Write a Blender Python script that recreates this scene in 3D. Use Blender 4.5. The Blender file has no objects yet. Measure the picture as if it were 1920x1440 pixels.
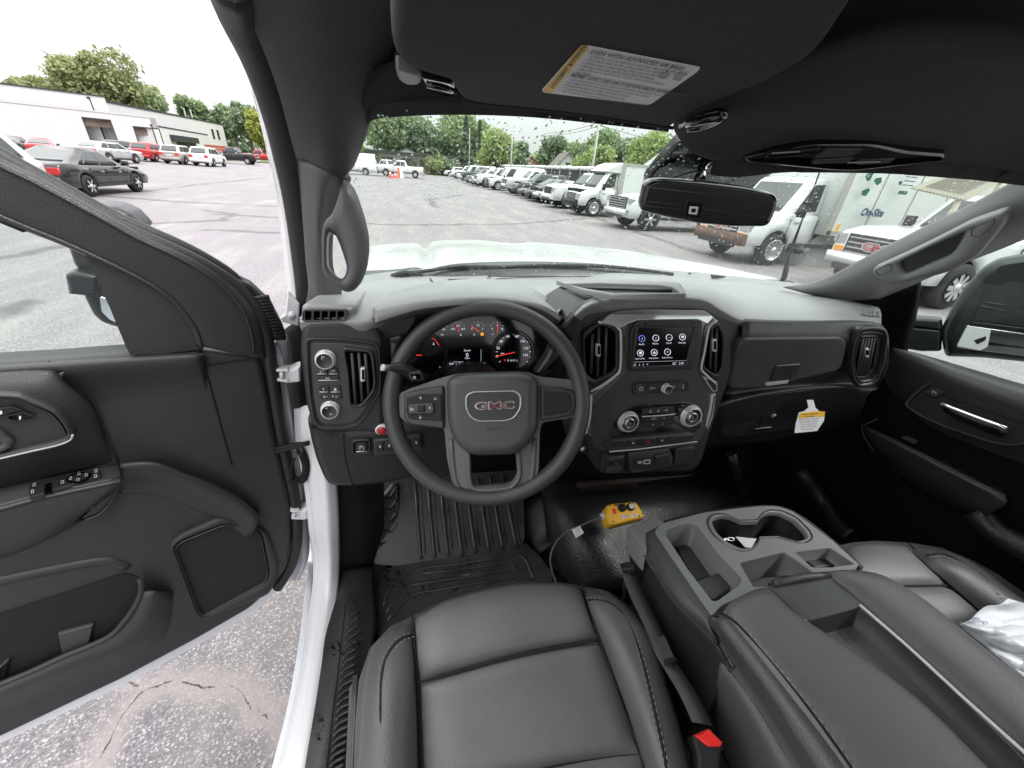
import bpy, bmesh, math, random
import numpy as np
from mathutils import Vector, Matrix
random.seed(7)
SC = bpy.context.scene
COL = SC.collection
# ------------------------------------------------------------------ camera (measured from the horizon and vanishing points)
F = 721.0; CX, CY = 960.0, 720.0; H = 1.74
yaw, pit, rol = map(math.radians, (16, 28.9, 4.5))
_hd = Vector((math.sin(yaw), math.cos(yaw), 0)); _up = Vector((0, 0, 1))
CD = math.cos(pit)*_hd - math.sin(pit)*_up
_U0 = math.sin(pit)*_hd + math.cos(pit)*_up
_R0 = Vector((math.cos(yaw), -math.sin(yaw), 0))
CR = math.cos(rol)*_R0 + math.sin(rol)*_U0
CU = -math.sin(rol)*_R0 + math.cos(rol)*_U0
CC = Vector((0, 0, H))
cam_d = bpy.data.cameras.new('camera'); cam = bpy.data.objects.new('camera', cam_d); COL.objects.link(cam)
cam_d.sensor_width = 36; cam_d.lens = 36*F/1920; cam_d.clip_start = 0.02; cam_d.clip_end = 2000
cam.matrix_world = Matrix(((CR.x, CU.x, -CD.x, CC.x), (CR.y, CU.y, -CD.y, CC.y), (CR.z, CU.z, -CD.z, CC.z), (0, 0, 0, 1)))
SC.camera = cam

def ray(x, y): return ((x-CX)*CR - (y-CY)*CU + F*CD)/F
def W(x, y, ax='y', v=0.7):
    """real place seen in direction (x, y) of the measured survey, at a known world coordinate"""
    r = ray(x, y)
    if ax == 'd': return CC + r*v
    i = 'xyz'.index(ax); return CC + r*((v-CC[i])/r[i])

class Plane:
    def __init__(s, p, n, u=(1, 0, 0)):
        s.p = Vector(p); s.n = Vector(n).normalized()
        if s.n.dot(CC-s.p) < 0: s.n = -s.n
        u = Vector(u); s.u = (u - s.n*u.dot(s.n)).normalized(); s.v = s.n.cross(s.u).normalized()
        if s.v.z < -0.2: s.v = -s.v; 
    def at(s, x, y, lift=0.0):
        r = ray(x, y); p = s.p + s.n*lift
        return CC + r*((p-CC).dot(s.n)/r.dot(s.n))
    def uv(s, P): d = P-s.p; return Vector((d.dot(s.u), d.dot(s.v)))
    def xyz(s, q, lift=0.0): return s.p + s.u*q[0] + s.v*q[1] + s.n*lift

def rnd(pts, r=8, n=4):
    """round the corners of a closed outline"""
    out = []; m = len(pts)
    for i in range(m):
        a = Vector(pts[i-1][:2]); b = Vector(pts[i][:2]); c = Vector(pts[(i+1) % m][:2])
        rr = pts[i][2] if len(pts[i]) > 2 else r
        d1 = (a-b); d2 = (c-b); l = min(rr, d1.length*.48, d2.length*.48)
        if l < .3: out.append(b); continue
        p = b + d1.normalized()*l; q = b + d2.normalized()*l
        for k in range(n+1):
            t = k/n; out.append(p*(1-t)**2 + b*2*t*(1-t) + q*t*t)
    return out
def circ(cx, cy, rx, ry=None, n=24, rot=0):
    ry = ry or rx; o = []
    for k in range(n):
        a = 2*math.pi*k/n; x = rx*math.cos(a); y = ry*math.sin(a)
        o.append(Vector((cx+x*math.cos(rot)-y*math.sin(rot), cy+x*math.sin(rot)+y*math.cos(rot))))
    return o
def crom(P, n):
    """Catmull-Rom through points P, n steps per span"""
    out = []; m = len(P)
    for i in range(m-1):
        p1, p2 = P[i], P[i+1]
        p0 = P[i-1] if i > 0 else p1*2-p2
        p3 = P[i+2] if i+2 < m else p2*2-p1
        for k in range(n):
            t = k/n
            out.append(0.5*((2*p1) + (p2-p0)*t + (2*p0-5*p1+4*p2-p3)*t*t + (3*p1-p0-3*p2+p3)*t**3))
    out.append(P[-1].copy()); return out

def resamp(P, n):
    P = P+[P[0]]; L = [0]
    for a, b in zip(P, P[1:]): L.append(L[-1]+(b-a).length)
    out = []; j = 0
    for k in range(n):
        t = L[-1]*k/n
        while L[j+1] < t: j += 1
        out.append(P[j].lerp(P[j+1], (t-L[j])/max(1e-9, L[j+1]-L[j])))
    return out
class MB:
    """collects geometry and links it as ONE mesh object"""
    def __init__(s): s.v = []; s.f = []; s.m = []; s.sm = []
    def add(s, vs, fs, mi=0, smooth=True):
        b = len(s.v); s.v += [tuple(v) for v in vs]
        for f in fs: s.f.append(tuple(b+i for i in f)); s.m.append(mi); s.sm.append(smooth)
    def grid(s, rows, mi=0, smooth=True, closed=False):
        n = len(rows[0]); vs = [p for r in rows for p in r]; fs = []
        for i in range(len(rows)-1):
            for j in range(n if closed else n-1):
                k = (j+1) % n; fs.append((i*n+j, i*n+k, (i+1)*n+k, (i+1)*n+j))
        s.add(vs, fs, mi, smooth)
    def loft(s, rows, mi=0, nu=4, nv=4, th=0.012):
        """smooth sheet through rows of points, given real thickness th away from the viewer"""
        R = [crom([Vector(p) for p in r], nu) for r in rows]
        cols = [crom([R[i][j] for i in range(len(R))], nv) for j in range(len(R[0]))]
        G = [[cols[j][i] for j in range(len(cols))] for i in range(len(cols[0]))]
        s.grid(G, mi)
        if th:
            a, b = len(G), len(G[0]); B = []
            for i in range(a):
                row = []
                for j in range(b):
                    du = G[i][min(j+1, b-1)]-G[i][max(j-1, 0)]; dv = G[min(i+1, a-1)][j]-G[max(i-1, 0)][j]
                    n = du.cross(dv)
                    n = n.normalized() if n.length > 1e-9 else Vector((0, -1, 0))
                    if n.dot(CC-G[i][j]) < 0: n = -n
                    row.append(G[i][j]-n*th)
                B.append(row)
            s.grid(B, mi)
            s.grid([G[0], B[0]], mi); s.grid([G[-1], B[-1]], mi)
            s.grid([[r[0] for r in G], [r[0] for r in B]], mi); s.grid([[r[-1] for r in G], [r[-1] for r in B]], mi)
        return G
    def prism(s, pl, q, lift, depth, bev=0.003, mi=0, face=True, back=False):
        """q: closed outline in plane coords; front face at lift, body goes depth behind"""
        q = [Vector(a) for a in q]; q = [a for i, a in enumerate(q) if (a-q[i-1]).length > 1.5e-4]; m = len(q); ar = sum(q[i-1].x*q[i].y-q[i].x*q[i-1].y for i in range(m))
        if ar < 0: q = q[::-1]
        nrm = []
        for i in range(m):
            e1 = (q[i]-q[i-1]); e2 = (q[(i+1) % m]-q[i])
            n1 = Vector((e1.y, -e1.x)); n2 = Vector((e2.y, -e2.x))
            n1 = n1.normalized() if n1.length > 1e-9 else n1; n2 = n2.normalized() if n2.length > 1e-9 else n2
            t = n1+n2; t = t.normalized() if t.length > 1e-6 else n1
            nrm.append(t/max(.5, t.dot(n1)))
        rings = [(0, -depth)]
        if bev > 0:
            for k in range(5):
                a = k/4*math.pi/2; rings.append((bev*(1-math.cos(a)), -bev*(1-math.sin(a))))
        else: rings.append((0, 0))
        R = []
        for ins, z in rings:
            Q = [q[i]-nrm[i]*ins for i in range(m)]
            for _ in range(60 if ins > 0 else 0):   # undo crossings where the rounding is tighter than the bevel
                bad = False
                for i in range(m):
                    j = (i+1) % m
                    if (Q[j]-Q[i]).dot(q[j]-q[i]) < -1e-12: c = (Q[i]+Q[j])/2; d_ = (q[j]-q[i])*1e-3; Q[i] = c-d_; Q[j] = c+d_; bad = True
                if not bad: break
            R.append([pl.xyz(a, lift+z) for a in Q])
        s.grid(R, mi, bev > 0, closed=True)
        if face: s.add(R[-1], [tuple(range(m))], mi, False)
        if back: s.add(R[0], [tuple(range(m))], mi, False)
    def slab(s, pl, px, lift=0.0, depth=0.02, bev=0.003, mi=0, r=0, face=True):
        if r: px = rnd(px, r)
        s.prism(pl, [pl.uv(pl.at(p[0], p[1], lift)) for p in px], lift, depth, bev, mi, face)
    def plate(s, pl, outer, holes, lift=0.0, depth=0.02, hole_d=None, mi=0, bev=0.0, floor_mi=None):
        """flat plate with real openings, each with walls (and a floor hole_d behind the face)"""
        bm = bmesh.new(); loops = []
        for lp in [outer]+[h[0] for h in holes]:
            vs = [bm.verts.new(pl.at(p[0], p[1], lift)) for p in lp]; loops.append(vs)
            for i in range(len(vs)): bm.edges.new((vs[i-1], vs[i]))
        bmesh.ops.triangle_fill(bm, use_beauty=True, edges=bm.edges[:], normal=pl.n)
        bm.verts.index_update()
        s.add([v.co for v in bm.verts], [[v.index for v in f.verts] for f in bm.faces], mi, False)
        bm.free()
        top = [pl.at(p[0], p[1], lift) for p in outer]
        s.grid([top, [p-pl.n*depth for p in top]], mi, True, closed=True)
        for h in holes:
            lp, hd = h[0], h[1]; fm = h[2] if len(h) > 2 else mi
            t = [pl.at(p[0], p[1], lift) for p in lp]; c = sum(t, Vector())/len(t)
            if hd is None: continue
            b = [c+(p-c)*.93-pl.n*hd for p in t]; mid = [c+(p-c)*.985-pl.n*.004 for p in t]
            s.grid([t, mid, b], fm, True, closed=True); s.add(b, [tuple(range(len(b)))], fm, False)
    def ring(s, pl, outer, inner, lift, depth, bev=0.002, mi=0):
        """raised rim between two outlines with equal point counts"""
        o = [pl.at(p[0], p[1], lift) for p in outer]; i_ = [pl.at(p[0], p[1], lift) for p in inner]
        if len(o) != len(i_): o, i_ = resamp(o, 64), resamp(i_, 64)
        n = len(o)
        def mixp(t): return [o[k].lerp(i_[k], t) for k in range(n)]
        b = min(.35, bev/max(1e-4, (o[0]-i_[0]).length))
        R = [[p-pl.n*depth for p in o], [p-pl.n*bev for p in o], mixp(b), mixp(1-b), [p-pl.n*bev for p in i_], [p-pl.n*depth for p in i_]]
        s.grid(R, mi, True, closed=True)
    def tube(s, pts, r, mi=0, n=8, sp=0, cap=True, flat=1.0, upv=None):
        P = [Vector(p) for p in pts]
        if sp: P = crom(P, sp)
        m = len(P); R = []; prev = None
        for i in range(m):
            t = (P[min(i+1, m-1)]-P[max(i-1, 0)]).normalized()
            a = Vector(upv) if upv is not None else (prev if prev is not None else (Vector((0, 0, 1)) if abs(t.z) < .9 else Vector((1, 0, 0))))
            a = (a-t*a.dot(t)).normalized(); prev = a; b = t.cross(a)
            rr = r[i*len(r)//m] if isinstance(r, (list, tuple)) else r
            R.append([P[i]+a*rr*flat*math.cos(2*math.pi*k/n)+b*rr*math.sin(2*math.pi*k/n) for k in range(n)])
        s.grid(R, mi, True, closed=True)
        if cap: s.add(R[0], [tuple(range(n))], mi, False); s.add(R[-1], [tuple(range(n))], mi, False)
    def ptube(s, pl, px, r, lift=0.0, mi=0, sp=0, n=6, closed=False, flat=1.0):
        P = [pl.at(p[0], p[1], lift) for p in px]
        if closed: P.append(P[0])
        s.tube(P, r, mi, n, sp, not closed, flat, upv=pl.n)
    def box(s, c, d, mi=0, rot=None, bev=0):
        c = Vector(c); M = rot or Matrix.Identity(3); hx, hy, hz = d[0]/2, d[1]/2, d[2]/2
        if bev:
            pl = Plane.__new__(Plane); pl.p = c+M@Vector((0, -hy, 0)); pl.n = M@Vector((0, -1, 0)); pl.u = M@Vector((1, 0, 0)); pl.v = M@Vector((0, 0, 1))
            q = rnd([(-hx, -hz), (hx, -hz), (hx, hz), (-hx, hz)], bev, 3); s.prism(pl, q, 0, d[1]-bev*.2, min(bev, hy)*.8, mi, back=True); return
        vs = [c+M@Vector((sx*hx, sy*hy, sz*hz)) for sx in (-1, 1) for sy in (-1, 1) for sz in (-1, 1)]
        s.add(vs, [(0, 1, 3, 2), (4, 6, 7, 5), (0, 4, 5, 1), (2, 3, 7, 6), (0, 2, 6, 4), (1, 5, 7, 3)], mi, False)
    def lathe(s, c, axis, prof, mi=0, n=24, up=None, cap=True):
        """prof: (radius, height along axis)"""
        c = Vector(c); ax = Vector(axis).normalized(); a = Vector((0, 0, 1)) if abs(ax.z) < .9 else Vector((1, 0, 0))
        a = (a-ax*a.dot(ax)).normalized(); b = ax.cross(a)
        R = [[c+ax*h+(a*math.cos(2*math.pi*k/n)+b*math.sin(2*math.pi*k/n))*r for k in range(n)] for r, h in prof]
        s.grid(R, mi, True, closed=True)
        if cap and prof[-1][0] > 1e-4: s.add(R[-1], [tuple(range(n))], mi, False)
    def text(s, pl, txt, x, y, h, dx=(1, 0), up=(0, -1), lift=0.001, mi=0, th=0.0004, align='CENTER', shear=0, sx=1.0, off=0.0):
        """letters h pixels tall lying on a surface plane"""
        cu = bpy.data.curves.new('t', 'FONT'); cu.body = txt; cu.align_x = align; cu.align_y = 'CENTER'; cu.size = 1; cu.shear = shear; cu.resolution_u = 2; cu.offset = off
        ob = bpy.data.objects.new('t', cu); COL.objects.link(ob); bpy.context.view_layer.update()
        me = bpy.data.meshes.new_from_object(ob.evaluated_get(bpy.context.evaluated_depsgraph_get()))
        bpy.data.objects.remove(ob); k = h/.7; a_ = math.hypot(*dx); dx = (dx[0]/a_, dx[1]/a_); a_ = math.hypot(*up); up = (up[0]/a_, up[1]/a_)
        O = pl.at(x, y, lift); U = (pl.at(x+dx[0]*10, y+dx[1]*10, lift)-O)/10; V = (pl.at(x+up[0]*10, y+up[1]*10, lift)-O)/10
        vs = [O+U*(v.co.x*k*sx)+V*(v.co.y*k) for v in me.vertices]
        s.add(vs, [tuple(p.vertices) for p in me.polygons], mi, False); bpy.data.meshes.remove(me)
    def build(s, name, mats, parent=None, loc=None, rot=None):
        me = bpy.data.meshes.new(name); me.from_pydata(s.v, [], s.f)
        for m in (mats if isinstance(mats, (list, tuple)) else [mats]): me.materials.append(MAT[m] if isinstance(m, str) else m)
        me.polygons.foreach_set('material_index', s.m); me.polygons.foreach_set('use_smooth', s.sm)
        bm = bmesh.new(); bm.from_mesh(me); bmesh.ops.remove_doubles(bm, verts=bm.verts, dist=1e-6); bmesh.ops.recalc_face_normals(bm, faces=bm.faces); bmesh.ops.triangulate(bm, faces=[f for f in bm.faces if len(f.verts) > 4]); bm.to_mesh(me); bm.free()
        me.update(); o = bpy.data.objects.new(name, me); COL.objects.link(o)
        if parent is not None:
            o.parent = parent
            if parent.type == 'EMPTY' and parent.get('_off'): o.location = -parent.location
        if loc is not None: o.location = loc
        if rot is not None: o.rotation_euler = rot
        return o
def tag(o, label=None, cat=None, group=None, kind=None):
    if label: o['label'] = label
    if cat: o['category'] = cat
    if group: o['group'] = group
    if kind: o['kind'] = kind
    return o
def empty(name, loc=(0, 0, 0), rz=0, off=False):
    o = bpy.data.objects.new(name, None); COL.objects.link(o); o.location = loc; o.rotation_euler = (0, 0, rz); o.empty_display_size = .1
    if off: o['_off'] = 1
    return o
def world_thing(name, loc): return empty(name, loc, 0, True)   # its meshes are drawn in world coordinates
# ------------------------------------------------------------------ materials
MAT = {}
def nd(nt, t, **k):
    n = nt.nodes.new(t)
    for a, b in k.items():
        if a.startswith('i_'):
            key = a[2:]; key = int(key) if key.isdigit() else key.replace('_', ' ')
            n.inputs[key].default_value = b
        else: setattr(n, a, b)
    return n
def mat(name, col, rough=.5, metal=0, grain=0, gscale=900, var=0, vscale=8, spec=.5, emit=None, es=1, coat=0, trans=0):
    m = bpy.data.materials.new(name); m.use_nodes = True; nt = m.node_tree; b = nt.nodes['Principled BSDF']; MAT[name] = m
    c = (*col, 1) if len(col) == 3 else col
    b.inputs['Base Color'].default_value = c; b.inputs['Roughness'].default_value = rough; b.inputs['Metallic'].default_value = metal
    b.inputs['Specular IOR Level'].default_value = spec
    if coat: b.inputs['Coat Weight'].default_value = coat; b.inputs['Coat Roughness'].default_value = .05
    if emit: b.inputs['Emission Color'].default_value = (*emit, 1); b.inputs['Emission Strength'].default_value = es
    tc = nd(nt, 'ShaderNodeTexCoord')
    if grain:
        n = nd(nt, 'ShaderNodeTexVoronoi', i_Scale=gscale); n2 = nd(nt, 'ShaderNodeTexNoise', i_Scale=gscale*.6, i_Detail=3)
        nt.links.new(tc.outputs['Object'], n.inputs['Vector']); nt.links.new(tc.outputs['Object'], n2.inputs['Vector'])
        ad = nd(nt, 'ShaderNodeMath', operation='ADD'); nt.links.new(n.outputs['Distance'], ad.inputs[0]); nt.links.new(n2.outputs[0], ad.inputs[1])
        bp = nd(nt, 'ShaderNodeBump', i_Strength=grain, i_Distance=.0006); nt.links.new(ad.outputs[0], bp.inputs['Height']); nt.links.new(bp.outputs[0], b.inputs['Normal'])
    if var:
        n3 = nd(nt, 'ShaderNodeTexNoise', i_Scale=vscale, i_Detail=5, i_Roughness=.65); nt.links.new(tc.outputs['Object'], n3.inputs['Vector'])
        mr = nd(nt, 'ShaderNodeMapRange', i_1=.3, i_2=.7, i_3=1-var, i_4=1+var); nt.links.new(n3.outputs[0], mr.inputs[0])
        mx = nd(nt, 'ShaderNodeVectorMath', operation='SCALE'); mx.inputs[0].default_value = c[:3]; nt.links.new(mr.outputs[0], mx.inputs['Scale']); nt.links.new(mx.outputs[0], b.inputs['Base Color'])
        mr2 = nd(nt, 'ShaderNodeMapRange', i_1=.3, i_2=.7, i_3=max(.02, rough-.08), i_4=min(1, rough+.1)); nt.links.new(n3.outputs[0], mr2.inputs[0]); nt.links.new(mr2.outputs[0], b.inputs['Roughness'])
    return m
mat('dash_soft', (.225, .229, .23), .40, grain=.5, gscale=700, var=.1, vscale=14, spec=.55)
mat('plastic', (.025, .025, .0265), .36, grain=.45, gscale=750, var=.08, vscale=10)
mat('plastic_mid', (.048, .049, .050), .36, grain=.35, gscale=800, var=.06)
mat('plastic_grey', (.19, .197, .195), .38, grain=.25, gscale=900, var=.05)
mat('door_trim', (.031, .029, .030), .42, grain=.5, gscale=620, var=.1, vscale=7)
mat('pillar_fabric', (.048, .047, .049), .85, grain=.9, gscale=420, var=.08)
mat('headliner', (.010, .010, .0098), .95, grain=.8, gscale=500, var=.1)
mat('visor_fabric', (.028, .0265, .0255), .9, grain=.8, gscale=450, var=.08)
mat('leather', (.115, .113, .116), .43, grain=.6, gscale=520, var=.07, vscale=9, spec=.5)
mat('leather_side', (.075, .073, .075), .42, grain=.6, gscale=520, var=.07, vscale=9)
mat('seam', (.008, .008, .008), .9)
mat('stitch', (.22, .22, .22), .7)
mat('rubber', (.016, .016, .016), .5, grain=.5, gscale=300, var=.2, vscale=12)
mat('mat_rubber', (.034, .033, .033), .36, grain=.4, gscale=260, var=.3, vscale=15)
mat('gloss_black', (.008, .008, .009), .12, spec=.5, coat=.5)
mat('black', (.006, .006, .006), .7)
mat('void', (.002, .002, .002), 1, spec=0)
mat('chrome', (.85, .85, .87), .14, metal=.8)
mat('satin_silver', (.62, .63, .63), .25, metal=.2, coat=.4)
mat('gunmetal', (.22, .225, .22), .22, metal=.75, coat=.3)
mat('hood_paint', (.37, .385, .385), .3, coat=.3, var=.06, vscale=3)
mat('white_paint', (.78, .79, .80), .22, coat=.6, var=.02, vscale=5)
mat('white_jamb', (.80, .82, .87), .35, coat=.2, var=.05)
mat('mark', (.75, .75, .75), .6)
mat('mark_dim', (.35, .35, .35), .6)
mat('mark_red', (.6, .04, .03), .5)
mat('screen', (.003, .003, .005), .14)
mat('lit', (.4, .4, .45), .5, emit=(.85, .87, 1), es=.26)
mat('lit_red', (.5, .02, .01), .5, emit=(1, .06, .03), es=.32)
mat('lit_orange', (.5, .2, .01), .5, emit=(1, .35, .03), es=.45)
mat('lit_blue', (.05, .05, .3), .5, emit=(.2, .22, .8), es=.4)
mat('red_btn', (.45, .03, .03), .4)
mat('badge_chrome', (.40, .41, .41), .3, metal=.5)
mat('red_badge', (.10, .014, .012), .3)
mat('buckle_red', (.75, .03, .025), .35)
mat('yellow', (.85, .47, .03), .45, var=.06, vscale=40)
mat('yellow_label', (.75, .45, .05), .5)
mat('paper', (.72, .72, .74), .6)
mat('ink', (.03, .03, .03), .6)
mat('grille_cloth', (.014, .013, .014), .7, grain=1.0, gscale=1200)
mat('webbing', (.06, .058, .06), .75, grain=.8, gscale=700)
mat('mirror_glass', (.75, .78, .78), .03, metal=1)
mat('shell_black', (.016, .019, .021), .3, grain=.2, gscale=500, var=.2)
mat('carpet', (.007, .007, .007), 1, grain=1, gscale=350, spec=.1)
def glass_mat(name, tint, gl=.06, rough=.0):
    m = bpy.data.materials.new(name); m.use_nodes = True; nt = m.node_tree; nt.nodes.clear(); MAT[name] = m
    o = nd(nt, 'ShaderNodeOutputMaterial'); t = nd(nt, 'ShaderNodeBsdfTransparent'); t.inputs[0].default_value = (*tint, 1)
    g = nd(nt, 'ShaderNodeBsdfGlossy', i_Roughness=rough); mx = nd(nt, 'ShaderNodeMixShader')
    fr = nd(nt, 'ShaderNodeFresnel', i_IOR=1.45); ml = nd(nt, 'ShaderNodeMath', operation='MULTIPLY'); ml.inputs[1].default_value = gl/.04
    ml.use_clamp = True
    nt.links.new(fr.outputs[0], ml.inputs[0]); nt.links.new(ml.outputs[0], mx.inputs[0])
    nt.links.new(t.outputs[0], mx.inputs[1]); nt.links.new(g.outputs[0], mx.inputs[2]); nt.links.new(mx.outputs[0], o.inputs[0]); return m
glass_mat('windshield', (.83, .905, .85), .02)
glass_mat('side_glass', (.78, .87, .83), .03)
# clear polythene
glass_mat('polythene', (.80, .86, .90), .16, .12)
mat('wheel_leather', (.043, .042, .043), .42, grain=.7, gscale=480, var=.05)
mat('wheel_spoke', (.085, .087, .088), .38, grain=.3, gscale=700)
mat('mirror_back', (.02, .02, .018), .25)
mat('drop', (.93, .96, .96), .1, coat=1); MAT['drop'].node_tree.nodes['Principled BSDF'].inputs['Alpha'].default_value = .8
mat('tunnel', (.013, .013, .0135), .4, grain=1.0, gscale=150, var=.1)
mat('brown_trim', (.014, .006, .003), .8, var=.3, vscale=20)
mat('mud', (.012, .011, .010), .25)
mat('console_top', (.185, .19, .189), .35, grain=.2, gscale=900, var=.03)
mat('plastic_pillar', (.085, .084, .087), .36, grain=.3, gscale=700, var=.06)
mat('trim_sky_sheen', (.62,.64,.63), .22, metal=.4, coat=.5)  # pale base colour carries the sky's sheen on the trim
mat('cable_grey', (.12, .12, .12), .4)
_b = mat('bag', (.80, .85, .90), .1, spec=1.0, coat=1); _b.node_tree.nodes['Principled BSDF'].inputs['Alpha'].default_value = .88
# ================================================================== THE WHITE PICKUP WE SIT IN
TR = world_thing('pickup_truck', (0.57, 0.3, 0)); tag(TR, 'white work pickup seen from its driver seat, black cabin, driver door wide open', 'pickup truck')
def B(mb, name, mats, parent=TR, label=None):
    o = mb.build(name, mats, parent)
    if label: o['label'] = label
    return o
def L3(a, b, t): return a.lerp(b, t)
# ---------------- dashboard: top pad
far = [(600,573),(650,543),(700,527),(800,516),(900,510.5),(1000,508.5),(1100,508.5),(1150,510),(1220,515),(1300,522),(1350,526),(1400,531),(1470,539),(1560,552),(1640,572)]
near = [(562,600),(640,596),(702,600),(800,586),(900,582),(1040,600),(1062,604),(1108,566),(1209,555),(1312,558),(1352,578),(1398,598),(1490,602),(1585,602),(1652,610)]
YF = .72
r0 = [W(x, y, 'z', 1.43) for x, y in far]; r3 = [W(x, y, 'y', {3: .88, 4: .90, 5: .80}.get(i, YF+.004)) for i, (x, y) in enumerate(near)]
rows = []
for t, bu in ((0, 0), (.33, .012), (.66, .014), (.9, .006), (1, 0)): rows.append([L3(a, b, t)+Vector((0, 0, bu)) for a, b in zip(r0, r3)])
rows.append([p+Vector((0, -.006, -.012)) for p in r3])
rows.append([p+Vector((0, .02, -.05)) for p in r3])
rows = [[p+Vector((0, .05, -.03)) for p in r0]]+rows
DB = MB(); G = DB.loft(rows, 0, 4, 4, .02)
def crease(pts, Y, r=.0012):   # shut lines / creases on the pad
    pass
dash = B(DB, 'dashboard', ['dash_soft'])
TP = Plane(W(1209, 540, 'y', .85), (rows[3][8]-rows[2][8]).cross(Vector((1, 0, 0))))   # local top plane
def top_plane(x, y):   # plane tangent to the pad under a surveyed point
    best = None; r = ray(x, y)
    for i in range(len(G)-1):
        for j in range(len(G[0])-1):
            c = (G[i][j]+G[i+1][j+1])/2-CC; d = (c.normalized()-r.normalized()).length
            if best is None or d < best[0]: best = (d, i, j)
    _, i, j = best; i = max(1, min(i, len(G)-3)); j = max(1, min(j, len(G[0])-3))
    u = G[i][j+1]-G[i][j-1]; v = G[i+1][j]-G[i-1][j]; return Plane(G[i][j], u.cross(v), u)
# speaker grille, centre tray and its dark slot, shut lines on the pad
p = top_plane(860, 525); m = MB()
m.slab(p, [(806,520),(917,516),(913,526),(895,530),(820,531),(811,528)], .004, .012, .003, 0, 5); m.ptube(p, [(806,521),(812,529),(825,531),(890,531),(908,528),(914,521)], .0012, .005, 1, 2)
m.slab(p, [(840,523),(880,522),(876,526),(842,527)], .006, .004, .001, 1)
B(m, 'defroster_grille', ['dash_soft', 'seam'], dash)
p = top_plane(1160, 530); m = MB()
m.ring(p, rnd([(1040,526),(1120,524),(1240,527),(1275,530),(1289,551),(1150,552),(1090,542)], 6, 4), rnd([(1054,531),(1120,529),(1240,533),(1262,537),(1277,549),(1150,549),(1100,541)], 6, 4), .007, .01, .003, 0)
m.slab(p, [(1054,531),(1120,529),(1240,533),(1262,537),(1277,549),(1150,549),(1100,541)], .004, .006, 0, 1)
m.ptube(p, [(1100,540),(1180,542),(1260,545)], .0035, .007, 2, 2); B(m, 'dash_slot', ['dash_soft', 'black', 'plastic_mid'], dash)
p = top_plane(1050, 520); m = MB()
m.ptube(p, [(918,518),(922,524),(960,521),(1100,518),(1200,521),(1270,526),(1302,531)], .0011, .004, 0, 3); m.ptube(p, [(918,518),(925,515),(1050,513.5)], .0011, .004, 0, 3)
B(m, 'tray_seam', ['seam'], dash)
# ---------------- driver's left pod
FP = Plane((0, .72, 1.42), (0, -1, .15))     # the face of the dash
m = MB()
pod = [(567,604),(640,600),(668,601),(704,614),(718,636),(724,690),(724,800),(712,818),(690,812),(600,812),(584,800),(572,760),(562,680),(560,640)]
m.slab(FP, rnd([(x, y-(4 if y < 615 else 0)) for x, y in pod], 14), .013, .24, .014, 0)
# outboard side block under the end of the top pad
m.slab(FP, rnd([(564,574),(575,570),(668,572),(668,606),(562,612)], 8), -.003, .2, .012, 1)
B(m, 'pod_housing', ['plastic', 'dash_soft'], dash)
def louver(parent, name, pl, outer, inner, lift, rim, slats, tab=None, r=7, dirs=None, rim_mi=0):
    """air vent: rim, dark throat, slats, tab"""
    m = MB(); o = rnd(outer, r, 4); i_ = rnd(inner, r, 4)
    m.ring(pl, o, i_, lift+rim, rim+.004, .003, rim_mi); m.slab(pl, i_, lift+.001, .004, 0, 1)
    for a, b in slats: m.ptube(pl, [a, b], .0032, lift+rim*.35, 2, 0, 6)
    if tab:
        c = tab; m.slab(pl, rnd([(c[0]-c[2]/2, c[1]-c[3]/2), (c[0]+c[2]/2, c[1]-c[3]/2), (c[0]+c[2]/2, c[1]+c[3]/2), (c[0]-c[2]/2, c[1]+c[3]/2)], 2), lift+rim+.004, .012, .002, 3)
        m.slab(pl, [(c[0]-1.5, c[1]-c[3]/2+4), (c[0]+2.5, c[1]-c[3]/2+4), (c[0]+2.5, c[1]+c[3]/2-4), (c[0]-1.5, c[1]+c[3]/2-4)], lift+rim+.006, .004, .001, 1)
    return B(m, name, ['plastic', 'void', 'plastic_mid', 'satin_silver', 'satin_silver'], parent)
# side window defroster on the pad
m = MB(); m.plate(FP, rnd([(569,581),(650,581),(649,602),(567,603)], 5), [(rnd([(a,583.5),(a+12,583.5),(a+12,600),(a,600)], 2), .012, 1) for a in (572,588,603,618,633)], .014, .016, mi=0)
m.ptube(FP, rnd([(569,581),(650,581),(649,601),(567,602)], 5), .0012, .014, 2, 0, 6, True); B(m, 'side_vent', ['plastic', 'void', 'plastic_mid'], dash)
PL1 = 0.012
bez_o = rnd([(573,636),(584,633.5),(640,634),(706,642),(713,655),(716,700),(715,735),(690,778),(672,800),(640,806),(600,804),(588,792),(580,752),(574,680)], 12, 5)
def scalep(pts, s, c=None, sy=None):
    c = c or sum(pts, Vector((0, 0)))/len(pts); sy = sy or s; return [Vector((c.x+(p.x-c.x)*s, c.y+(p.y-c.y)*sy)) for p in pts]
m = MB(); m.ring(FP, bez_o, scalep(bez_o, .93, None, .95), PL1+.006, .01, .004, 0)
m.ring(FP, scalep(bez_o, .925, None, .945), scalep(bez_o, .89, None, .915), PL1+.003, .01, .003, 0)
m.slab(FP, scalep(bez_o, .86, None, .895), PL1+.0035, .005, .002, 1); B(m, 'pod_bezel', ['plastic', 'plastic_mid'], dash)
louver(dash, 'air_vent', FP, [(641,650),(697,657),(702,670),(706,715),(704,735),(681,764),(655,764),(650,700)], [(646,659),(691,661),(695,672),(700,714),(698,732),(677,759),(658,760),(654,700)], PL1+.004, .006,
       [((660,662),(667,757)), ((673,661),(680,757)), ((685,663),(692,742))], (680,703,9,26))
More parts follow.
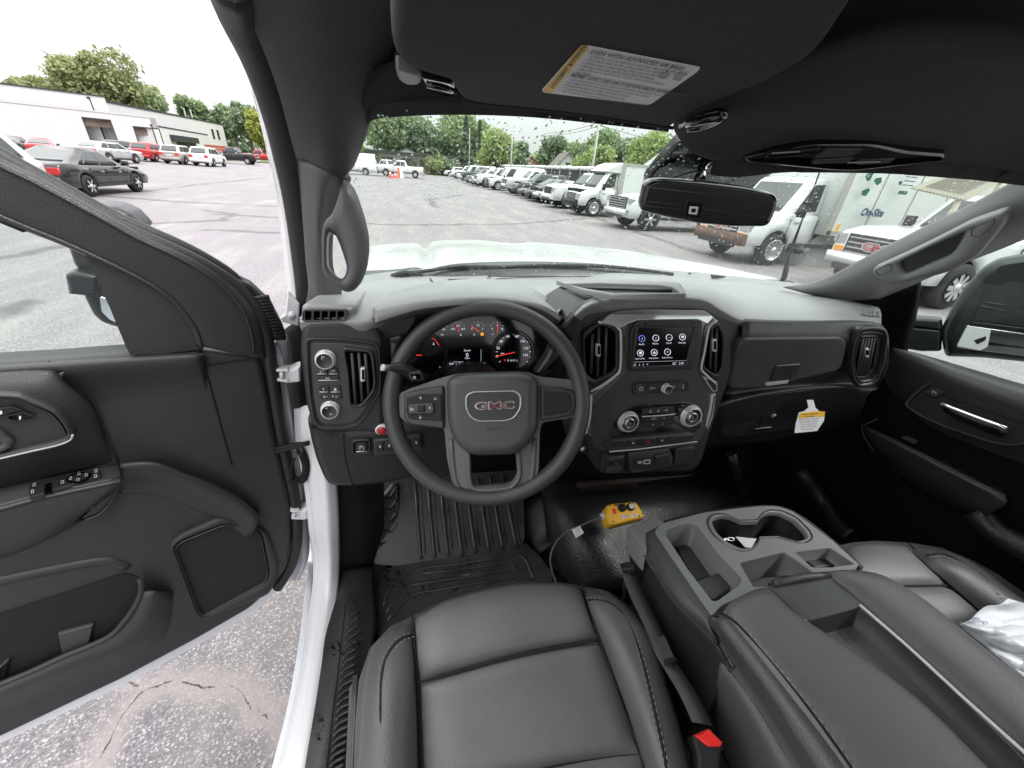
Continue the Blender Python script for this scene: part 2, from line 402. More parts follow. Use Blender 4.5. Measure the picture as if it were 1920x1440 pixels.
def knob(parent, name, pl, c, rx, lift, h, face='plastic', ring='satin_silver', marks=None):
    m = MB(); O = pl.at(c[0], c[1], lift); r = (pl.at(c[0]+rx, c[1], lift)-O).length; a = pl.n
    m.lathe(O, a, [(r*1.12, 0), (r*1.12, h*.3), (r*1.0, h*.35), (r*1.0, h*.85), (r*.96, h), (r*.84, h*1.02)], 1, 32, cap=False); m.lathe(O, a, [(r*.84, h*1.0), (r*.8, h*.94), (.0001, h*.94)], 0, 32)
    for k in range(26):   # knurling
        t = 2*math.pi*k/26; d = pl.u*math.cos(t)+pl.v*math.sin(t); m.tube([O+d*r*1.005+a*h*.4, O+d*r*1.0+a*h*.85], r*.035, 1, 4)
    for t, x, y, s in (marks or []): m.text(pl, t, x, y, s, lift=lift+h*.96, mi=2)
    return B(m, name, [face, ring, 'mark'], parent)
knob(dash, 'knob', FP, (611,673), 18, PL1+.004, .014, marks=[('(\u2022', 605, 670, 7)])
knob(dash, 'knob', FP, (620,767), 16.5, PL1+.004, .014, marks=[('AUTO', 620, 760, 4.6), ('o', 612, 765, 5), ('=', 629, 767, 5), ('o', 620, 776, 5)])
def button(parent, pl, q, lift, txt=None, th=5, tm='mark', mats='plastic', tx=None, r=2, hh=.003, label=None, name='button', line=False):
    m = MB(); m.slab(pl, rnd(q, r, 2), lift+hh, hh+.003, .0012, 0)
    cx = sum(p[0] for p in q)/len(q); cy = sum(p[1] for p in q)/len(q); dx = (q[1][0]-q[0][0], q[1][1]-q[0][1]); up = (q[0][0]-q[-1][0], q[0][1]-q[-1][1])
    if txt: m.text(pl, txt, cx, cy, th, dx, up, lift+hh+.0008, 1)
    if line: m.ptube(pl, [Vector(q[-1])+Vector((1.5,-1)), Vector(q[-2])+Vector((-1.5,-1))], .0009, lift+hh, 2)
    return B(m, name, [mats, tm, 'satin_silver'], parent, label)
LB = PL1+.004
button(dash, FP, [(593,693),(613,690),(614,702),(593,702)], LB, '2\u2191', 4.5, line=True); button(dash, FP, [(615,690),(632,690),(635,702),(616,702)], LB, '4\u2191', 4.5, line=True)
button(dash, FP, [(594,705),(635,705),(636,714),(595,714)], LB, '4\u2193', 4.5, line=True)
button(dash, FP, [(596,724),(616,724),(617,736),(597,736)], LB, '\u2022', 8, line=True); button(dash, FP, [(618,724),(638,724),(639,736),(619,736)], LB, '\u25B2', 5, line=True)
button(dash, FP, [(598,738),(640,738),(641,749),(599,749)], LB, 'o -   + o', 5.5)
# ---------------- knee panel
KP = Plane((0, .70, 1.2), (0, -1, -.12)); m = MB()
kn = [(572,790),(640,812),(700,806),(800,790),(880,790),(880,895),(800,898),(776,900),(720,912),(667,917),(616,916),(606,905),(590,868),(580,830)]
m.slab(KP, rnd(kn, 12), .004, .12, .02, 0); m.ptube(KP, [(644,814),(645,840),(650,870),(658,900),(666,916)], .0013, .004, 1, 3)
B(m, 'knee_panel', ['plastic', 'seam'], dash)
def rr(x0, y0, x1, y1, sk=0): return [(x0, y0), (x1, y0+sk), (x1, y1+sk), (x0, y1)]
m = MB(); m.ring(KP, rnd(rr(659,826,696,854,-2), 8, 4), rnd(rr(664,830,691,850,-2), 6, 4), .010, .008, .003, 0); m.slab(KP, rnd(rr(664,830,691,850,-2), 5), .006, .004, 0, 1)
m.slab(KP, rnd(rr(667,831,688,848,-1), 3), .009, .004, .0015, 0); m.text(KP, '(P)', 677, 839, 7, lift=.0105, mi=2); m.ptube(KP, [(668,847),(687,846)], .001, .0095, 3); B(m, 'parking_brake_switch', ['plastic', 'black', 'mark', 'satin_silver'], dash)
m = MB(); O = KP.at(716, 803, .004); m.lathe(O, KP.n, [(.013, 0), (.013, .006), (.0105, .008), (.0095, .006)], 0, 28, cap=False); m.lathe(O, KP.n, [(.0095, .006), (.0093, .010), (.007, .0115), (.0001, .0115)], 1, 28); B(m, 'push_button', ['paper', 'red_btn'], dash, 'red round push button in a white ring')
m = MB(); m.slab(KP, rnd([(700,826),(790,816),(792,846),(703,856)], 4), .012, .012, .003, 0)
for k in range(5): x = 705+k*17; y = 832-k*1.9; m.slab(KP, rnd([(x,y),(x+14,y-1.4),(x+15,y+15),(x+1,y+16.4)], 1.5, 2), .015, .006, .0015, 1); m.text(KP, '\u00a5', x+7.5, y+6, 6, lift=.0163, mi=2)
B(m, 'switch_bank', ['plastic_mid', 'plastic', 'mark'], dash)
# ---------------- instrument cluster and hood
CPn = Plane((0, .83, 1.40), (0, -1, .28)); m = MB()
face = rnd([(725,622),(760,600),(820,588),(900,582),(980,585),(1030,604),(1042,640),(1034,690),(1010,704),(890,706),(800,712),(745,704),(728,670)], 14)
IC = MB(); IC.slab(CPn, face, 0, .02, 0, 0)
op = [(700,596),(715,640),(722,690),(735,720),(900,728),(1040,715),(1056,660),(1062,604),(1010,572),(900,560),(800,568),(745,582)]
fo = [(724,622),(727,650),(728,670),(745,704),(890,707),(1010,704),(1036,685),(1040,622),(985,588),(900,582),(820,588),(760,600)]
def dense(q, n): 
    q = [Vector(a) for a in q]; return crom(q+[q[0]], n)[:-1]
IC.grid([[FP.at(p.x, p.y, .0) for p in dense(op, 4)], [CPn.at(p.x, p.y, .0) for p in dense(fo, 4)]], 1, True, True)
IC.slab(CPn, [(700,598),(700,760),(860,760),(1060,745),(1060,598)], -.012, .05, 0, 1)
clu = B(IC, 'instrument_cluster', ['gloss_black', 'plastic'])
def dial(name, c, r, a0, a1, nt, nums, needle, mark='lit', lab=None, rim=True):
    m = MB(); n_ = 40
    if rim:
        o = circ(c[0], c[1], r, r, 40); m.ring(CPn, o, scalep(o, .94), .006, .006, .002, 0); m.ring(CPn, scalep(o, 1.12), scalep(o, 1.06), .004, .004, .002, 0)
    for k in range(nt):
        a = math.radians(a0+(a1-a0)*k/(nt-1)); R1, R2 = r*.9, r*(.80 if k % 2 == 0 else .85); m.ptube(CPn, [(c[0]+R1*math.cos(a), c[1]-R1*math.sin(a)), (c[0]+R2*math.cos(a), c[1]-R2*math.sin(a))], .0005, .002, 1, 0, 4)
    for t, x, y, s in nums: m.text(CPn, t, x, y, s, lift=.002, mi=1)
    if needle: m.ptube(CPn, needle, .0009, .0055, 2, 0, 5)
    return B(m, name, ['plastic', 'lit', 'lit_red'], clu, lab)
dial('gauge', (963,660), 37, 215, -35, 15, [('0',932,668,4.6),('20',934,653,4.6),('40',940,640,4.6),('60',952,631,4.6),('80',969,631,4.6),('100',980,640,4.6),('120',986,653,4.6),('140',985,666,4.6),('MPH',942,663,2.4)], [(928,669),(965,660.5)], lab='speedometer with red needle at zero')
m = MB(); m.text(CPn, 'P', 947, 676, 4, lift=.002, mi=0)
for i, t in enumerate('RNDL'): m.text(CPn, t, 953+i*5.6, 676, 3.6, lift=.002, mi=1)
B(m, 'gear_letters', ['lit_red', 'lit'], clu)
dial('gauge', (796,668), 40, 215, -35, 2, [('6',813,645,5)], [(780,666),(791,666)], lab='tachometer half hidden by the wheel rim')
m = MB()
for a, b in (((810,633),(817,638)), ((818,640),(823,648))): m.ptube(CPn, [a, b], .0007, .003, 0, 0, 4)
B(m, 'red_line', ['lit_red'], clu)
dial('gauge', (859,617), 15, 150, 30, 7, [('160',849,617,3.8),('260',868,617,3.8),('210',859,611,3.4),('\u2193',864,628,5)], [(857.5,608),(860,623)], rim=False)
dial('gauge', (896,617), 15, 150, 30, 5, [('E',885,617,3.6),('F',905,617,3.6),('1/2',896,610,3.6),('<',889,628,5)], [(884,612),(899,622)], rim=False)
dial('gauge', (932,617), 15, 150, 30, 5, [('9',923,617,3.8),('18',941,617,3.8),('14',932,610,3.2),('-+',924,627,4)], [(933,608),(932,623)], rim=False)
dial('gauge', (826,617), 15, 90, 20, 4, [('80',832,618,3.4),('PSI',829,628,3)], None, rim=False)
m = MB(); m.text(CPn, '\u25A0', 904, 627, 5, lift=.002, mi=0); B(m, 'fuel_warning', ['lit_orange'], clu)
m = MB(); m.slab(CPn, [(846,648),(905,646),(905,690),(846,692)], .001, .003, 0, 1); m.text(CPn, 'Speed', 876, 657, 3.6, lift=.003); m.text(CPn, '0', 876, 666, 7.5, lift=.003); m.text(CPn, 'MPH', 876, 672, 3, lift=.003)
m.text(CPn, 'SW  |  \u25A1  |  6 mi  |  \u25AE  |  P', 876, 682.5, 4.2, lift=.003); m.ptube(CPn, [(850,678.5),(902,678)], .0003, .002, 0); m.ptube(CPn, [(902,655),(902,677)], .0003, .002, 0); B(m, 'display', ['lit', 'screen'], clu)
br = MB()
rb = [(694,572),(735,556),(800,540),(860,532),(925,531),(985,543),(1030,570),(1052,590)]
rc = [(701,584),(735,574),(785,563),(840,557),(905,554),(965,558),(1015,570),(1048,588)]
rl = [(703,607),(735,596),(785,582),(840,575),(905,571),(965,573),(1012,583),(1050,604)]
ru = [(712,616),(740,604),(790,590),(845,582),(905,579),(962,581),(1005,592),(1042,612)]
br.loft([[W(x, y+2, 'y', 1.0) for x, y in rb], [W(x, y, 'y', .90) for x, y in rb], [W(x, y-3, 'y', .75) for x, y in rc], [W(x, y+1, 'y', .705) for x, y in rc], [W(x, y-3, 'y', .695) for x, y in rl], [W(x, y, 'y', .71) for x, y in rl], [W(x, y, 'y', .80) for x, y in ru]], 0, 4, 4, .01)
B(br, 'cluster_hood', ['dash_soft'])
# ---------------- centre stack
CP = Plane((.57, .715, 1.40), (-.02, -1, .14)); m = MB()
outer = rnd([(1046,612),(1077,587),(1111,564),(1134,558),(1209,555),(1312,558),(1340,568),(1377,590),(1396,600),(1392,650),(1374,710),(1360,745),(1340,800),(1318,870),(1300,888),(1128,892),(1112,870),(1098,800),(1060,700)], 14)
m.slab(CP, outer, 0, .22, .016, 0); cs = B(m, 'centre_stack', ['plastic', 'plastic_mid'])
# gloss trim shield
m = MB()
sh = rnd([(1120,606),(1137,591),(1160,581),(1209,578.5),(1321,580.5),(1342,596),(1352,612),(1336,624),(1316,700),(1345,742),(1337,790),(1318,800),(1150,812),(1104,822),(1106,742),(1162,700),(1166,622)], 7, 4)
m.slab(CP, sh, .006, .008, .003, 0)
inn = rnd([(1170,640),(1180,606),(1197,598),(1308,597),(1318,606),(1310,700),(1330,745),(1322,812),(1300,840),(1140,846),(1112,840),(1110,766),(1176,700)], 8, 4)
m.slab(CP, inn, .009, .008, .002, 1); B(m, 'stack_trim', ['gunmetal', 'plastic_mid'], cs)
tpn = Plane(CP.at(1240,598,.012), (0, -.62, .9)); m = MB(); m.slab(tpn, rnd([(1128,603),(1142,590),(1160,582.5),(1321,582),(1338,594),(1327,607),(1309,598),(1196,599),(1178,606),(1166,613),(1150,607)], 4), .002, .004, .001, 0); B(m, 'sky_sheen_trim', ['trim_sky_sheen'], cs)  # strip coloured pale for the sky reflected in the gloss trim
louver(cs, 'air_vent', CP, [(1094,622),(1124,606),(1152,612),(1160,622),(1160,694),(1150,704),(1112,724),(1096,718)], [(1096,636),(1124,610),(1148,617),(1155,626),(1155,690),(1146,699),(1114,713),(1099,700)], .006, .006,
       [((1111,626),(1108,700)), ((1123,614),(1120,706)), ((1137,616),(1134,702))], (1123,657,7,24))
m = MB(); m.ptube(CP, [(1122,604),(1150,609),(1160,617),(1164,630),(1163,690),(1154,704),(1130,722),(1108,734)], .0030, .013, 0, 3); B(m, 'vent_trim', ['satin_silver'], cs)
louver(cs, 'air_vent', CP, [(1332,612),(1347,602),(1358,620),(1361,640),(1358,696),(1345,712),(1316,692),(1322,650)], [(1333,620),(1346,610),(1354,624),(1357,642),(1354,692),(1344,704),(1321,688),(1326,650)], .006, .006,
       [((1335,618),(1331,692)), ((1344,614),(1341,698))], (1341,648,7,24))
m = MB(); m.ptube(CP, [(1344,601),(1331,612),(1327,624),(1321,660),(1315,690),(1323,702),(1343,720)], .0028, .013, 0, 3); m.slab(CP, rnd([(1319,706),(1346,716),(1346,735),(1338,735)], 4), .012, .006, .002, 0); B(m, 'vent_trim', ['satin_silver'], cs)
SP = Plane(CP.p, (-.02, -1, .22))
sb = rnd([(1180,697),(1183,621),(1196,600),(1308,598.5),(1315,611),(1311,650),(1300,693)], 7, 4); sg = rnd([(1184,690),(1194,613),(1212,612.5),(1304,612),(1305,614),(1296,650),(1287,684)], 1, 4)
m = MB(); m.slab(CP, sb, .016, .02, .004, 0); m.slab(CP, [(1188,690),(1196,614),(1304,612),(1288,685)], .0175, .003, 0, 1); m.slab(CP, rnd([(1208,605),(1293,604),(1288,610),(1214,611)], 3), .019, .004, .001, 0)
m.ring(CP, rnd([(1184,692),(1193,612),(1308,610),(1293,688)], 2, 3), rnd([(1189,688),(1198,616),(1302,614),(1287,683)], 2, 3), .021, .006, .002, 0)
tou = B(m, 'touchscreen', ['plastic', 'screen'], cs); SL = .018
for (t, x, y, ic, mc) in (('Audio',1204,635,'\u266A','lit_blue'),('Phone',1230,634,'(','lit'),('Wi-Fi',1255,633,'~','lit'),('Settings',1280,632,'\u25CF','lit'),('Apple CarPlay',1201,662,'\u25A0','lit'),('Android Auto',1227,661,'\u25B2','lit'),('OnStar Services',1252,660,'=','lit')):
    m = MB(); o = circ(x, y, 6.0, 6.2, 24); m.ring(CP, o, scalep(o, .88), SL+.001, .001, .0001, 0); m.text(CP, ic, x, y, 4.6, (1,-.02), (.08,-1), SL+.001, 1); m.text(CP, t, x-1, y+10.5, 3.1 if len(t) < 9 else 2.7, (1,-.03), (.1,-1), SL+.001, 1, sx=1 if len(t) < 9 else .8); B(m, 'screen_icon', [mc, 'lit'], tou)
m = MB(); m.ptube(CP, [(1186,679),(1289,676)], .0002, SL, 0); m.text(CP, '\u2302   \u266A   (   +', 1202, 684, 4.2, (1,-.03), (.1,-1), SL+.001, 0); m.text(CP, '62\u00b0  2:01', 1272, 681.5, 4.2, (1,-.03), (.1,-1), SL+.001, 0); B(m, 'status_bar', ['lit'], tou)
m = MB(); q = rnd([(1188,719),(1293,712.5),(1292,733),(1188,741)], 6, 4); m.ring(CP, q, scalep(q, .93, None, .82), .015, .008, .002, 0); m.slab(CP, scalep(q, .93, None, .82), .011, .004, 0, 1)
for t, x in (('\u2302',1202),('(',1281)): m.text(CP, t, x, 729-(x-1202)*.05, 7, (1,-.05), lift=.0125, mi=2)
m.slab(CP, rnd([(1213,721),(1270,717.5),(1270,731),(1213,734)], 3), .0145, .006, .0015, 0); m.text(CP, '|<<', 1224, 728, 5, (1,-.05), lift=.016, mi=2); m.text(CP, '>>|', 1261, 725.5, 5, (1,-.05), lift=.016, mi=2)
B(m, 'radio_strip', ['plastic', 'plastic_mid', 'mark'], cs)
knob(cs, 'knob', CP, (1247,727), 7.5, .012, .014)
m = MB(); q = rnd([(1150,788),(1178,766),(1200,759),(1290,753),(1312,762),(1320,790),(1305,812),(1150,826),(1143,812)], 12); m.slab(CP, q, .0115, .006, .002, 0); B(m, 'climate_panel', ['gloss_black'], cs)
for c in ((1177,790),(1294,779)):
    k = knob(cs, 'knob', CP, c, 16.5, .011, .012); m = MB(); O = CP.at(c[0], c[1], .023); m.lathe(O, CP.n, [(.0125, 0), (.0125, .012), (.0115, .0135), (.0102, .0135)], 1, 30, cap=False); m.lathe(O, CP.n, [(.0102, .0135), (.0098, .0125), (.0001, .0125)], 0, 30); m.text(CP, 'o', c[0]+4, c[1]+3, 7, lift=.0362, mi=2); B(m, 'knob_cap', ['plastic', 'chrome', 'mark_dim'], k)
q = [(1205,767),(1263,762),(1267,774),(1204,778)]; button(cs, CP, q, .0115, '\u2193   \u2193   \u2192', 6); button(cs, CP, [(1205,782),(1265,777),(1264,787),(1204,791)], .0115, 'A/C        o', 4); button(cs, CP, [(1205,793),(1264,789),(1262,797),(1204,802)], .0115, 'o          o', 4)
m = MB(); m.ptube(CP, [(1204,781),(1240,779),(1266,776)], .0016, .0165, 0, 2); B(m, 'climate_trim', ['satin_silver'], cs)
SW = Plane(CP.p+CP.n*.02, (-.02, -1, .6)); row = MB(); row.slab(CP, rnd([(1134,832),(1150,825),(1300,813),(1308,826),(1144,848)], 3), .022, .05, .004, 0); row.ptube(CP, [(1143,847),(1200,842),(1307,828)], .0018, .024, 1); sr = B(row, 'switch_row', ['plastic_mid', 'satin_silver'], cs)
for x0, x1, t, mm in ((1142,1176,None,'mark'),(1179,1195,'=','mark'),(1198,1231,'\u25B3','mark_red'),(1234,1249,'=','mark'),(1253,1301,None,'mark')):
    y0 = 829-(x0-1142)*.086; y1 = 829-(x1-1142)*.086; button(sr, CP, [(x0,y0),(x1,y1),(x1+1,y1+12),(x0+1,y0+12)], .0225, t, 6, mm, 'plastic')
m = MB(); m.slab(CP, rnd([(1178,850),(1256,841),(1263,860),(1258,874),(1190,888),(1184,884)], 5), .018, .04, .003, 0); m.slab(CP, rnd([(1187,858),(1226,854),(1226,878),(1187,882)], 2), .021, .004, .0015, 1)
m.ring(CP, rnd([(1207,863),(1220,861.5),(1220,870),(1207,871.5)], 2, 3), rnd([(1209.5,865),(1217.5,864),(1217.5,868),(1209.5,869)], 1, 3), .0225, .003, .0006, 2); m.ring(CP, rnd([(1196,865.5),(1205,864.5),(1205,869.5),(1196,870.5)], 3, 3), rnd([(1198.5,867.2),(1202.5,866.8),(1202.5,867.8),(1198.5,868.2)], .4, 3), .0225, .003, .0006, 2)
m.slab(CP, rnd([(1229,855),(1255,851),(1255,873),(1230,877)], 3), .026, .01, .004, 1); B(m, 'usb_panel', ['plastic_mid', 'plastic', 'mark_dim'], cs)
m = MB(); m.slab(CP, rnd([(1132,852),(1173,848),(1171,884),(1128,888)], 4), .010, .03, .003, 0); m.slab(CP, rnd([(1140,858),(1172,854),(1172,862),(1141,866)], 2), .026, .03, .003, 1); m.slab(CP, rnd([(1136,877),(1166,875),(1166,882),(1136,885)], 1), .014, .01, .001, 1); m.slab(CP, rnd([(1152,866),(1160,865),(1160,872),(1152,873)], 1), .02, .01, .001, 1); B(m, 'brake_controller', ['plastic', 'plastic_mid'], cs)
m = MB(); m.slab(CP, rnd([(1268,842),(1305,839),(1302,870),(1265,874)], 4), .016, .03, .003, 0); m.ptube(CP, [(1266,872),(1269,845),(1275,841),(1304,838)], .0014, .018, 1, 2); B(m, 'blank_cover', ['plastic', 'plastic_mid'], cs)
for q_ in ([(1108,740),(1112,744),(1109,785),(1101,816),(1096,812),(1100,760)], [(1336,742),(1343,738),(1338,778),(1330,806),(1324,800),(1332,770)]): m = MB(); m.slab(CP, rnd(q_, 2), .012, .01, .003, 0); B(m, 'side_trim', ['satin_silver'], cs)
# ---------------- passenger dash
m = MB()
def yy(pts, Y): return [W(x, y, 'y', Y) for x, y in pts]
m.loft([yy([(1396,597),(1450,600),(1520,601),(1600,601),(1645,605),(1662,618)], .722), yy([(1396,606),(1450,610),(1520,611),(1600,612),(1652,614),(1666,630)], .712),
        yy([(1392,640),(1450,640),(1520,640),(1600,640),(1656,640),(1667,650)], .70), yy([(1376,700),(1440,700),(1520,698),(1595,695),(1650,690),(1664,690)], .715),
        yy([(1360,740),(1430,730),(1520,722),(1590,718),(1635,722),(1650,722)], .73), yy([(1350,756),(1430,738),(1520,727),(1580,724),(1625,730),(1640,730)], .695),
        yy([(1342,772),(1430,748),(1520,736),(1570,736),(1610,745),(1625,745)], .70), yy([(1336,800),(1430,790),(1520,780),(1565,780),(1600,785),(1612,785)], .74), yy([(1326,840),(1430,835),(1520,820),(1565,818),(1596,820),(1606,820)], .80)], 0, 4, 4, .008)
pd = B(m, 'passenger_dash', ['plastic'])
PP = Plane((1.0, .70, 1.38), (0, -1, -.02)); m = MB()
gl = rnd([(1368,722),(1386,650),(1392,640),(1400,634,10),(1580,632,10),(1589,645,8),(1580,686,10),(1570,696),(1500,712),(1440,727),(1372,730)], 8)
m.slab(PP, gl, .004, .03, .006, 0); m.slab(PP, rnd([(1456,686),(1502,683),(1498,697),(1482,712),(1446,716)], 4), .0085, .006, .002, 1); m.slab(PP, rnd([(1438,718),(1480,713),(1477,719),(1436,724)], 2), .009, .006, .001, 2); m.ptube(PP, [(1458,686),(1500,682.5)], .0008, .009, 2)
B(m, 'glovebox_door', ['plastic_mid', 'plastic', 'mark_dim'], pd)
PQ = Plane((1.0, .715, 1.28), (0, -1, -.25)); m = MB()
gl = rnd([(1352,800),(1356,774),(1370,768,8),(1460,756),(1543,748,10),(1556,756,6),(1549,780),(1530,800),(1440,812),(1370,822),(1350,818)], 6); m.slab(PQ, gl, .012, .05, .006, 0)
m.slab(PQ, rnd([(1430,770),(1475,765),(1470,785),(1452,802),(1424,804)], 4), .016, .006, .002, 1); m.lathe(PQ.at(1450, 779, .016), PQ.n, [(.007, 0), (.007, .003), (.0001, .003)], 2, 20); m.ptube(PQ, [(1416,804),(1446,801)], .0012, .017, 2); m.ptube(PQ, [(1358,775),(1400,762),(1540,749)], .001, .015, 2, 3)
B(m, 'lower_glovebox', ['plastic', 'plastic', 'mark_dim'], pd)
VP = Plane(W(1636, 665, 'y', .69), (-.12, -1, .0)); m = MB()
vo = rnd([(1611,616),(1636,612),(1661,615),(1667,628),(1661,677),(1648,715),(1639,725),(1611,730),(1600,712),(1596,687),(1600,645)], 8, 4)
m.ring(VP, vo, scalep(vo, .87), .012, .014, .003, 0); m.ring(VP, scalep(vo, .86), scalep(vo, .76), .008, .012, .003, 0); m.slab(VP, scalep(vo, .80), .001, .008, 0, 0); B(m, 'vent_bezel', ['plastic'], pd)
vi = [(1616,630),(1642,629),(1647,643),(1638,694),(1624,708),(1606,709),(1601,690),(1607,655)]
louver(pd, 'air_vent', VP, vi, scalep([Vector(a) for a in vi], .93), .004, .005, [((1618+k*5.4,633),(1606+k*5.0,705)) for k in range(5)], (1627,662,6,17), 3)
m = MB(); [m.slab(top_plane(1626, 592), [(1610+k*9,578+k*1.2),(1614+k*9,579+k*1.2),(1621+k*8,589+k),(1614+k*8.5,589+k)], .004, .006, .001, 0) for k in range(5)]; B(m, 'side_vent', ['plastic_grey'], pd)
# ---------------- steering wheel
WC = W(913, 757, 'd', .73); top = W(912, 562, 'd', .73+.0); bot = W(912, 951, 'd', .73); lft = W(720, 760, 'd', .73); rgt = W(1105, 748, 'd', .73)
STI = WC; SN = (rgt-lft).cross(top-bot).normalized(); WPn = Plane(WC, SN, rgt-lft)
m = MB(); n_ = 72; R = []
rimc = [];
for k in range(n_):
    a = 2*math.pi*k/n_; rad = .1805
    cx, cy = (lft+rgt)/2, None
    c0 = (lft+rgt+top+bot)/4; d = WPn.u*math.cos(a)+WPn.v*math.sin(a); c = c0+d*rad; rt = .0155+.0015*abs(math.cos(a))
    R.append([c+(d*math.cos(t)*rt*.95+WPn.n*math.sin(t)*rt*1.1) for t in [2*math.pi*j/16 for j in range(16)]])
R.append(R[0]); m.grid(R, 0, True, True); sw = B(m, 'steering_wheel', ['wheel_leather'] if 'wheel_leather' in MAT else ['leather_side'])
WP = WPn
m = MB()   # spokes and shell behind the hub
sp = [(748,738),(770,728),(835,706),(862,700),(990,697),(1010,706),(1070,712),(1088,720),(1094,745),(1088,775),(1078,782),(1016,792),(1012,812),(1010,880),(1000,908),(985,925),(955,935),(900,938),(868,928),(848,905),(838,860),(834,810),(830,802),(765,794),(748,780),(742,758)]
cut = [(880,842),(882,900),(888,912),(905,914),(950,911),(962,905),(970,890),(966,842),(940,850),(905,852)]
m.plate(WP, rnd(sp, 7), [(rnd(cut, 6), None)], .004, .02, mi=0)
hc = [WP.at(p.x, p.y, .004) for p in rnd(cut, 6)]; m.grid([hc, [p-WP.n*.022 for p in hc]], 0, True, True)
m.ptube(WP, [(878,845),(880,898),(886,914),(905,919),(950,916),(965,908),(974,890),(972,842)], .0045, .005, 0, 3); m.ptube(WP, [(846,822),(852,890),(866,920),(900,934),(958,930),(983,917),(998,890),(1002,820)], .006, .001, 0, 3)
B(m, 'spoke_frame', ['wheel_spoke' if 'wheel_spoke' in MAT else 'plastic_mid'], sw)
m = MB(); hub = rnd([(834,715),(846,704),(870,698),(975,695),(1000,703),(1010,716),(1010,805),(990,840),(963,856),(886,858),(860,842),(844,820),(836,790)], 12)
m.slab(WP, hub, .034, .036, .020, 0); m.text(WP, 'AIRBAG', 925, 805, 5.5, (1,-.03), lift=.0345, mi=1); B(m, 'airbag_cover', ['plastic_mid', 'plastic'], sw)
m = MB(); bo = rnd([(872,742),(884,734),(966,732),(978,740),(978,765),(966,784),(950,790),(895,791),(880,782),(872,765)], 8, 5)
m.ring(WP, bo, scalep(bo, .93, None, .92), .0375, .004, .0012, 0); m.slab(WP, scalep(bo, .92, None, .9), .0355, .002, 0, 1)
m.text(WP, 'GMC', 927, 761, 13.5, (1,-.035), (0,-1), .037, 0, .002, sx=1.75, off=.045); m.text(WP, 'GMC', 927, 761, 13, (1,-.035), (0,-1), .0385, 2, .002, sx=1.75, off=.01); B(m, 'badge', ['badge_chrome', 'plastic', 'red_badge'], sw, 'chrome outlined badge reading GMC in red letters')
for side in (0, 1):
    m = MB()
    q = [(757,737),(785,730),(832,722),(833,805),(768,797),(756,784)] if side == 0 else [(1013,722),(1065,728),(1080,735),(1081,765),(1072,780),(1014,790)]
    m.slab(WP, rnd(q, 6), .012, .02, .004, 0)
    if side == 0:
        m.slab(WP, rnd([(762,746),(790,739),(828,738),(829,790),(768,786),(761,772)], 4), .0145, .005, .002, 1); m.slab(WP, rnd([(764,758),(812,755),(815,770),(810,776),(766,777)], 3), .018, .005, .002, 0); m.slab(WP, rnd([(782,761),(796,760),(796,772),(782,773)], 2), .022, .006, .003, 1)
        for t, x, y in (('(o',772,767),('x',806,764),('\u2191',788,747),('\u2193',788,783),('=',816,748)): m.text(WP, t, x, y, 6, (1,-.03), lift=.0195, mi=2)
    else: m.slab(WP, rnd([(1020,732),(1060,736),(1070,741),(1071,762),(1064,772),(1021,780)], 3), .0145, .005, .002, 1)
    B(m, 'button_pad', ['plastic', 'black', 'mark'], sw)
# column shroud, stalks
m = MB(); m.tube([WC+Vector((0, .03, -.02)), WC+Vector((0, .12, -.05)), WC+Vector((0, .26, -.11))], [.055, .07, .08], 0, 20, 3); B(m, 'steering_column', ['plastic'])
m = MB(); a = W(700, 690, 'y', .70); m.tube([W(800,712,'y',.69), W(772,700,'y',.665), W(752,690,'y',.65), W(722,690,'y',.64)], [.010, .012, .010, .0065], 0, 12, 3); m.slab(Plane(W(770,702,'y',.65), (0,-1,.3)), rnd([(764,698),(790,696),(796,714),(770,716)], 4), .006, .02, .004, 0); m.tube([W(722,690,'y',.64), W(716,689,'y',.638)], .006, 1, 14); m.text(Plane(W(770,702,'y',.65), (0,-1,.3)), 'o', 777, 707, 8, lift=.007, mi=2); B(m, 'turn_signal_stalk', ['plastic', 'satin_silver', 'mark'])
m = MB(); pS = Plane(W(1040, 655, 'y', .66), (0, -1, .25)); m.slab(pS, rnd([(1036,643),(1054,652),(1048,672),(1020,700),(1004,702),(1012,690),(1028,665)], 6), .0, .025, .008, 0); m.slab(pS, rnd([(1034,643),(1054,656),(1052,664),(1035,656)], 2), .006, .02, .002, 1); m.text(pS, '+', 1041, 651, 6, lift=.0085, mi=2); m.text(pS, '-', 1047, 657, 6, lift=.0085, mi=2); B(m, 'shift_stalk', ['plastic', 'gloss_black', 'mark'])
m = MB(); pS = Plane(W(1085, 620, 'y', .69), (0, -1, .25)); m.slab(pS, rnd([(1077,592),(1097,605),(1082,636),(1074,640),(1058,618)], 3), .004, .03, .003, 0); m.ptube(pS, [(1054,612),(1077,590)], .002, .005, 1); B(m, 'phone_slot', ['black', 'plastic_mid'], cs)
m = MB(); m.slab(FP, rnd([(1095,800),(1112,806),(1113,840),(1100,856),(1088,850),(1080,820)], 6), -.02, .1, .01, 0); m.tube([W(1094,838,'y',.68), W(1090,845,'y',.68)], .004, 1, 8); B(m, 'ignition_housing', ['plastic', 'chrome'])
# ---------------- A-pillars
def zz(pts, Z): return [W(x, y, 'z', Z) for x, y in pts]
def lerpd(row):   # row of (x, y, axis, value)
    return [W(*q) for q in row]
m = MB()
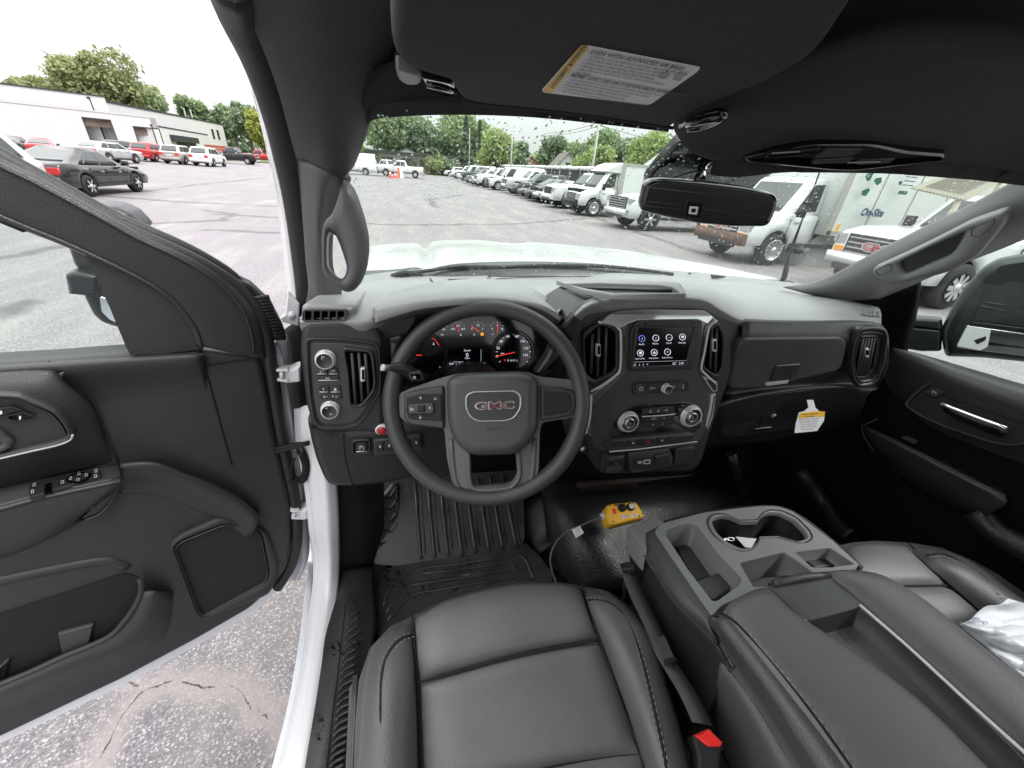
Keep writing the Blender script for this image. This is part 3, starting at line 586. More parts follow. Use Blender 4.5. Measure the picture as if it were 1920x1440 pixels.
# left pillar: rows from the roof down to the dash; left edge = door opening, right edge = windshield
LP = [
 [(418,-60,'y',.52),(470,-60,'y',.50),(560,-60,'y',.47),(680,-60,'y',.47),(790,-60,'y',.50)],
 [(455,10,'y',.60),(500,10,'y',.57),(590,10,'y',.53),(690,10,'y',.54),(768,10,'y',.57)],
 [(496,100,'y',.66),(525,100,'y',.63),(600,100,'y',.60),(680,100,'y',.61),(740,100,'y',.64)],
 [(524,180,'y',.72),(550,180,'y',.69),(610,180,'y',.66),(670,180,'y',.67),(710,180,'y',.70)],
 [(545,260,'y',.78),(566,260,'y',.75),(610,262,'y',.72),(655,262,'y',.73),(684,262,'y',.76)],
 [(556,298,'y',.80),(575,303,'y',.775),(612,322,'y',.75),(645,330,'y',.76),(664,312,'y',.78)]]
m.loft([lerpd(r) for r in LP], 0, 5, 5, .02); ap = B(m, 'pillar_trim', ['pillar_fabric'])
m = MB()
LQ = [
 [(557,294,'y',.81),(577,300,'y',.785),(612,319,'y',.76),(640,327,'y',.77),(657,332,'y',.79)],
 [(563,360,'y',.835),(580,360,'y',.81),(602,360,'y',.79),(625,350,'y',.795),(656,345,'y',.80)],
 [(568,420,'y',.85),(583,420,'y',.83),(598,420,'y',.815),(612,415,'y',.83),(628,420,'y',.84)],
 [(573,490,'y',.87),(586,490,'y',.85),(600,490,'y',.84),(612,490,'y',.85),(625,500,'y',.86)],
 [(578,540,'y',.88),(590,540,'y',.86),(605,545,'y',.85),(622,545,'y',.86),(640,535,'y',.87)],
 [(572,574,'y',.88),(590,574,'y',.86),(605,574,'y',.85),(622,574,'y',.86),(640,560,'y',.87)]]
m.loft([lerpd(r) for r in LQ], 0, 4, 4, .02); lt = B(m, 'lower_pillar_trim', ['plastic_pillar'])
# grab handle on the left pillar
HPl = Plane(W(655,450,'y',.745), (.10, -1, .25)); m = MB()
ho_ = rnd([(641,330),(660,342),(672,368),(684,405),(692,440),(693,470),(689,500),(679,528),(664,546),(648,549),(630,538),(610,520),(603,505),(602,470),(603,430),(608,412),(622,400),(632,372)], 9, 5); hi_ = rnd([(617,432),(628,438),(636,456),(645,482),(650,500),(648,514),(641,524),(630,519),(618,508),(612,498),(611,470),(612,440)], 6, 5)
o_ = resamp([Vector(a) for a in ho_], 72); k0 = max(range(72), key=lambda k: -o_[k].y); c_ = sum(hi_, Vector((0, 0)))/len(hi_)
def polar(loop):   # both outlines sampled at the same bearings from the hole's middle
    L_p = resamp(loop, 400); out = []
    for k in range(72):
        a = 2*math.pi*k/72-math.pi/2; out.append(min(L_p, key=lambda p: abs((math.atan2(p.y-c_.y, p.x-c_.x)-a+math.pi) % (2*math.pi)-math.pi)))
    return out
m.ring(HPl, polar(ho_), polar(hi_), .010, .045, .010, 0); B(m, 'grab_handle', ['plastic_pillar'], lt)
# weather strip and white pillar edge outside it
ws = [(405,-60,'y',.58),(428,20,'y',.66),(462,95,'y',.72),(488,165,'y',.77),(508,235,'y',.82),(522,300,'y',.86),(534,360,'y',.89),(543,420,'y',.91),(551,490,'y',.93),(556,540,'y',.94),(559,590,'y',.94)]
m = MB(); P_ = [W(*q) for q in ws]; m.tube([p+Vector((.012,-.01,0)) for p in P_], .011, 0, 10, 3)
m.tube([W(q[0]+22, q[1], 'y', q[3]-.01) for q in ws], .026, 0, 12, 3); B(m, 'weather_strip', ['rubber'])
m = MB(); m.loft([[W(q[0]-w_, q[1], 'y', q[3]+.03+d) for q in ws] for w_, d in ((-26, 0), (2, .0), (12, .01), (19, .05))], 0, 3, 2, .01); B(m, 'outer_pillar', ['white_paint'])
# right pillar
m = MB()
RP = [
 [(1467,538,'y',1.02),(1540,524,'y',.95),(1640,472,'y',.86),(1740,421,'y',.78),(1840,372,'y',.70),(1960,305,'y',.60),(2080,240,'y',.5)],
 [(1500,548,'y',.98),(1570,535,'y',.91),(1665,490,'y',.82),(1765,437,'y',.74),(1865,392,'y',.66),(1990,335,'y',.56),(2100,275,'y',.46)],
 [(1550,560,'y',.95),(1610,547,'y',.885),(1690,515,'y',.795),(1785,470,'y',.715),(1880,425,'y',.645),(2000,375,'y',.545),(2110,315,'y',.44)],
 [(1600,575,'y',.92),(1650,560,'y',.865),(1710,535,'y',.80),(1800,497,'y',.72),(1890,462,'y',.65),(2010,410,'y',.55),(2130,355,'y',.44)]]
m.loft([lerpd(r) for r in RP], 0, 5, 5, .02); rp = B(m, 'pillar_trim', ['plastic_grey'])
pl = Plane(W(1740,470,'y',.725), (W(1850,415,'y',.66)-W(1650,505,'y',.82)).cross(W(1765,437,'y',.73)-W(1785,490,'y',.70)))
m = MB(); ho = rnd([(1630,508),(1680,486),(1740,458),(1815,420),(1892,393,16),(1882,424),(1835,480),(1790,508),(1750,520),(1672,537,14),(1645,528)], 10, 5)
hi = rnd([(1684,494),(1710,480),(1740,465),(1808,436),(1800,452),(1790,470),(1778,482),(1748,494),(1697,517),(1688,508)], 5, 5)
m.ring(pl, ho, hi, .022, .03, .008, 0); m.slab(pl, hi, .006, .02, 0, 1)
for q in ([(1640,508),(1668,493),(1674,506),(1650,518)], [(1822,428),(1866,408),(1862,424),(1836,444),(1820,442)]): m.ptube(pl, rnd(q, 5), .0008, .0225, 1, 0, 5, True)
B(m, 'grab_handle', ['plastic_grey', 'plastic_mid'], rp)
m = MB(); m.loft([[W(1590,575,'y',.90),W(1660,555,'y',.86),W(1722,532,'y',.80)],[W(1640,600,'y',.88),W(1680,590,'y',.84),W(1708,585,'y',.80)],[W(1660,660,'y',.86),W(1675,655,'y',.83),W(1690,648,'y',.80)],[W(1650,700,'y',.86),W(1670,700,'y',.83),W(1684,690,'y',.80)]], 0, 4, 4, .02); B(m, 'door_seal', ['carpet'])
# ---------------- roof lining
m = MB()
m.loft([[W(712,212,'y',.72), W(722,180,'y',.70), W(860,180,'y',.66), W(1100,205,'y',.66), W(1300,225,'y',.66), W(1500,250,'y',.66), W(1700,262,'y',.66), W(1930,295,'y',.62), W(2100,255,'y',.55)],
        [W(735,110,'y',.655), W(790,60,'y',.62)]+[Vector((x, .50, 1.905)) for x in (.12, .25, .45, .65, .85, 1.1, 1.3)], [W(775,0,'y',.565), W(830,-40,'y',.50)]+[Vector((x, .25, 1.955)) for x in (.1, .25, .45, .65, .85, 1.1, 1.32)], [Vector((x, -.3, 1.965)) for x in (-.18, -.05, .1, .25, .45, .65, .85, 1.1, 1.34)], [Vector((x, -1.6, 1.95)) for x in (-.2, -.1, .05, .25, .45, .65, .85, 1.1, 1.34)]], 0, 4, 4, .02)
B(m, 'roof_lining', ['headliner'])
m = MB()
hl = [W(648,262,'y',.80),W(668,224,'y',.74),W(690,203,'y',.70),W(740,194,'y',.66),W(860,190,'y',.64),W(1000,196,'y',.64),W(1130,210,'y',.64),W(1260,226,'y',.64)]
hu = [W(600,200,'y',.72),W(640,165,'y',.68),W(700,130,'y',.64),W(760,110,'y',.60),W(860,110,'y',.58),W(1000,120,'y',.58),W(1130,140,'y',.58),W(1260,160,'y',.58)]
m.loft([hu, [a.lerp(b, .6)+Vector((0,-.01,-.004)) for a, b in zip(hu, hl)], hl, [p+Vector((0, .03, .02)) for p in hl]], 0, 4, 3, .015); B(m, 'windshield_header', ['headliner'])
# overhead console bulge and right side lining
m = MB()
m.loft([[W(1275,215,'y',.52),W(1340,175,'y',.48),W(1480,130,'y',.44),W(1700,80,'y',.38),W(1990,110,'y',.34)],
        [W(1262,236,'y',.545),W(1360,215,'y',.49),W(1500,190,'y',.46),W(1700,180,'y',.44),W(1990,190,'y',.42)],
        [W(1275,262,'y',.58),W(1370,262,'y',.55),W(1500,250,'y',.54),W(1720,262,'y',.53),W(1990,250,'y',.50)],
        [W(1300,287,'y',.60),W(1360,300,'y',.585),W(1480,285,'y',.58),W(1750,303,'y',.57),W(2000,322,'y',.53)],
        [W(1345,303,'y',.615),W(1400,305,'y',.605),W(1500,298,'y',.605),W(1760,306,'y',.59),W(1940,326,'y',.55)],
        [W(1360,300,'y',.66),W(1420,300,'y',.66),W(1560,296,'y',.66),W(1770,304,'y',.64),W(1990,326,'y',.60)]], 0, 5, 4, .02); oc = B(m, 'overhead_console', ['visor_fabric'])
op_ = Plane(W(1580,298,'y',.575), (0,-.75,-1)); m = MB()
m.slab(op_, rnd([(1392,297),(1470,281),(1530,272),(1640,272),(1700,285),(1776,291),(1768,303),(1690,312),(1600,322),(1560,321),(1400,306)], 16, 5), .009, .02, .004, 0)
for q in ([(1440,288),(1540,279),(1520,290),(1434,299)], [(1550,279),(1620,280),(1600,293),(1524,297)], [(1530,300),(1600,296),(1590,306),(1520,308)], [(1612,300),(1680,297),(1668,306),(1606,310)]): m.slab(op_, rnd(q, 3), .013, .006, .0015, 1)
m.ptube(op_, [(1448,287),(1500,284)], .0012, .0155, 2); m.ptube(op_, [(1590,305),(1650,303)], .0012, .0155, 2)
B(m, 'map_light', ['gloss_black', 'plastic', 'mark_dim'], oc)
# ---------------- sun visor
VS = Plane(W(1060,150,'y',.44), (W(1265,240,'y',.585)-W(862,190,'y',.585)).cross(W(1000,20,'y',.335)-W(1060,216,'y',.585)))
m = MB(); vq = rnd([(742,-70),(736,60),(736,95,20),(748,120,14),(790,138,10),(842,152,16),(852,172,10),(862,186,14),(900,197),(1000,206),(1130,222),(1262,241,10),(1276,226,14),(1335,196),(1440,158,30),(1530,108,30),(1590,20),(1630,-70)], 12, 4)
m.slab(VS, vq, .0, .022, .010, 0); m.ptube(VS, [(868,191),(900,196),(1000,205),(1130,221),(1262,240)], .0022, .0, 0, 3); vis = B(m, 'sun_visor', ['visor_fabric'])
m = MB(); Lp = rnd([(1090,87.5),(1103,88),(1313,128),(1306,136),(1221,195),(1213,197),(1019,173.5),(1016,170)], 3, 3); m.slab(VS, Lp, .0012, .001, 0, 0); yl = [(1090,87.8),(1104,90),(1036,174.6),(1019,173),(1017.5,171)]; m.slab(VS, yl, .0016, .001, 0, 1)
ux = (1312-1105, 127-89.5); uy = (1104-1034, 90-174.5)
def lab(t, a, b, h, mi=2, al='LEFT', off=0.0): m.text(VS, t, 1107+ux[0]*a-uy[0]*b, 92+ux[1]*a-uy[1]*b, h, ux, uy, .0022, mi, .0001, al, off=off)
lab('EVEN WITH ADVANCED AIR BAGS', .02, .06, 8.6, off=.02)
for i, t in enumerate(('\u2022 Children can be killed or seriously injured by the air bag', '\u2022 The back seat is the safest place for children', '\u2022 Never put a rear-facing child seat in the front', '\u2022 Always use seat belts and child restraints', "\u2022 See owner's manual for more information about", '  air bags')): lab(t, .02, .145+i*.07, 6.2)
lab('M\u00caME AVEC DES SACS GONFLABLES INTELLIGENTS', .02, .575, 7.4, off=.02)
for i, t in enumerate(('\u2022 Les enfants peuvent \u00eatre tu\u00e9s ou gri\u00e8vement bless\u00e9s par les sacs gonflables', '\u2022 Le si\u00e8ge arri\u00e8re est l\'endroit le plus s\u00fbr pour les enfants', '\u2022 Ne jamais placer un si\u00e8ge de b\u00e9b\u00e9 \u00e0 l\'avant', '\u2022 Toujours utiliser les ceintures de s\u00e9curit\u00e9', '\u2022 Voir le guide du propri\u00e9taire pour plus de renseignements')): lab(t, .02, .65+i*.065, 5.2)
yd = (1104-1036, 90-174.6); m.text(VS, 'AVERTISSEMENT \u25B2 WARNING', 1063, 129.5, 8.5, yd, (-1.0, -.28), .0024, 2, .0001, off=.015, sx=.66)
for c in ((1247,142),(1273,145)): m.slab(VS, rnd([(c[0]-8,c[1]-5),(c[0]+8,c[1]-3),(c[0]+3,c[1]+7),(c[0]-12,c[1]+5)], 2), .0022, .001, 0, 3); m.slab(VS, circ(c[0]+3, c[1]-7, 3, 2, 10), .0022, .001, 0, 3)
B(m, 'warning_label', ['paper', 'yellow_label', 'ink', 'mark_dim'], vis, 'white and yellow airbag warning label in English and French')
m = MB(); cl = Plane(W(1315,232,'y',.55), VS.n); m.tube([cl.at(x, y, .015) for x, y in [(1278,236),(1300,222),(1345,210),(1360,216),(1345,228),(1318,238),(1290,242)]], .004, 0, 8, 3); m.tube([cl.at(x, y, .02) for x, y in [(1290,232),(1330,222),(1352,219)]], .005, 0, 8, 3); B(m, 'visor_clip', ['gloss_black'], vis)
m = MB(); hpl = Plane(W(800,160,'y',.57), VS.n); m.slab(hpl, rnd([(741,128),(790,143),(792,160),(765,162),(745,152)], 9), .0, .012, .005, 0); m.slab(Plane(hpl.p-hpl.n*.004, hpl.n), rnd([(786,144),(852,158),(862,184),(828,182),(800,172)], 7), 0, .012, .004, 1); m.tube([hpl.at(800,158,.006), hpl.at(830,164,.007), hpl.at(852,172,.003)], .0035, 1, 8, 3); B(m, 'visor_hinge', ['plastic_grey', 'gloss_black'])
# ---------------- rear view mirror
RM = Plane(W(1330,382,'y',.69), (-.42, -1, -.12)); m = MB()
mo = rnd([(1209,344),(1222,335),(1260,335),(1320,341),(1400,352),(1455,365),(1462,374),(1458,395),(1447,420),(1436,427),(1380,427),(1310,421),(1250,409),(1203,397),(1198,384)], 10, 5)
m.slab(RM, mo, 0, .03, .012, 0); m.slab(RM, scalep(mo, .93, None, .84), .0015, .003, .001, 1)
for a, b in (((1222,352),(1450,378)), ((1215,378),(1290,386)), ((1318,392),(1440,408)), ((1212,386),(1285,394))): m.ptube(RM, [a, b], .0007, .002, 2)
m.slab(RM, rnd([(1288,377),(1320,381),(1314,409),(1282,405)], 3), .0045, .004, .001, 0)
m.ring(RM, rnd([(1294,387),(1310,388),(1307,403),(1291,401)], 1.5, 3), rnd([(1297.5,391),(1306,391.7),(1304,399),(1295.5,398)], .8, 3), .0065, .003, .0004, 3); m.ptube(RM, [(1208,345),(1222,335),(1260,335),(1300,338)], .0013, -.001, 4, 2)
rm = B(m, 'rear_view_mirror', ['gloss_black', 'mirror_back' if 'mirror_back' in MAT else 'black', 'plastic_mid', 'mark', 'satin_silver'])
m = MB(); m.tube([W(1312,345,'y',.715),W(1316,325,'y',.725),W(1325,305,'y',.74)], [.012,.010,.014], 0, 12, 3)
MMp = Plane(W(1330,320,'y',.745), (0,-.7,-.8)); m.slab(MMp, rnd([(1207,350),(1215,334),(1240,304),(1272,268),(1300,270),(1380,285),(1460,300),(1478,312),(1440,332),(1400,352),(1385,360),(1330,354),(1250,345)], 8), 0, .02, .006, 0)
for q in ([(1250,338),(1300,322),(1360,318)], [(1345,350),(1380,335),(1420,318)]): m.ptube(MMp, q, .0012, .0, 1, 3)
mm = [W(1215,345,'y',.80),W(1240,310,'y',.78),W(1272,272,'y',.74)]
0 and m.loft([mm, [W(1290,352,'y',.79),W(1300,318,'y',.76),W(1320,285,'y',.72)], [W(1380,350,'y',.79),W(1390,325,'y',.76),W(1400,298,'y',.72)], [W(1400,345,'y',.81),W(1450,322,'y',.78),W(1480,300,'y',.74)]], 0, 5, 4, .03)
B(m, 'mirror_mount', ['gloss_black', 'plastic_mid'])
# ---------------- windshield, wipers, bonnet, antenna
wA = Vector((0, 1.24, 1.40)); wB = Vector((0, .60, 1.83)); m = MB()
_nn = Vector((0, -(wB.z-wA.z), -(wA.y-wB.y))); WSP = Plane(wA, _nn)
m.slab(WSP, [(604,560),(622,480),(640,400),(655,330),(668,310),(686,240),(702,196),(860,180),(1100,198),(1300,215),(1600,235),(1960,290),(1990,330),(1860,385),(1760,432),(1660,482),(1560,528),(1467,548),(1300,545),(1000,530),(700,545)], 0, .005, 0, 0)
B(m, 'windshield', ['windshield'])
m = MB(); hood = []
HB = [(672,513),(740,510),(780,506),(800,511),(822,505),(860,499),(920,496),(1000,495),(1100,498),(1180,505),(1262,515),(1300,515),(1380,524),(1470,534)]
HF = [(686,465),(740,460),(783,459),(797,469),(812,456),(850,453),(905,453),(960,459),(1010,457),(1060,461),(1150,469),(1230,482),(1330,500),(1500,540)]
hb = [W(x, y, 'y', 1.36) for x, y in HB]; hf = [W(x, y, 'y', 2.2 if i < 11 else 2.2-.3*(i-10)) for i, (x, y) in enumerate(HF)]
HR = [[p+Vector((0, -.10, -.05)) for p in hb], hb]
for t, bu in ((.3, .012), (.65, .016), (.9, .004), (1, 0)): HR.append([a.lerp(b, t)+Vector((0, 0, bu)) for a, b in zip(hb, hf)])
HR.append([p+Vector((0, .06, -.05)) for p in hf]); HR.append([p+Vector((0, .10, -.5)) for p in hf])
m.loft(HR, 0, 4, 3, .004); hd = B(m, 'hood', ['hood_paint'])
m = MB(); m.loft([[W(x, y-5, 'y', 1.30) for x, y in HB], [W(x, y+4, 'y', 1.24) for x, y in HB], [W(x, y+16, 'y', 1.20)+Vector((0,0,-.02)) for x, y in HB]], 0, 3, 3, .01); B(m, 'cowl_panel', ['shell_black'])
m = MB()
for pts in ([(745,517),(800,508),(870,500),(950,501),(1040,499),(1100,500)], [(900,506),(1000,498),(1120,499),(1200,506),(1262,514)], [(1290,514),(1380,522),(1470,534)]): m.tube([W(x, y, 'y', 1.235) for x, y in pts], .0055, 0, 6, 3)
m.tube([W(708,528,'y',1.22), W(740,516,'y',1.225), W(760,511,'y',1.23), W(790,514,'y',1.235)], .007, 0, 6, 2); B(m, 'wiper', ['black'])
m = MB(); Ap = W(1467, 532, 'y', 1.30); m.tube([Ap, Ap+Vector((0,0,.01))+(W(1475,500,'y',1.30)-Ap)], [.012, .009], 0, 10); m.tube([Ap, W(1478,485,'y',1.30), W(1503,415,'y',1.30), W(1537,322,'y',1.30), W(1560,240,'y',1.30)], [.0085,.006,.003,.0026,.0022], 0, 8, 2); B(m, 'antenna', ['black'])
# outer body so that the truck stands whole: fenders, front wheel arches, rocker, bed
m = MB()
m.loft([[W(700,520,'y',1.3), Vector((-.16, 2.3, 1.33))], [Vector((-.30, 1.3, 1.30)), Vector((-.29, 2.3, 1.22))], [Vector((-.38, 1.25, 1.05)), Vector((-.36, 2.3, 1.0))], [Vector((-.38, 1.2, .62)), Vector((-.36, 2.35, .62))]], 0, 3, 3, .01); B(m, 'front_fender', ['white_paint'])
m = MB(); m.loft([[Vector((1.50, 1.0, 1.38)), Vector((1.34, 1.8, 1.38)), Vector((1.3, 2.3, 1.33))], [Vector((1.56, 1.0, 1.25)), Vector((1.46, 1.8, 1.25)), Vector((1.42, 2.3, 1.2))], [Vector((1.57, 1.0, .62)), Vector((1.5, 2.0, .62)), Vector((1.46, 2.35, .62))]], 0, 3, 3, .01); B(m, 'front_fender', ['white_paint'])
# ---------------- raindrops on the windshield
random.seed(11); m = MB()
for k in range(2600):
    x = random.uniform(655, 1900); 
    lo = 205+(x-700)*.055; hi = 520 if x < 1450 else 520-(x-1450)*.3
    y = lo+(hi-lo)*random.random()**.8
    if y < 320 and x < 700: continue
    r = ray(x, y); nn = Vector((0, -(wB.z-wA.z), -(wA.y-wB.y))).normalized(); P = CC+r*((wA-CC).dot(nn)/r.dot(nn))-nn*.006
    if P.y > 1.22 or P.y < .6: continue
    s = random.choice((.0007,.0009,.0011,.0013,.0016,.0021)); u = Vector((1, 0, 0)); v = nn.cross(u)
    base = [P+(u*math.cos(a)+v*math.sin(a)*1.3)*s for a in [2*math.pi*j/7 for j in range(7)]]; mid = [P+(q-P)*.7-nn*s*.35 for q in base]
    m.grid([base, mid], 0, True, True); m.add(mid, [tuple(range(7))], 0, True); m.add(base, [tuple(range(7))], 0, True)
tag(m.build('raindrops', ['drop']), 'small raindrops dotted over the windshield', 'raindrops', kind='stuff')
# ---------------- DRIVER DOOR (open)
DN = Vector((.313, -.95, 0)).normalized(); DP = Plane((-.415, .745, .6), DN, (.95, .313, 0))
DR = None
m = MB()
# lower trim body, solid 5 cm, with the outer steel skin behind it
low = [(-260,705),(0,683),(92,677),(245,664),(375,657),(489,669),(500,720),(520,830),(545,940),(548,1010),(538,1060),(515,1100),(470,1142),(370,1200),(230,1275),(0,1385),(-260,1500)]
m.slab(DP, rnd(low, 14), 0, .05, .012, 0)
door = B(m, 'driver_door', ['door_trim'], TR, 'driver door swung wide open')
m = MB()
sk = [(-290,738),(0,716),(245,700),(380,690),(505,655),(520,640),(535,690),(552,800),(568,900),(571,960),(562,1048),(546,1082),(506,1116),(386,1179),(232,1265),(0,1374),(-290,1488)]
m.slab(DP, rnd(sk, 10), -.03, .10, .01, 0); m.slab(DP, [(x+6, y+8) for x, y in low], -.018, .02, .004, 0)
B(m, 'door_skin', ['white_jamb'], door)
# sealing strip round the trim edge
se = [(-200,160),(-60,230),(60,290),(127,326),(200,365),(267,400),(330,440),(383,475),(433,510),(470,545),(497,590),(510,640),(520,720),(533,820),(548,930),(552,1010),(543,1065),(515,1108)]
se = [(-200,215),(-60,286),(60,352),(127,388),(200,428),(267,458),(330,485),(383,512),(433,545),(470,585),(492,630),(503,690),(518,790),(535,880),(549,950),(553,1012),(543,1068),(516,1112)]
m = MB(); m.ptube(DP, [(x+4, y-10) for x, y in se], .013, -.012, 0, 3, 10); m.ptube(DP, [(x+2, y-26 if i < 9 else y-22) for i, (x, y) in enumerate(se[:12])], .011, -.035, 0, 3, 10); B(m, 'door_seal', ['rubber'], door)
# window frame band, with real thickness, glass opening left free
m = MB()
fo_ = [(-200,165),(-60,258),(0,296),(60,325),(127,362),(200,402),(267,440),(333,470),(383,497),(433,532),(473,580),(490,630),(493,668)]
fi_ = [(-200,318),(-60,383),(0,412),(60,437),(113,458),(165,481),(200,497),(233,513),(283,540),(320,567),(353,607),(366,630),(373,655)]
mid = [((a[0]+b[0])/2, (a[1]+b[1])/2) for a, b in zip(fo_, fi_)]
m.loft([[DP.at(x, y, -.03) for x, y in fo_], [DP.at(x, y+4, .006) for x, y in fo_], [DP.at(a[0]*.5+b[0]*.5, a[1]*.5+b[1]*.5, .010) for a, b in zip(fo_, fi_)], [DP.at(x, y-6, .008) for x, y in fi_], [DP.at(x, y, -.004) for x, y in fi_], [DP.at(x, y+1, -.03) for x, y in fi_]], 0, 4, 4, .004)
m.ptube(DP, [(fo_[i][0]*.86+fi_[i][0]*.14, fo_[i][1]*.86+fi_[i][1]*.14) for i in range(13)], .0022, .012, 0, 3); m.ptube(DP, [(fo_[i][0]*.04+fi_[i][0]*.96, fo_[i][1]*.04+fi_[i][1]*.96-2) for i in range(13)], .0035, .009, 0, 3)
B(m, 'window_frame', ['door_trim'], door)
m = MB(); m.slab(DP, rnd([(158,474),(233,508),(283,534),(323,562),(357,604),(380,655),(300,664),(244,666),(236,650),(205,575)], 3), .004, .03, .0, 0); B(m, 'sail_panel', ['door_trim'], door)
m = MB(); g = [(-190,330),(0,415),(163,484),(246,665),(92,676),(0,682),(-260,706)]; m.slab(DP, g, -.022, .005, 0, 0); B(m, 'window_glass', ['side_glass'], door)
m = MB(); [m.ptube(DP, [(470+k*2.1, 560+k*6.0), (505+k*2.2, 556+k*6.0)], .0042, -.012, 0, 0, 6) for k in range(13)]; m.slab(DP, rnd([(436,520),(470,535),(510,572),(534,620),(538,640),(506,640),(494,600),(470,560)], 6), -.02, .04, .006, 0); B(m, 'ribbed_gasket', ['rubber'], door)
# belt pad (rounded shoulder), main panel and front column with shut lines
m = MB()
def pad(row, l): return [DP.at(x, y, l) for x, y in row]+[DP.at(row[-1][0]+3, row[-1][1]+1, l*.3-.001), DP.at(row[-1][0]+5, row[-1][1]+2, -.003)]
m.loft([pad([(-260,700),(0,682),(92,676),(180,669),(300,662),(366,657)], -.018), pad([(-260,706),(0,687),(92,681),(180,675),(300,667),(368,663)], .016), pad([(-260,735),(0,705),(94,697),(180,690),(300,682),(371,678)], .022), pad([(-260,760),(0,726),(98,716),(182,710),(300,700),(375,694)], .014), pad([(-260,775),(0,745),(110,735),(186,728),(300,716),(378,709)], .006), pad([(-260,800),(0,770),(130,756),(190,748),(300,734),(382,724)], .001), pad([(-260,830),(0,800),(140,790),(195,780),(300,764),(386,752)], -.002)], 0, 4, 4, .004)
B(m, 'belt_pad', ['door_trim'], door)
for q in ([(373,655),(384,690),(398,740),(414,800),(435,872)], [(386,686),(440,677),(493,669)], [(92,677),(95,692),(110,705),(140,722),(170,748),(190,790),(205,830),(222,866)]): m = MB(); m.ptube(DP, q, .0014, .0015 if q[0][0] != 92 else .004, 0, 3, 5); B(m, 'shut_line', ['seam'], door)
# bulge toward the handle zone
m = MB()
m.loft([[DP.at(x, y, l) for x, y, l in [(-260,720,.03),(0,698,.032),(94,694,.03),(110,706,.02),(130,722,.0)]], [DP.at(x, y, l) for x, y, l in [(-260,760,.045),(0,735,.05),(100,738,.045),(160,756,.025),(180,770,-.004)]], [DP.at(x, y, l) for x, y, l in [(-260,830,.045),(0,800,.05),(120,800,.045),(180,815,.02),(202,828,-.004)]], [DP.at(x, y, l) for x, y, l in [(-260,900,.03),(0,872,.035),(120,850,.03),(190,850,.012),(214,852,-.004)]], [DP.at(x, y, l) for x, y, l in [(-260,950,-.003),(0,925,-.003),(120,895,-.003),(200,874,-.003),(222,868,-.003)]]], 0, 5, 4, .01)
bulge = B(m, 'door_bolster', ['door_trim'], door)
m = MB(); hq = rnd([(-200,742),(0,739),(36,740),(76,757),(108,772),(128,797),(137,817),(133,827),(108,837),(0,862),(-200,900)], 12, 5)
m.ring(DP, hq, scalep(hq, .93, Vector((-40,800)), .86), .062, .03, .007, 0); m.slab(DP, scalep(hq, .93, Vector((-40,800)), .86), .052, .02, 0, 1); m.ptube(DP, [(-100,884),(0,860),(60,846),(108,835),(132,825),(136,815)], .0016, .0625, 2, 3); hr = B(m, 'handle_recess', ['door_trim', 'plastic', 'mark_dim'], door)  # pale bead along the lower edge is a painted highlight
for q, t in (([(-30,768),(22,763),(42,770),(8,779),(-30,786)], '\u25D7'), ([(10,781),(42,772),(66,782),(60,785),(30,790),(18,788)], '\u25D7')):
    m = MB(); m.slab(DP, rnd(q, 2), .058, .006, .0015, 0); m.text(DP, '\u25D7', sum(p[0] for p in q)/len(q), sum(p[1] for p in q)/len(q)+1, 7, lift=.0588, mi=1); B(m, 'lock_button', ['black', 'mark'], hr)
m = MB(); m.ptube(DP, [(-120,800),(-20,806),(4,820),(14,828),(8,838),(-30,848)], .006, .056, 0, 4, 10); B(m, 'pull_handle', ['plastic_mid'], hr)
# armrest with switches
m = MB()
aw = [(-260,985),(0,914),(100,892),(223,870)]; al = [(-260,1030),(0,950),(110,922),(226,898)]
m.loft([[DP.at(x, y, -.002) for x, y in aw], [DP.at(x, y, .03)+Vector((0,0,.0)) for x, y in [(-260,996),(0,924),(100,901),(223,878)]], [DP.at(x, y, .075) for x, y in al], [DP.at(x, y+6, .078) for x, y in al], [DP.at(x, y+16, .070) for x, y in al], [DP.at(x, y, .02) for x, y in [(-260,1120),(0,1035),(95,1000),(150,970)]], [DP.at(x, y, -.002) for x, y in [(-260,1135),(0,1050),(95,1010),(160,975)]]], 0, 4, 4, .008)
m.ptube(DP, [(x, y+4) for x, y in al], .003, .079, 0, 3); ar = B(m, 'armrest', ['plastic_mid'], door)
AR = Plane(DP.at(113, 908, .052), (DP.at(226,898,.075)-DP.at(0,950,.075)).cross(DP.at(110,922,.075)-DP.at(100,892,0)))
m = MB(); m.slab(AR, rnd([(52,909),(110,894),(186,878),(190,890),(120,912),(54,932)], 4), .004, .01, .002, 0); m.slab(AR, [(84,907),(96,904),(97,920),(82,924)], .0055, .003, .001, 1); m.ptube(AR, circ(148, 895, 22, 8, 24, -.22), .0016, .005, 1, 0, 6, True)
for x, y in ((64,909),(61,922),(117,904),(148,888),(162,890),(132,897),(146,900),(180,883),(179,893)): m.text(AR, '\u25A1', x, y, 5, (1,-.2), lift=.0055, mi=2)
B(m, 'switch_panel', ['black', 'void', 'mark'], ar)
m = MB(); m.slab(DP, rnd([(150,972),(226,905),(230,915),(185,968),(165,975)], 3), .02, .02, .004, 0); m.ptube(DP, [(160,974),(190,962),(214,930),(228,903)], .0022, .022, 1, 3); B(m, 'armrest_bracket', ['gloss_black', 'plastic_mid'], ar)
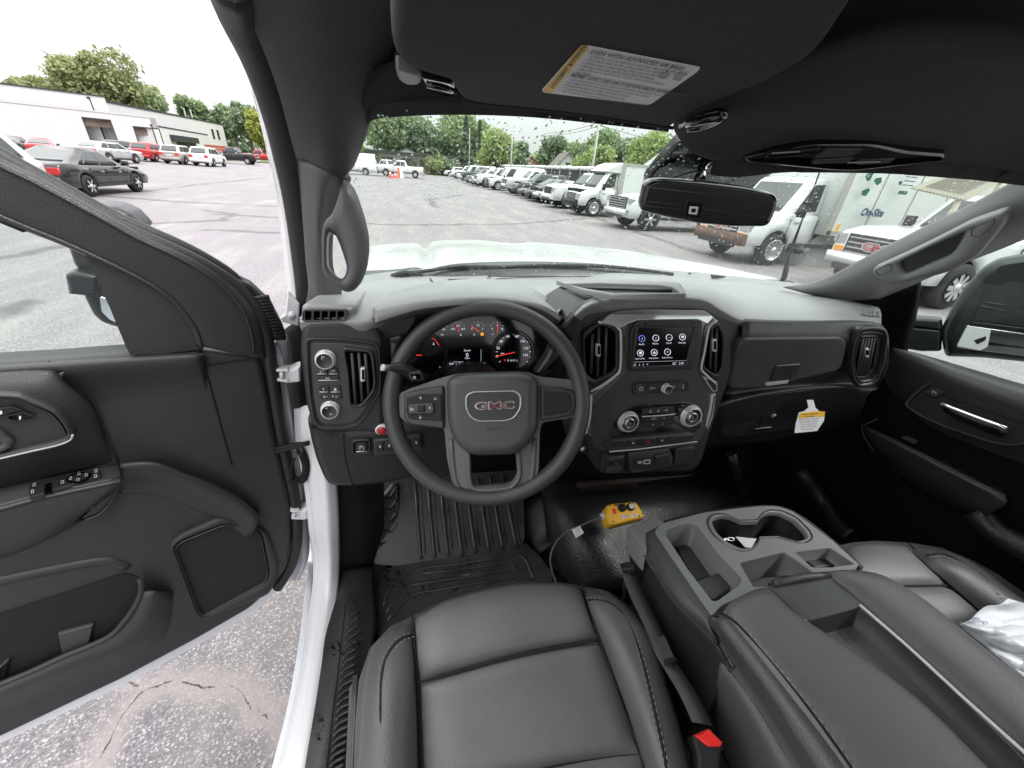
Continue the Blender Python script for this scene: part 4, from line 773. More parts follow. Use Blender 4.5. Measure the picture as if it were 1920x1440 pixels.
# sweeping ridge in front of the armrest
m = MB()
m.loft([[DP.at(x, y, -.002) for x, y in [(224,867),(262,863),(300,866),(350,885),(400,905),(450,930),(487,962)]], [DP.at(x, y, .022) for x, y in [(225,871),(262,867),(300,870),(350,889),(400,909),(450,935),(486,968)]], [DP.at(x, y, .026) for x, y in [(226,890),(262,888),(300,892),(350,908),(400,930),(448,955),(482,984)]], [DP.at(x, y, .014) for x, y in [(226,905),(262,903),(300,910),(345,925),(395,948),(440,972),(474,1000)]], [DP.at(x, y, -.002) for x, y in [(224,930),(262,930),(300,936),(340,950),(388,968),(428,990),(460,1015)]]], 0, 4, 4, .006); B(m, 'trim_ridge', ['door_trim'], door)
# loudspeaker
m = MB(); so = rnd([(316,1022),(338,1004),(413,973),(456,982),(500,1000),(512,1030),(521,1062),(514,1100),(503,1118),(388,1163),(371,1160),(360,1146)], 9, 5); si = rnd([(329,1030),(341,1019),(421,987),(470,990),(488,1005),(501,1076),(495,1094),(385,1154),(378,1152),(372,1144)], 8, 5)
so2 = scalep(si, 1.05); m.ring(DP, so, so2, .012, .014, .005, 0); m.ring(DP, scalep(si, 1.04), si, .010, .012, .003, 0); m.slab(DP, si, .003, .004, 0, 1); B(m, 'speaker_grille', ['door_trim', 'grille_cloth'], door)
# map pocket, its recess shade laid in as a flat black slab
m = MB(); pk = rnd([(-260,1215),(0,1151),(120,1112),(200,1085),(232,1074),(262,1083),(266,1100),(256,1135),(232,1170),(200,1200),(108,1237),(0,1284),(-260,1400)], 14, 5)
m.slab(DP, pk, .002, .01, 0, 1); m.ptube(DP, [(-260,1385),(-100,1328),(0,1283),(60,1258),(120,1230),(200,1196),(232,1166),(256,1132),(266,1104),(263,1084)], .006, .018, 0, 4, 10)
m.loft([[DP.at(x, y, .018) for x, y in [(-260,1385),(-100,1328),(0,1283),(120,1231),(200,1198),(240,1160),(262,1110)]], [DP.at(x, y, .028) for x, y in [(-260,1410),(-100,1350),(0,1303),(130,1250),(220,1215),(268,1170),(290,1110)]], [DP.at(x, y, .014) for x, y in [(-260,1435),(-100,1375),(0,1325),(140,1268),(240,1228),(295,1180),(312,1110)]], [DP.at(x, y, -.004) for x, y in [(-260,1460),(-100,1400),(0,1350),(150,1288),(260,1240),(318,1190),(330,1110)]]], 0, 4, 4, .006)
m.slab(DP, rnd([(108,1190),(175,1172),(166,1215),(118,1236)], 2), .010, .008, .003, 2); m.slab(DP, rnd([(-10,1258),(16,1238),(4,1290),(-16,1296)], 2), .010, .008, .003, 2)
m.ptube(DP, [(-260,1150),(-100,1110),(0,1085),(120,1060),(200,1048),(240,1060)], .012, -.006, 0, 4, 10)
B(m, 'map_pocket', ['door_trim', 'black', 'plastic_mid'], door)
# white jamb strip at the hinge side, hinges, check strap, wiring bellows
m = MB()
ja = [(500,638),(508,690),(518,740),(528,800),(540,870),(550,940),(556,1000),(556,1060),(545,1090)]; jb = [(538,628),(547,690),(555,740),(562,800),(570,870),(578,940),(581,1000),(578,1050),(562,1085)]
m.loft([[W(x-8, y, 'y', .83) for x, y in ja], [W(x, y, 'y', .835) for x, y in ja], [W((a[0]+b[0])/2, (a[1]+b[1])/2, 'y', .865) for a, b in zip(ja, jb)], [W((a[0]*.3+b[0]*.7), (a[1]+b[1])/2, 'y', .860) for a, b in zip(ja, jb)], [W(x, y, 'y', .88) for x, y in jb]], 0, 4, 4, .01); B(m, 'door_jamb', ['white_jamb'], door)
for c, n2 in ((705, 'door_hinge'), (966, 'door_hinge')):
    x0 = 520 if c == 705 else 546; m = MB(); p = Plane(W(545, c, 'y', .80 if c == 705 else .775), (.2, -1, .1)); s = 1.0 if c == 705 else .72
    m.slab(p, rnd([(x0,c-13*s),(x0+22,c-11*s),(x0+44*s,c-20*s),(x0+44*s,c+12*s),(x0+20,c+15*s),(x0+3,c+11*s)], 4), .0, .03, .006, 0)
    m.slab(p, rnd([(x0-2,c-12*s),(x0+20*s,c-12*s),(x0+20*s,c-8*s),(x0-2,c-8*s)], 1), .008, .02, .001, 0); m.slab(p, rnd([(x0,c+6*s),(x0+20*s,c+8*s),(x0+20*s,c+12*s),(x0,c+10*s)], 1), .008, .02, .001, 0); m.ptube(p, [(x0+8*s,c-8*s),(x0+9*s,c+8*s)], .004, .004, 1, 0, 8); B(m, n2, ['white_paint', 'satin_silver'], door)
m = MB(); m.tube([W(516,842,'y',.775), W(545,836,'y',.775), W(580,829,'y',.775)], [.0045,.006,.004], 0, 8, 3); m.tube([W(516,848,'y',.77), W(548,840,'y',.77), W(580,832,'y',.775)], .004, 0, 6, 3)
P_ = [];
for k in range(200):
    t = k/199; a = t*math.pi*2*22; cx = 560+16*math.sin(t*math.pi)-16*(t*1.3-.3); cy = 846+50*t-8*math.sin(t*3.1); cx = 562+12*math.sin(t*math.pi*1.1) if t < .75 else 562+12*math.sin(.75*math.pi*1.1)-(t-.75)*90; cy = 842+58*min(t/.75, 1)
    p = W(cx, cy, 'y', .785); P_.append(p+Vector((math.cos(a)*.007, math.sin(a)*.007, math.sin(a)*.004)))
m.tube(P_, .0022, 0, 5); m.tube([W(x, y, 'y', .785) for x, y in [(552,860),(546,875),(548,892),(540,905),(534,880),(536,850)]], .003, 0, 6, 3)
B(m, 'check_strap', ['black'], door)
# body side behind the hinges, black gap, sill
m = MB()
m.loft([[W(x, y, 'y', .93) for x, y in [(530,620),(536,660),(545,740),(558,850),(572,940),(590,1020)]], [W(x, y, 'y', .90) for x, y in [(560,600),(572,650),(582,740),(600,850),(612,940),(622,1020)]], [W(x, y, 'y', .92) for x, y in [(590,600),(600,650),(610,740),(620,850),(640,940),(650,1020)]]], 0, 3, 3, .02)
B(m, 'hinge_pillar', ['black'])
m = MB(); q = Plane(W(545,590,'y',.89), (.2, -1, .2)); m.slab(q, rnd([(552,560),(540,545),(534,590),(524,596),(528,604),(560,612),(562,570)], 3), 0, .02, .004, 0); m.lathe(q.at(547, 592, .004), q.n, [(.006, 0), (.006, .004), (.0001, .005)], 1, 16); m.ring(q, circ(547, 592, 7.5, 7.5, 18), circ(547, 592, 5, 5, 18), .004, .004, .001, 0); B(m, 'bracket', ['white_paint', 'white_jamb'])
m = MB()
# white A-post and sill as one swept rounded flange
L_ = [(562,765,'y',.815),(565,827,'y',.80),(574,875,'y',.79),(583,930,'y',.78),(589,995,'z',.90),(596,1045,'z',.79),(595,1100,'z',.70),(586,1160,'z',.665),(575,1240,'z',.665),(560,1320,'z',.665),(532,1440,'z',.665),(505,1560,'z',.665)]
R_ = [(586,765,'y',.80),(590,827,'y',.785),(608,885,'y',.77),(614,940,'y',.76),(617,1000,'z',.90),(619,1055,'z',.79),(617,1105,'z',.715),(606,1180,'z',.69),(595,1250,'z',.69),(583,1330,'z',.69),(564,1440,'z',.69),(545,1560,'z',.69)]
a_ = [W(*k) for k in L_]; b_ = [W(*k) for k in R_]
m.loft([[p+Vector((-.006,.03,-.07)) for p in a_], [p+Vector((-.005,.01,-.012)) for p in a_], a_, [x.lerp(y, .5)+Vector((0,0,.006)) for x, y in zip(a_, b_)], b_, [p+Vector((.02,.02,-.01)) for p in b_]], 0, 4, 4, .01); B(m, 'body_sill', ['white_paint'])
m = MB(); a2 = [W(x, y, 'z', .64) for x, y in [(575,1000),(586,1060),(580,1100),(572,1180),(560,1260),(545,1340),(520,1440),(495,1560)]]; m.tube(a2, .011, 0, 8, 3); B(m, 'sill_lip', ['white_jamb'])
# kick panel and scuff plate, ribbed sill carpet
m = MB()
m.loft([[W(x, y, 'y', .785) for x, y in [(621,915),(621,925),(621,955),(622,1000),(623,1075)]], [W(x, y, 'y', .80) for x, y in [(640,890),(640,915),(645,960),(648,1010),(650,1074)]], [W(x, y, 'y', .84) for x, y in [(685,890),(686,915),(688,960),(690,1010),(694,1066)]], [W(x, y, 'y', .93) for x, y in [(720,890),(720,915),(720,960),(720,1010),(722,1060)]]], 0, 4, 4, .02); B(m, 'kick_panel', ['rubber'])
m = MB()
sl = [(621,1066),(621,1100),(612,1160),(600,1230),(588,1300),(565,1430),(545,1560)]; sr_ = [(700,1062),(701,1110),(706,1170),(694,1240),(684,1300),(665,1430),(650,1560)]
m.loft([[W(x, y, 'z', .685) for x, y in sl], [W(x*.66+a*.34, y*.66+b*.34, 'z', .695) for (x, y), (a, b) in zip(sl, sr_)], [W(x*.33+a*.67, y*.33+b*.67, 'z', .685) for (x, y), (a, b) in zip(sl, sr_)], [W(x, y, 'z', .66) for x, y in sr_]], 0, 4, 4, .01)
zp = Plane((0, 0, .6935), (0, 0, 1))
m.ptube(zp, [(648,1132),(640,1200),(632,1270),(622,1350),(612,1440),(600,1540)], .0012, .002, 1, 3); m.ptube(zp, [(648,1132),(655,1126),(664,1128),(672,1160),(676,1190)], .0012, .001, 1, 3)
for k in range(26):
    y = 1150+k*14.5; x = 650-(y-1150)*.118; m.ptube(zp, [(x+1, y+13), (x+12, y+2), (x+26+min(6, k*.6), y-8)], .0034, -.0015, 0, 3, 6, flat=.8)
B(m, 'scuff_plate', ['mat_rubber', 'seam'])
# outside tow mirror on the driver door, seen through and over the window frame
MP = Plane(DP.at(190, 540, -.36), (.25, -.95, 0)); m = MB()
m.slab(MP, rnd([(165,392),(173,384),(213,388),(240,400),(258,418),(268,430),(262,436),(228,620),(205,614),(186,607),(170,592),(152,556),(152,520),(145,508),(135,500),(122,462),(110,440),(120,400)], 7), 0, .10, .02, 0)
B(m, 'door_mirror_cap', ['shell_black'], door)
m = MB(); m.slab(Plane(MP.p+MP.n*.03, MP.n), rnd([(120,516),(133,510),(158,513),(183,518),(183,550),(160,556),(127,553)], 4), .0, .06, .01, 0); m.slab(MP, rnd([(186,555),(200,560),(224,608),(205,600),(190,585)], 4), .004, .01, .002, 1)
B(m, 'door_mirror', ['shell_black', 'mirror_glass'], door)
# ---------------- FLOOR
m = MB()
m.add([Vector(p) for p in ((-.26,-1.7,.60),(1.40,-1.7,.60),(1.40,1.0,.60),(-.26,1.0,.60),(-.26,1.42,1.05),(1.40,1.42,1.05),(1.40,1.42,1.30),(-.26,1.42,1.30))], [(0,1,2,3),(3,2,5,4),(4,5,6,7)], 0, False)
m.add([Vector(p) for p in ((-.28,-1.7,.55),(1.42,-1.7,.55),(1.42,1.44,.55),(-.28,1.44,.55))], [(0,1,2,3)], 0, False)
m.add([Vector(p) for p in ((-.26,-1.7,.55),(1.40,-1.7,.55),(1.40,-1.7,1.25),(-.26,-1.7,1.25))], [(0,1,2,3)], 0, False)
m.add([Vector(p) for p in ((1.43,-1.7,.55),(1.43,1.44,.55),(1.43,1.44,1.3),(1.43,-1.7,1.3))], [(0,1,2,3)], 0, False)
B(m, 'cabin_floor', ['carpet'])
# tunnel carpet in the middle
m = MB()
m.loft([[W(1010,900,'y',1.05), W(1060,890,'y',1.05), W(1200,905,'y',1.05), W(1400,900,'y',1.05), W(1560,880,'y',1.05)], [W(1020,960,'y',.90), W(1068,945,'y',.86), W(1200,930,'y',.86), W(1400,930,'y',.88), W(1560,930,'y',.9)], [W(1030,1040,'y',.78), W(1090,1010,'y',.74), W(1200,1000,'y',.74), W(1400,1000,'y',.76), W(1560,1000,'y',.8)], [W(1060,1140,'y',.66), W(1130,1110,'y',.61), W(1230,1100,'y',.6), W(1400,1100,'y',.62), W(1560,1100,'y',.7)]], 0, 4, 4, .01)
B(m, 'tunnel_carpet', ['tunnel'])
# passenger-side wheel house and footwell shapes
m = MB(); m.tube([W(1500,880,'y',.8), W(1545,940,'y',.7), W(1575,990,'y',.6), W(1600,1010,'y',.55)], .03, 0, 10, 4); B(m, 'footwell_trim', ['tunnel']); m = MB(); m.tube([W(1370,850,'y',.95), W(1388,900,'y',.9), W(1400,930,'y',.88)], .022, 0, 10, 3); B(m, 'footwell_trim', ['tunnel']); m = MB(); m.tube([W(1830,960,'x',1.40), W(1870,1000,'x',1.40), W(1960,1050,'x',1.40)], .03, 0, 10, 3); B(m, 'footwell_trim', ['tunnel'])
m = MB(); m.loft([[W(1080,905,'y',.86), W(1130,900,'y',.84), W(1300,890,'y',.84)], [W(1085,915,'y',.84), W(1130,912,'y',.83), W(1200,905,'y',.83)], [W(1090,922,'y',.88), W(1130,920,'y',.88), W(1200,915,'y',.88)]], 0, 3, 3, .01); B(m, 'tunnel_cover', ['brown_trim'])
# driver's rubber mat: toe board with ribs, floor with ridges, foot rest
TB = Plane(W(880,1040,'z',.615), (W(960,1020,'z',.615)-W(790,1045,'z',.615)).cross(Vector((0, .38, .30)))); m = MB()
m.slab(TB, rnd([(690,900),(980,880),(985,1010),(970,1045),(790,1066),(700,1060)], 6), 0, .02, .004, 0)
for k in range(8):
    xb = 788+k*25.4; yb = 1044-k*3.2; xt = 778+k*23.4; m.ptube(TB, [(xt, 905-k*2), (xb, yb-6), (xb+4, yb)], .0058, .002, 0, 2, 8)
    m.ptube(TB, [(xt+9, 905-k*2), (xb+10, yb-6)], .0022, .001, 0, 0, 6)
FP2 = Plane((0, 0, .615), (0, 0, 1))
m.slab(FP2, rnd([(695,1050),(980,1012),(1012,1040),(1040,1080),(1010,1120),(720,1230),(706,1180),(690,1110)], 10), .0, .02, .004, 0)
for q in ([(718,1138),(740,1090),(790,1066),(870,1056),(960,1042),(985,1048),(1000,1085)], [(722,1150),(760,1102),(800,1092),(900,1078),(972,1066)], [(724,1165),(770,1118),(830,1104),(930,1088),(970,1080)], [(790,1075),(860,1068),(955,1056),(955,1066),(860,1080)]): m.ptube(FP2, q, .0060, .001, 0, 4, 8, flat=.6)
FR = Plane(W(730,990,'z',.68), (W(760,1040,'z',.66)-W(745,930,'z',.80)).cross(W(700,1030,'z',.70)-W(760,1040,'z',.66))); 
m.slab(FR, rnd([(735,905),(748,905),(752,960),(764,1040),(745,1065),(700,1090),(693,1060),(694,960)], 8), .01, .06, .012, 0)
for k in range(7): y = 925+k*22; m.ptube(FR, [(708-k, y+18), (722-k*.5, y+4), (732, y+6), (742+k*1.3, y-10)], .0048, .010, 0, 3, 8)
B(m, 'floor_mat', ['mat_rubber'])
m = MB(); random.seed(3)
for cx, cy, n, s in ((738,1085,26,26),(728,1065,12,12),(880,1055,10,12),(790,1108,8,18),(860,1100,8,20),(630,1210,18,14),(668,1210,14,14),(600,1350,10,12),(595,1380,6,8)):
    for k in range(n):
        x, y = random.gauss(cx, s*.5), random.gauss(cy, s*.45); z = .695 if x < 685 and y > 1150 else .6165; p = Plane((0, 0, z+.002), (0, 0, 1)); r_ = random.uniform(1.2, 3.6)
        m.slab(p, [(x+r_*random.uniform(.6,1.3)*math.cos(a), y+r_*.7*random.uniform(.6,1.3)*math.sin(a)) for a in [j*math.pi/3.5 for j in range(7)]], 0, .001, 0, 0)
tag(m.build('mud_flecks', ['mud']), 'wet mud flecks on the rubber mat and sill', 'mud', kind='stuff')
# ---------------- pedal hump / carpet right of the mat
m = MB(); m.loft([[W(965,950,'y',.98),W(1010,930,'y',.98),W(1050,925,'y',.96)],[W(985,1010,'y',.88),W(1035,990,'y',.86),W(1052,960,'y',.9)],[W(1010,1040,'y',.80),W(1040,1010,'y',.80),W(1046,995,'y',.82)]], 0, 4, 4, .01); B(m, 'hump_trim', ['rubber'])
# ---------------- SEATS
def puff(mb, rows, bulge=.012, mi=0, nu=6, nv=6, th=.03, edge=.02):
    """padded panel: rows of points; edges are rolled down so seams read"""
    R = [[Vector(p) for p in r] for r in rows]; G = [crom(r, nu) for r in R]; cols = [crom([G[i][j] for i in range(len(G))], nv) for j in range(len(G[0]))]
    G = [[cols[j][i] for j in range(len(cols))] for i in range(len(cols[0]))]; a, b = len(G), len(G[0]); Nn = []
    for i in range(a):
        for j in range(b):
            du = G[i][min(j+1, b-1)]-G[i][max(j-1, 0)]; dv = G[min(i+1, a-1)][j]-G[max(i-1, 0)][j]; n = du.cross(dv); n = n.normalized() if n.length > 1e-9 else Vector((0,0,1))
            if n.z < 0: n = -n
            Nn.append(n)
    O = []
    for i in range(a):
        row = []
        for j in range(b):
            u = min(j, b-1-j)/(b-1)*2; v = min(i, a-1-i)/(a-1)*2
            e = min(1, u/edge/6)*min(1, v/edge/6) if edge else 1
            f = (1-(1-min(1, u*2.2))**3)*(1-(1-min(1, v*2.2))**3)
            row.append(G[i][j]+Nn[i*b+j]*(bulge*f-bulge*.6))
        O.append(row)
    mb.grid(O, mi); return O
def dashes(mb, path, r=.0009, L=.0042, gap=.003, mi=0, up=None):
    P = crom([Vector(p) for p in path], 24); d = 0; acc = [P[0]]; on = True; cur = 0
    for i in range(1, len(P)):
        cur += (P[i]-P[i-1]).length; acc.append(P[i])
        if cur >= (L if on else gap):
            if on: mb.tube([acc[0], acc[-1]], r, mi, 4)
            acc = [P[i]]; cur = 0; on = not on
def S(x, y, z): return W(x, y, 'z', z)
ZF = 1.0
seat = MB()
# base cushion body under the panels
ol = [(640,1560,.94),(664,1440,.945),(668,1340,.95),(675,1263,.955),(693,1211,.965),(733,1170,.975),(772,1152,.98),(842,1118,.985),(923,1096,.985),(983,1086,.985),(1043,1088,.985),(1090,1094,.985),(1144,1106,.98),(1189,1142,.97),(1221,1194,.96),(1245,1255,.955),(1268,1330,.95),(1296,1440,.945),(1325,1560,.94)]
top_ = [S(*p) for p in ol]; c = sum(top_, Vector())/len(top_)
seat.grid([[p.lerp(c, .10)+Vector((0,0,.004)) for p in top_], [p+Vector((0,0,-.006)) for p in top_], [p+(p-c).normalized()*.006+Vector((0,0,-.03)) for p in top_], [p+(p-c).normalized()*.004+Vector((0,0,-.09)) for p in top_], [p.lerp(c, .10)+Vector((0,0,-.17)) for p in top_], [p.lerp(c, .2)+Vector((0,0,-.30)) for p in top_]], 0)
seat.add([Vector((.0, -.1, .93)), Vector((.0, .45, .93)), Vector((.36, .45, .93)), Vector((.36, -.1, .93))], [(0,1,2,3)], 1, False)
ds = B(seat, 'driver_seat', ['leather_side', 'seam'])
m = MB()
puff(m, [[S(773,1154,.988),S(842,1120,.992),S(923,1098,.996),S(983,1088,.996),S(1043,1089,.994),S(1091,1097,.99)], [S(775,1180,.997),S(845,1152,1.004),S(925,1132,1.008),S(985,1124,1.008),S(1050,1122,1.006),S(1100,1127,1.0)], [S(780,1230,.996),S(850,1210,1.0),S(930,1190,1.004),S(990,1180,1.004),S(1060,1170,1.002),S(1112,1165,.998)], [S(785,1279,.980),S(860,1258,.984),S(940,1236,.988),S(1000,1222,.988),S(1070,1209,.986),S(1124,1199,.982)]], .016)
puff(m, [[S(785,1280,.980),S(860,1259,.984),S(940,1237,.988),S(1000,1223,.988),S(1070,1210,.986),S(1124,1200,.982)], [S(787,1340,.965),S(870,1322,.965),S(950,1300,.966),S(1020,1285,.966),S(1090,1270,.965),S(1147,1262,.967)], [S(790,1420,.950),S(880,1410,.948),S(965,1390,.948),S(1040,1375,.948),S(1120,1355,.948),S(1174,1340,.952)], [S(794,1475,.940),S(880,1466,.938),S(980,1450,.937),S(1060,1432,.938),S(1140,1418,.94),S(1200,1412,.943)]], .016)
puff(m, [[S(794,1476,.940),S(880,1467,.938),S(980,1451,.937),S(1060,1433,.938),S(1140,1419,.94),S(1200,1413,.943)], [S(800,1620,.93),S(900,1620,.93),S(990,1620,.93),S(1080,1600,.93),S(1170,1600,.93),S(1240,1580,.93)]], .012)
B(m, 'seat_insert', ['leather'], ds)
m = MB()
puff(m, [[S(772,1153,.988),S(740,1166,.984),S(712,1188,.976),S(694,1212,.966)], [S(776,1200,.998),S(745,1205,1.004),S(715,1222,.998),S(684,1250,.97)], [S(782,1260,.99),S(750,1265,1.008),S(712,1275,1.006),S(675,1300,.968)], [S(787,1340,.968),S(750,1340,1.0),S(706,1350,1.0),S(670,1370,.96)], [S(790,1430,.95),S(748,1430,.99),S(700,1430,.99),S(664,1440,.95)], [S(795,1580,.93),S(745,1580,.98),S(690,1580,.98),S(640,1580,.94)]], .012)
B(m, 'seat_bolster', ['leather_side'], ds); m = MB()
puff(m, [[S(1092,1097,.988),S(1118,1097,.988),S(1144,1106,.984),S(1180,1132,.972)], [S(1104,1140,1.0),S(1135,1128,1.008),S(1172,1144,1.0),S(1214,1178,.968)], [S(1124,1200,.985),S(1160,1188,1.01),S(1205,1190,1.005),S(1238,1234,.965)], [S(1148,1270,.968),S(1186,1262,1.0),S(1226,1262,1.0),S(1258,1300,.96)], [S(1175,1350,.952),S(1212,1342,.992),S(1250,1342,.992),S(1280,1370,.955)], [S(1215,1480,.94),S(1250,1475,.98),S(1285,1475,.98),S(1308,1490,.94)], [S(1240,1600,.93),S(1280,1600,.97),S(1310,1600,.97),S(1330,1600,.94)]], .012)
B(m, 'seat_bolster', ['leather_side'], ds)
m = MB()
def off(q, dz): return [S(x, y, z)+Vector((0, 0, dz)) for x, y, z in q]
qL = [(773,1190,1.000),(752,1198,1.008),(735,1215,1.010),(722,1240,1.011),(716,1270,1.012),(714,1330,1.008),(716,1390,1.0),(722,1440,.996),(728,1520,.985)]
qR = [(1103,1124,1.0),(1125,1125,1.010),(1148,1134,1.013),(1170,1155,1.013),(1188,1190,1.014),(1205,1240,1.011),(1222,1310,1.004),(1240,1390,.998),(1252,1450,.99),(1268,1540,.98)]
for q, sx in ((qL, 1), (qR, 1)):
    m.tube(off(q, .000), .0026, 0, 6, 6); dashes(m, [S(x+4.5*sx, y+3, z+.001) for x, y, z in q], mi=1); dashes(m, [S(x-4.5*sx, y-3, z+.001) for x, y, z in q], mi=1)
for q in ([(773,1153,.986),(777,1210,.994),(785,1279,.975),(788,1360,.957),(793,1470,.94),(800,1600,.925)], [(1091,1096,.986),(1108,1150,.994),(1124,1200,.98),(1147,1264,.964),(1175,1345,.95),(1201,1413,.94),(1245,1590,.925)], [(785,1280,.979),(860,1259,.982),(940,1237,.986),(1000,1223,.986),(1070,1210,.984),(1124,1200,.98)]): m.tube([S(*p) for p in q], .0022, 0, 6, 5)
B(m, 'seam_piping', ['seam', 'stitch'], ds)
m = MB(); m.loft([[S(655,1290,.90),S(648,1440,.90),S(640,1560,.90)],[S(672,1265,.92),S(664,1440,.92),S(655,1560,.92)],[S(680,1265,.80),S(672,1440,.80),S(660,1560,.80)]], 0, 4, 4, .01); B(m, 'seat_side_trim', ['plastic_mid'], ds)
m = MB(); m.box((.17, .12, .72), (.40, .46, .20), 0, bev=.03); B(m, 'seat_base', ['black'], ds)
# seat back behind the camera
m = MB(); m.box((.17, -.52, 1.28), (.50, .12, .68), 0, Matrix.Rotation(.25, 3, 'X'), .05); m.box((1.03, -.45, 1.28), (.50, .12, .68), 0, Matrix.Rotation(.25, 3, 'X'), .05); B(m, 'seat_back', ['leather_side'])
# passenger seat
ps = MB(); ol = [(1566,1024,.955),(1600,1017,.96),(1640,1014,.965),(1703,1017,.97),(1766,1027,.965),(1828,1052,.955),(1875,1085,.95),(1920,1125,.945),(1990,1200,.94)]; tp = [S(*p) for p in ol]; inn_ = [S(x+(1700-x)*.35, y+300, .93) for x, y, z in ol]
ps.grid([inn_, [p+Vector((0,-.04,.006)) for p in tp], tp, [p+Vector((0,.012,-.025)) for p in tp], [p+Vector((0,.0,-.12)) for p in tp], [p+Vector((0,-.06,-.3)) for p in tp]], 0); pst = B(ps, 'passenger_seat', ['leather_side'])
m = MB()
puff(m, [[S(1578,1023,.97),S(1632,1016,.975),S(1700,1019,.975)], [S(1585,1060,.985),S(1655,1050,.99),S(1740,1055,.985)], [S(1600,1100,.975),S(1680,1098,.98),S(1790,1096,.975)]], .014)
puff(m, [[S(1600,1101,.975),S(1680,1099,.98),S(1790,1097,.975)], [S(1640,1180,.96),S(1740,1170,.96),S(1860,1160,.96)], [S(1720,1300,.94),S(1840,1290,.94),S(1980,1260,.94)]], .012)
B(m, 'seat_insert', ['leather'], pst)
m = MB(); puff(m, [[S(1702,1018,.975),S(1766,1026,.968),S(1800,1040,.96)], [S(1742,1056,.995),S(1800,1056,1.0),S(1856,1074,.96)], [S(1790,1098,.985),S(1850,1092,1.0),S(1905,1115,.95)], [S(1860,1160,.965),S(1930,1150,.99),S(1990,1180,.95)], [S(1980,1260,.95),S(2040,1250,.98),S(2090,1260,.94)]], .014); B(m, 'seat_bolster', ['leather_side'], pst)
m = MB(); m.tube([S(*p) for p in [(1738,1040,1.0),(1770,1038,1.004),(1810,1058,1.005),(1850,1085,1.003),(1900,1130,.995),(1960,1190,.985)]], .002, 0, 6, 5); m.tube([S(*p) for p in [(1600,1101,.972),(1680,1099,.977),(1790,1097,.973)]], .002, 0, 6, 4); m.tube([S(*p) for p in [(1703,1018,.97),(1742,1056,.982),(1790,1097,.973),(1862,1161,.958)]], .002, 0, 6, 4)
dashes(m, [S(*p) for p in [(1742,1044,1.003),(1772,1044,1.008),(1806,1063,1.008),(1846,1090,1.006),(1896,1136,.998),(1950,1190,.99)]], mi=1); B(m, 'seam_piping', ['seam', 'stitch'], pst)
# ---------------- CONSOLE
CT = Plane((.65, .42, 1.08), (0, .10, 1)); m = MB()
top_o = rnd([(1226,996,14),(1240,982,10),(1320,961),(1425,949,12),(1456,949,12),(1484,957,14),(1560,1013),(1612,1060),(1560,1080),(1420,1105),(1352,1135),(1335,1155),(1290,1090)], 6, 5)
def dumb(): return rnd([(1334,980),(1340,969),(1354,965),(1372,968),(1391,977,3),(1421,976,3),(1428,965),(1441,959),(1461,960),(1487,972),(1509,994),(1515,1008),(1499,1016),(1477,1010),(1458,1005,3),(1424,1006,3),(1421,1016),(1410,1027),(1392,1030),(1364,1017),(1343,999)], 9, 5)
cup = dumb(); ph = rnd([(1246,1000,10),(1252,990,8),(1286,979,6),(1304,981,10),(1345,1035),(1392,1085,8),(1388,1096,6),(1345,1127,6),(1335,1127,8),(1290,1068)], 6, 5)
bin1 = rnd([(1386,1055,6),(1470,1034,8),(1500,1054),(1535,1080,6),(1450,1100),(1412,1100,4)], 5, 5); bin2 = rnd([(1490,1034,5),(1556,1026,5),(1604,1058,5),(1560,1064,3),(1522,1064,4)], 4, 5)
m.plate(CT, top_o, [(scalep(cup, 1.0), .075, 1), (ph, .07, 0), (bin1, .08, 0), (bin2, .045, 0)], .0, .03, mi=0)
rim_ = [CT.at(p.x, p.y, 0) for p in top_o]; cc = sum(rim_, Vector())/len(rim_)
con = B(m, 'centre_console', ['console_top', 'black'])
m = MB(); m.tube([CT.at(p.x, p.y, .001) for p in scalep(cup, 1.11)]+[CT.at(*scalep(cup, 1.11)[0], .001)], .0012, 0, 5); m.ring(CT, scalep(cup, 1.085), scalep(cup, 1.0), .004, .012, .003, 1); B(m, 'cup_holder', ['seam', 'console_top'], con)
m = MB(); m.slab(CT, rnd([(1262,1012),(1296,1002),(1338,1056),(1344,1076),(1302,1090),(1296,1076)], 5), -.062, .006, .002, 0); m.slab(CT, rnd([(1302,1090),(1344,1074),(1362,1072),(1378,1090),(1372,1100),(1340,1124),(1334,1124)], 5), -.038, .03, .003, 0); m.slab(CT, rnd([(1404,1092),(1430,1082),(1490,1076),(1530,1078),(1480,1098),(1412,1100)], 4), -.04, .03, .003, 0); m.slab(CT, rnd([(1510,1050),(1552,1044),(1590,1058),(1530,1064)], 4), -.03, .01, .003, 0); B(m, 'bin_liner', ['plastic_mid'], con)
# rolled shoulders and sides of the console
m = MB()
e0 = [(1229,990),(1232,1002),(1258,1040),(1293,1092),(1318,1128),(1336,1156)]; e1 = [(1216,996),(1220,1012),(1246,1052),(1280,1104),(1308,1140),(1334,1172)]; e2 = [(1208,1004),(1211,1028),(1238,1072),(1270,1120),(1306,1158),(1346,1196)]; e3 = [(1215,1038),(1222,1050),(1250,1096),(1286,1140),(1316,1168),(1349,1206)]
m.loft([[CT.at(x, y, -.001) for x, y in e0], [CT.at(x, y, -.004)+Vector((-.003,0,-.004)) for x, y in e1], [CT.at(x, y, -.02)+Vector((-.004,0,-.004)) for x, y in e2], [CT.at(x, y, -.034) for x, y in e3]], 0, 4, 4, .006); B(m, 'console_shoulder', ['plastic_mid'], con)
m = MB()
s0 = [CT.at(x, y, -.036) for x, y in [(1206,1000),(1214,1036),(1250,1096),(1286,1140),(1316,1168),(1349,1208),(1372,1250)]]
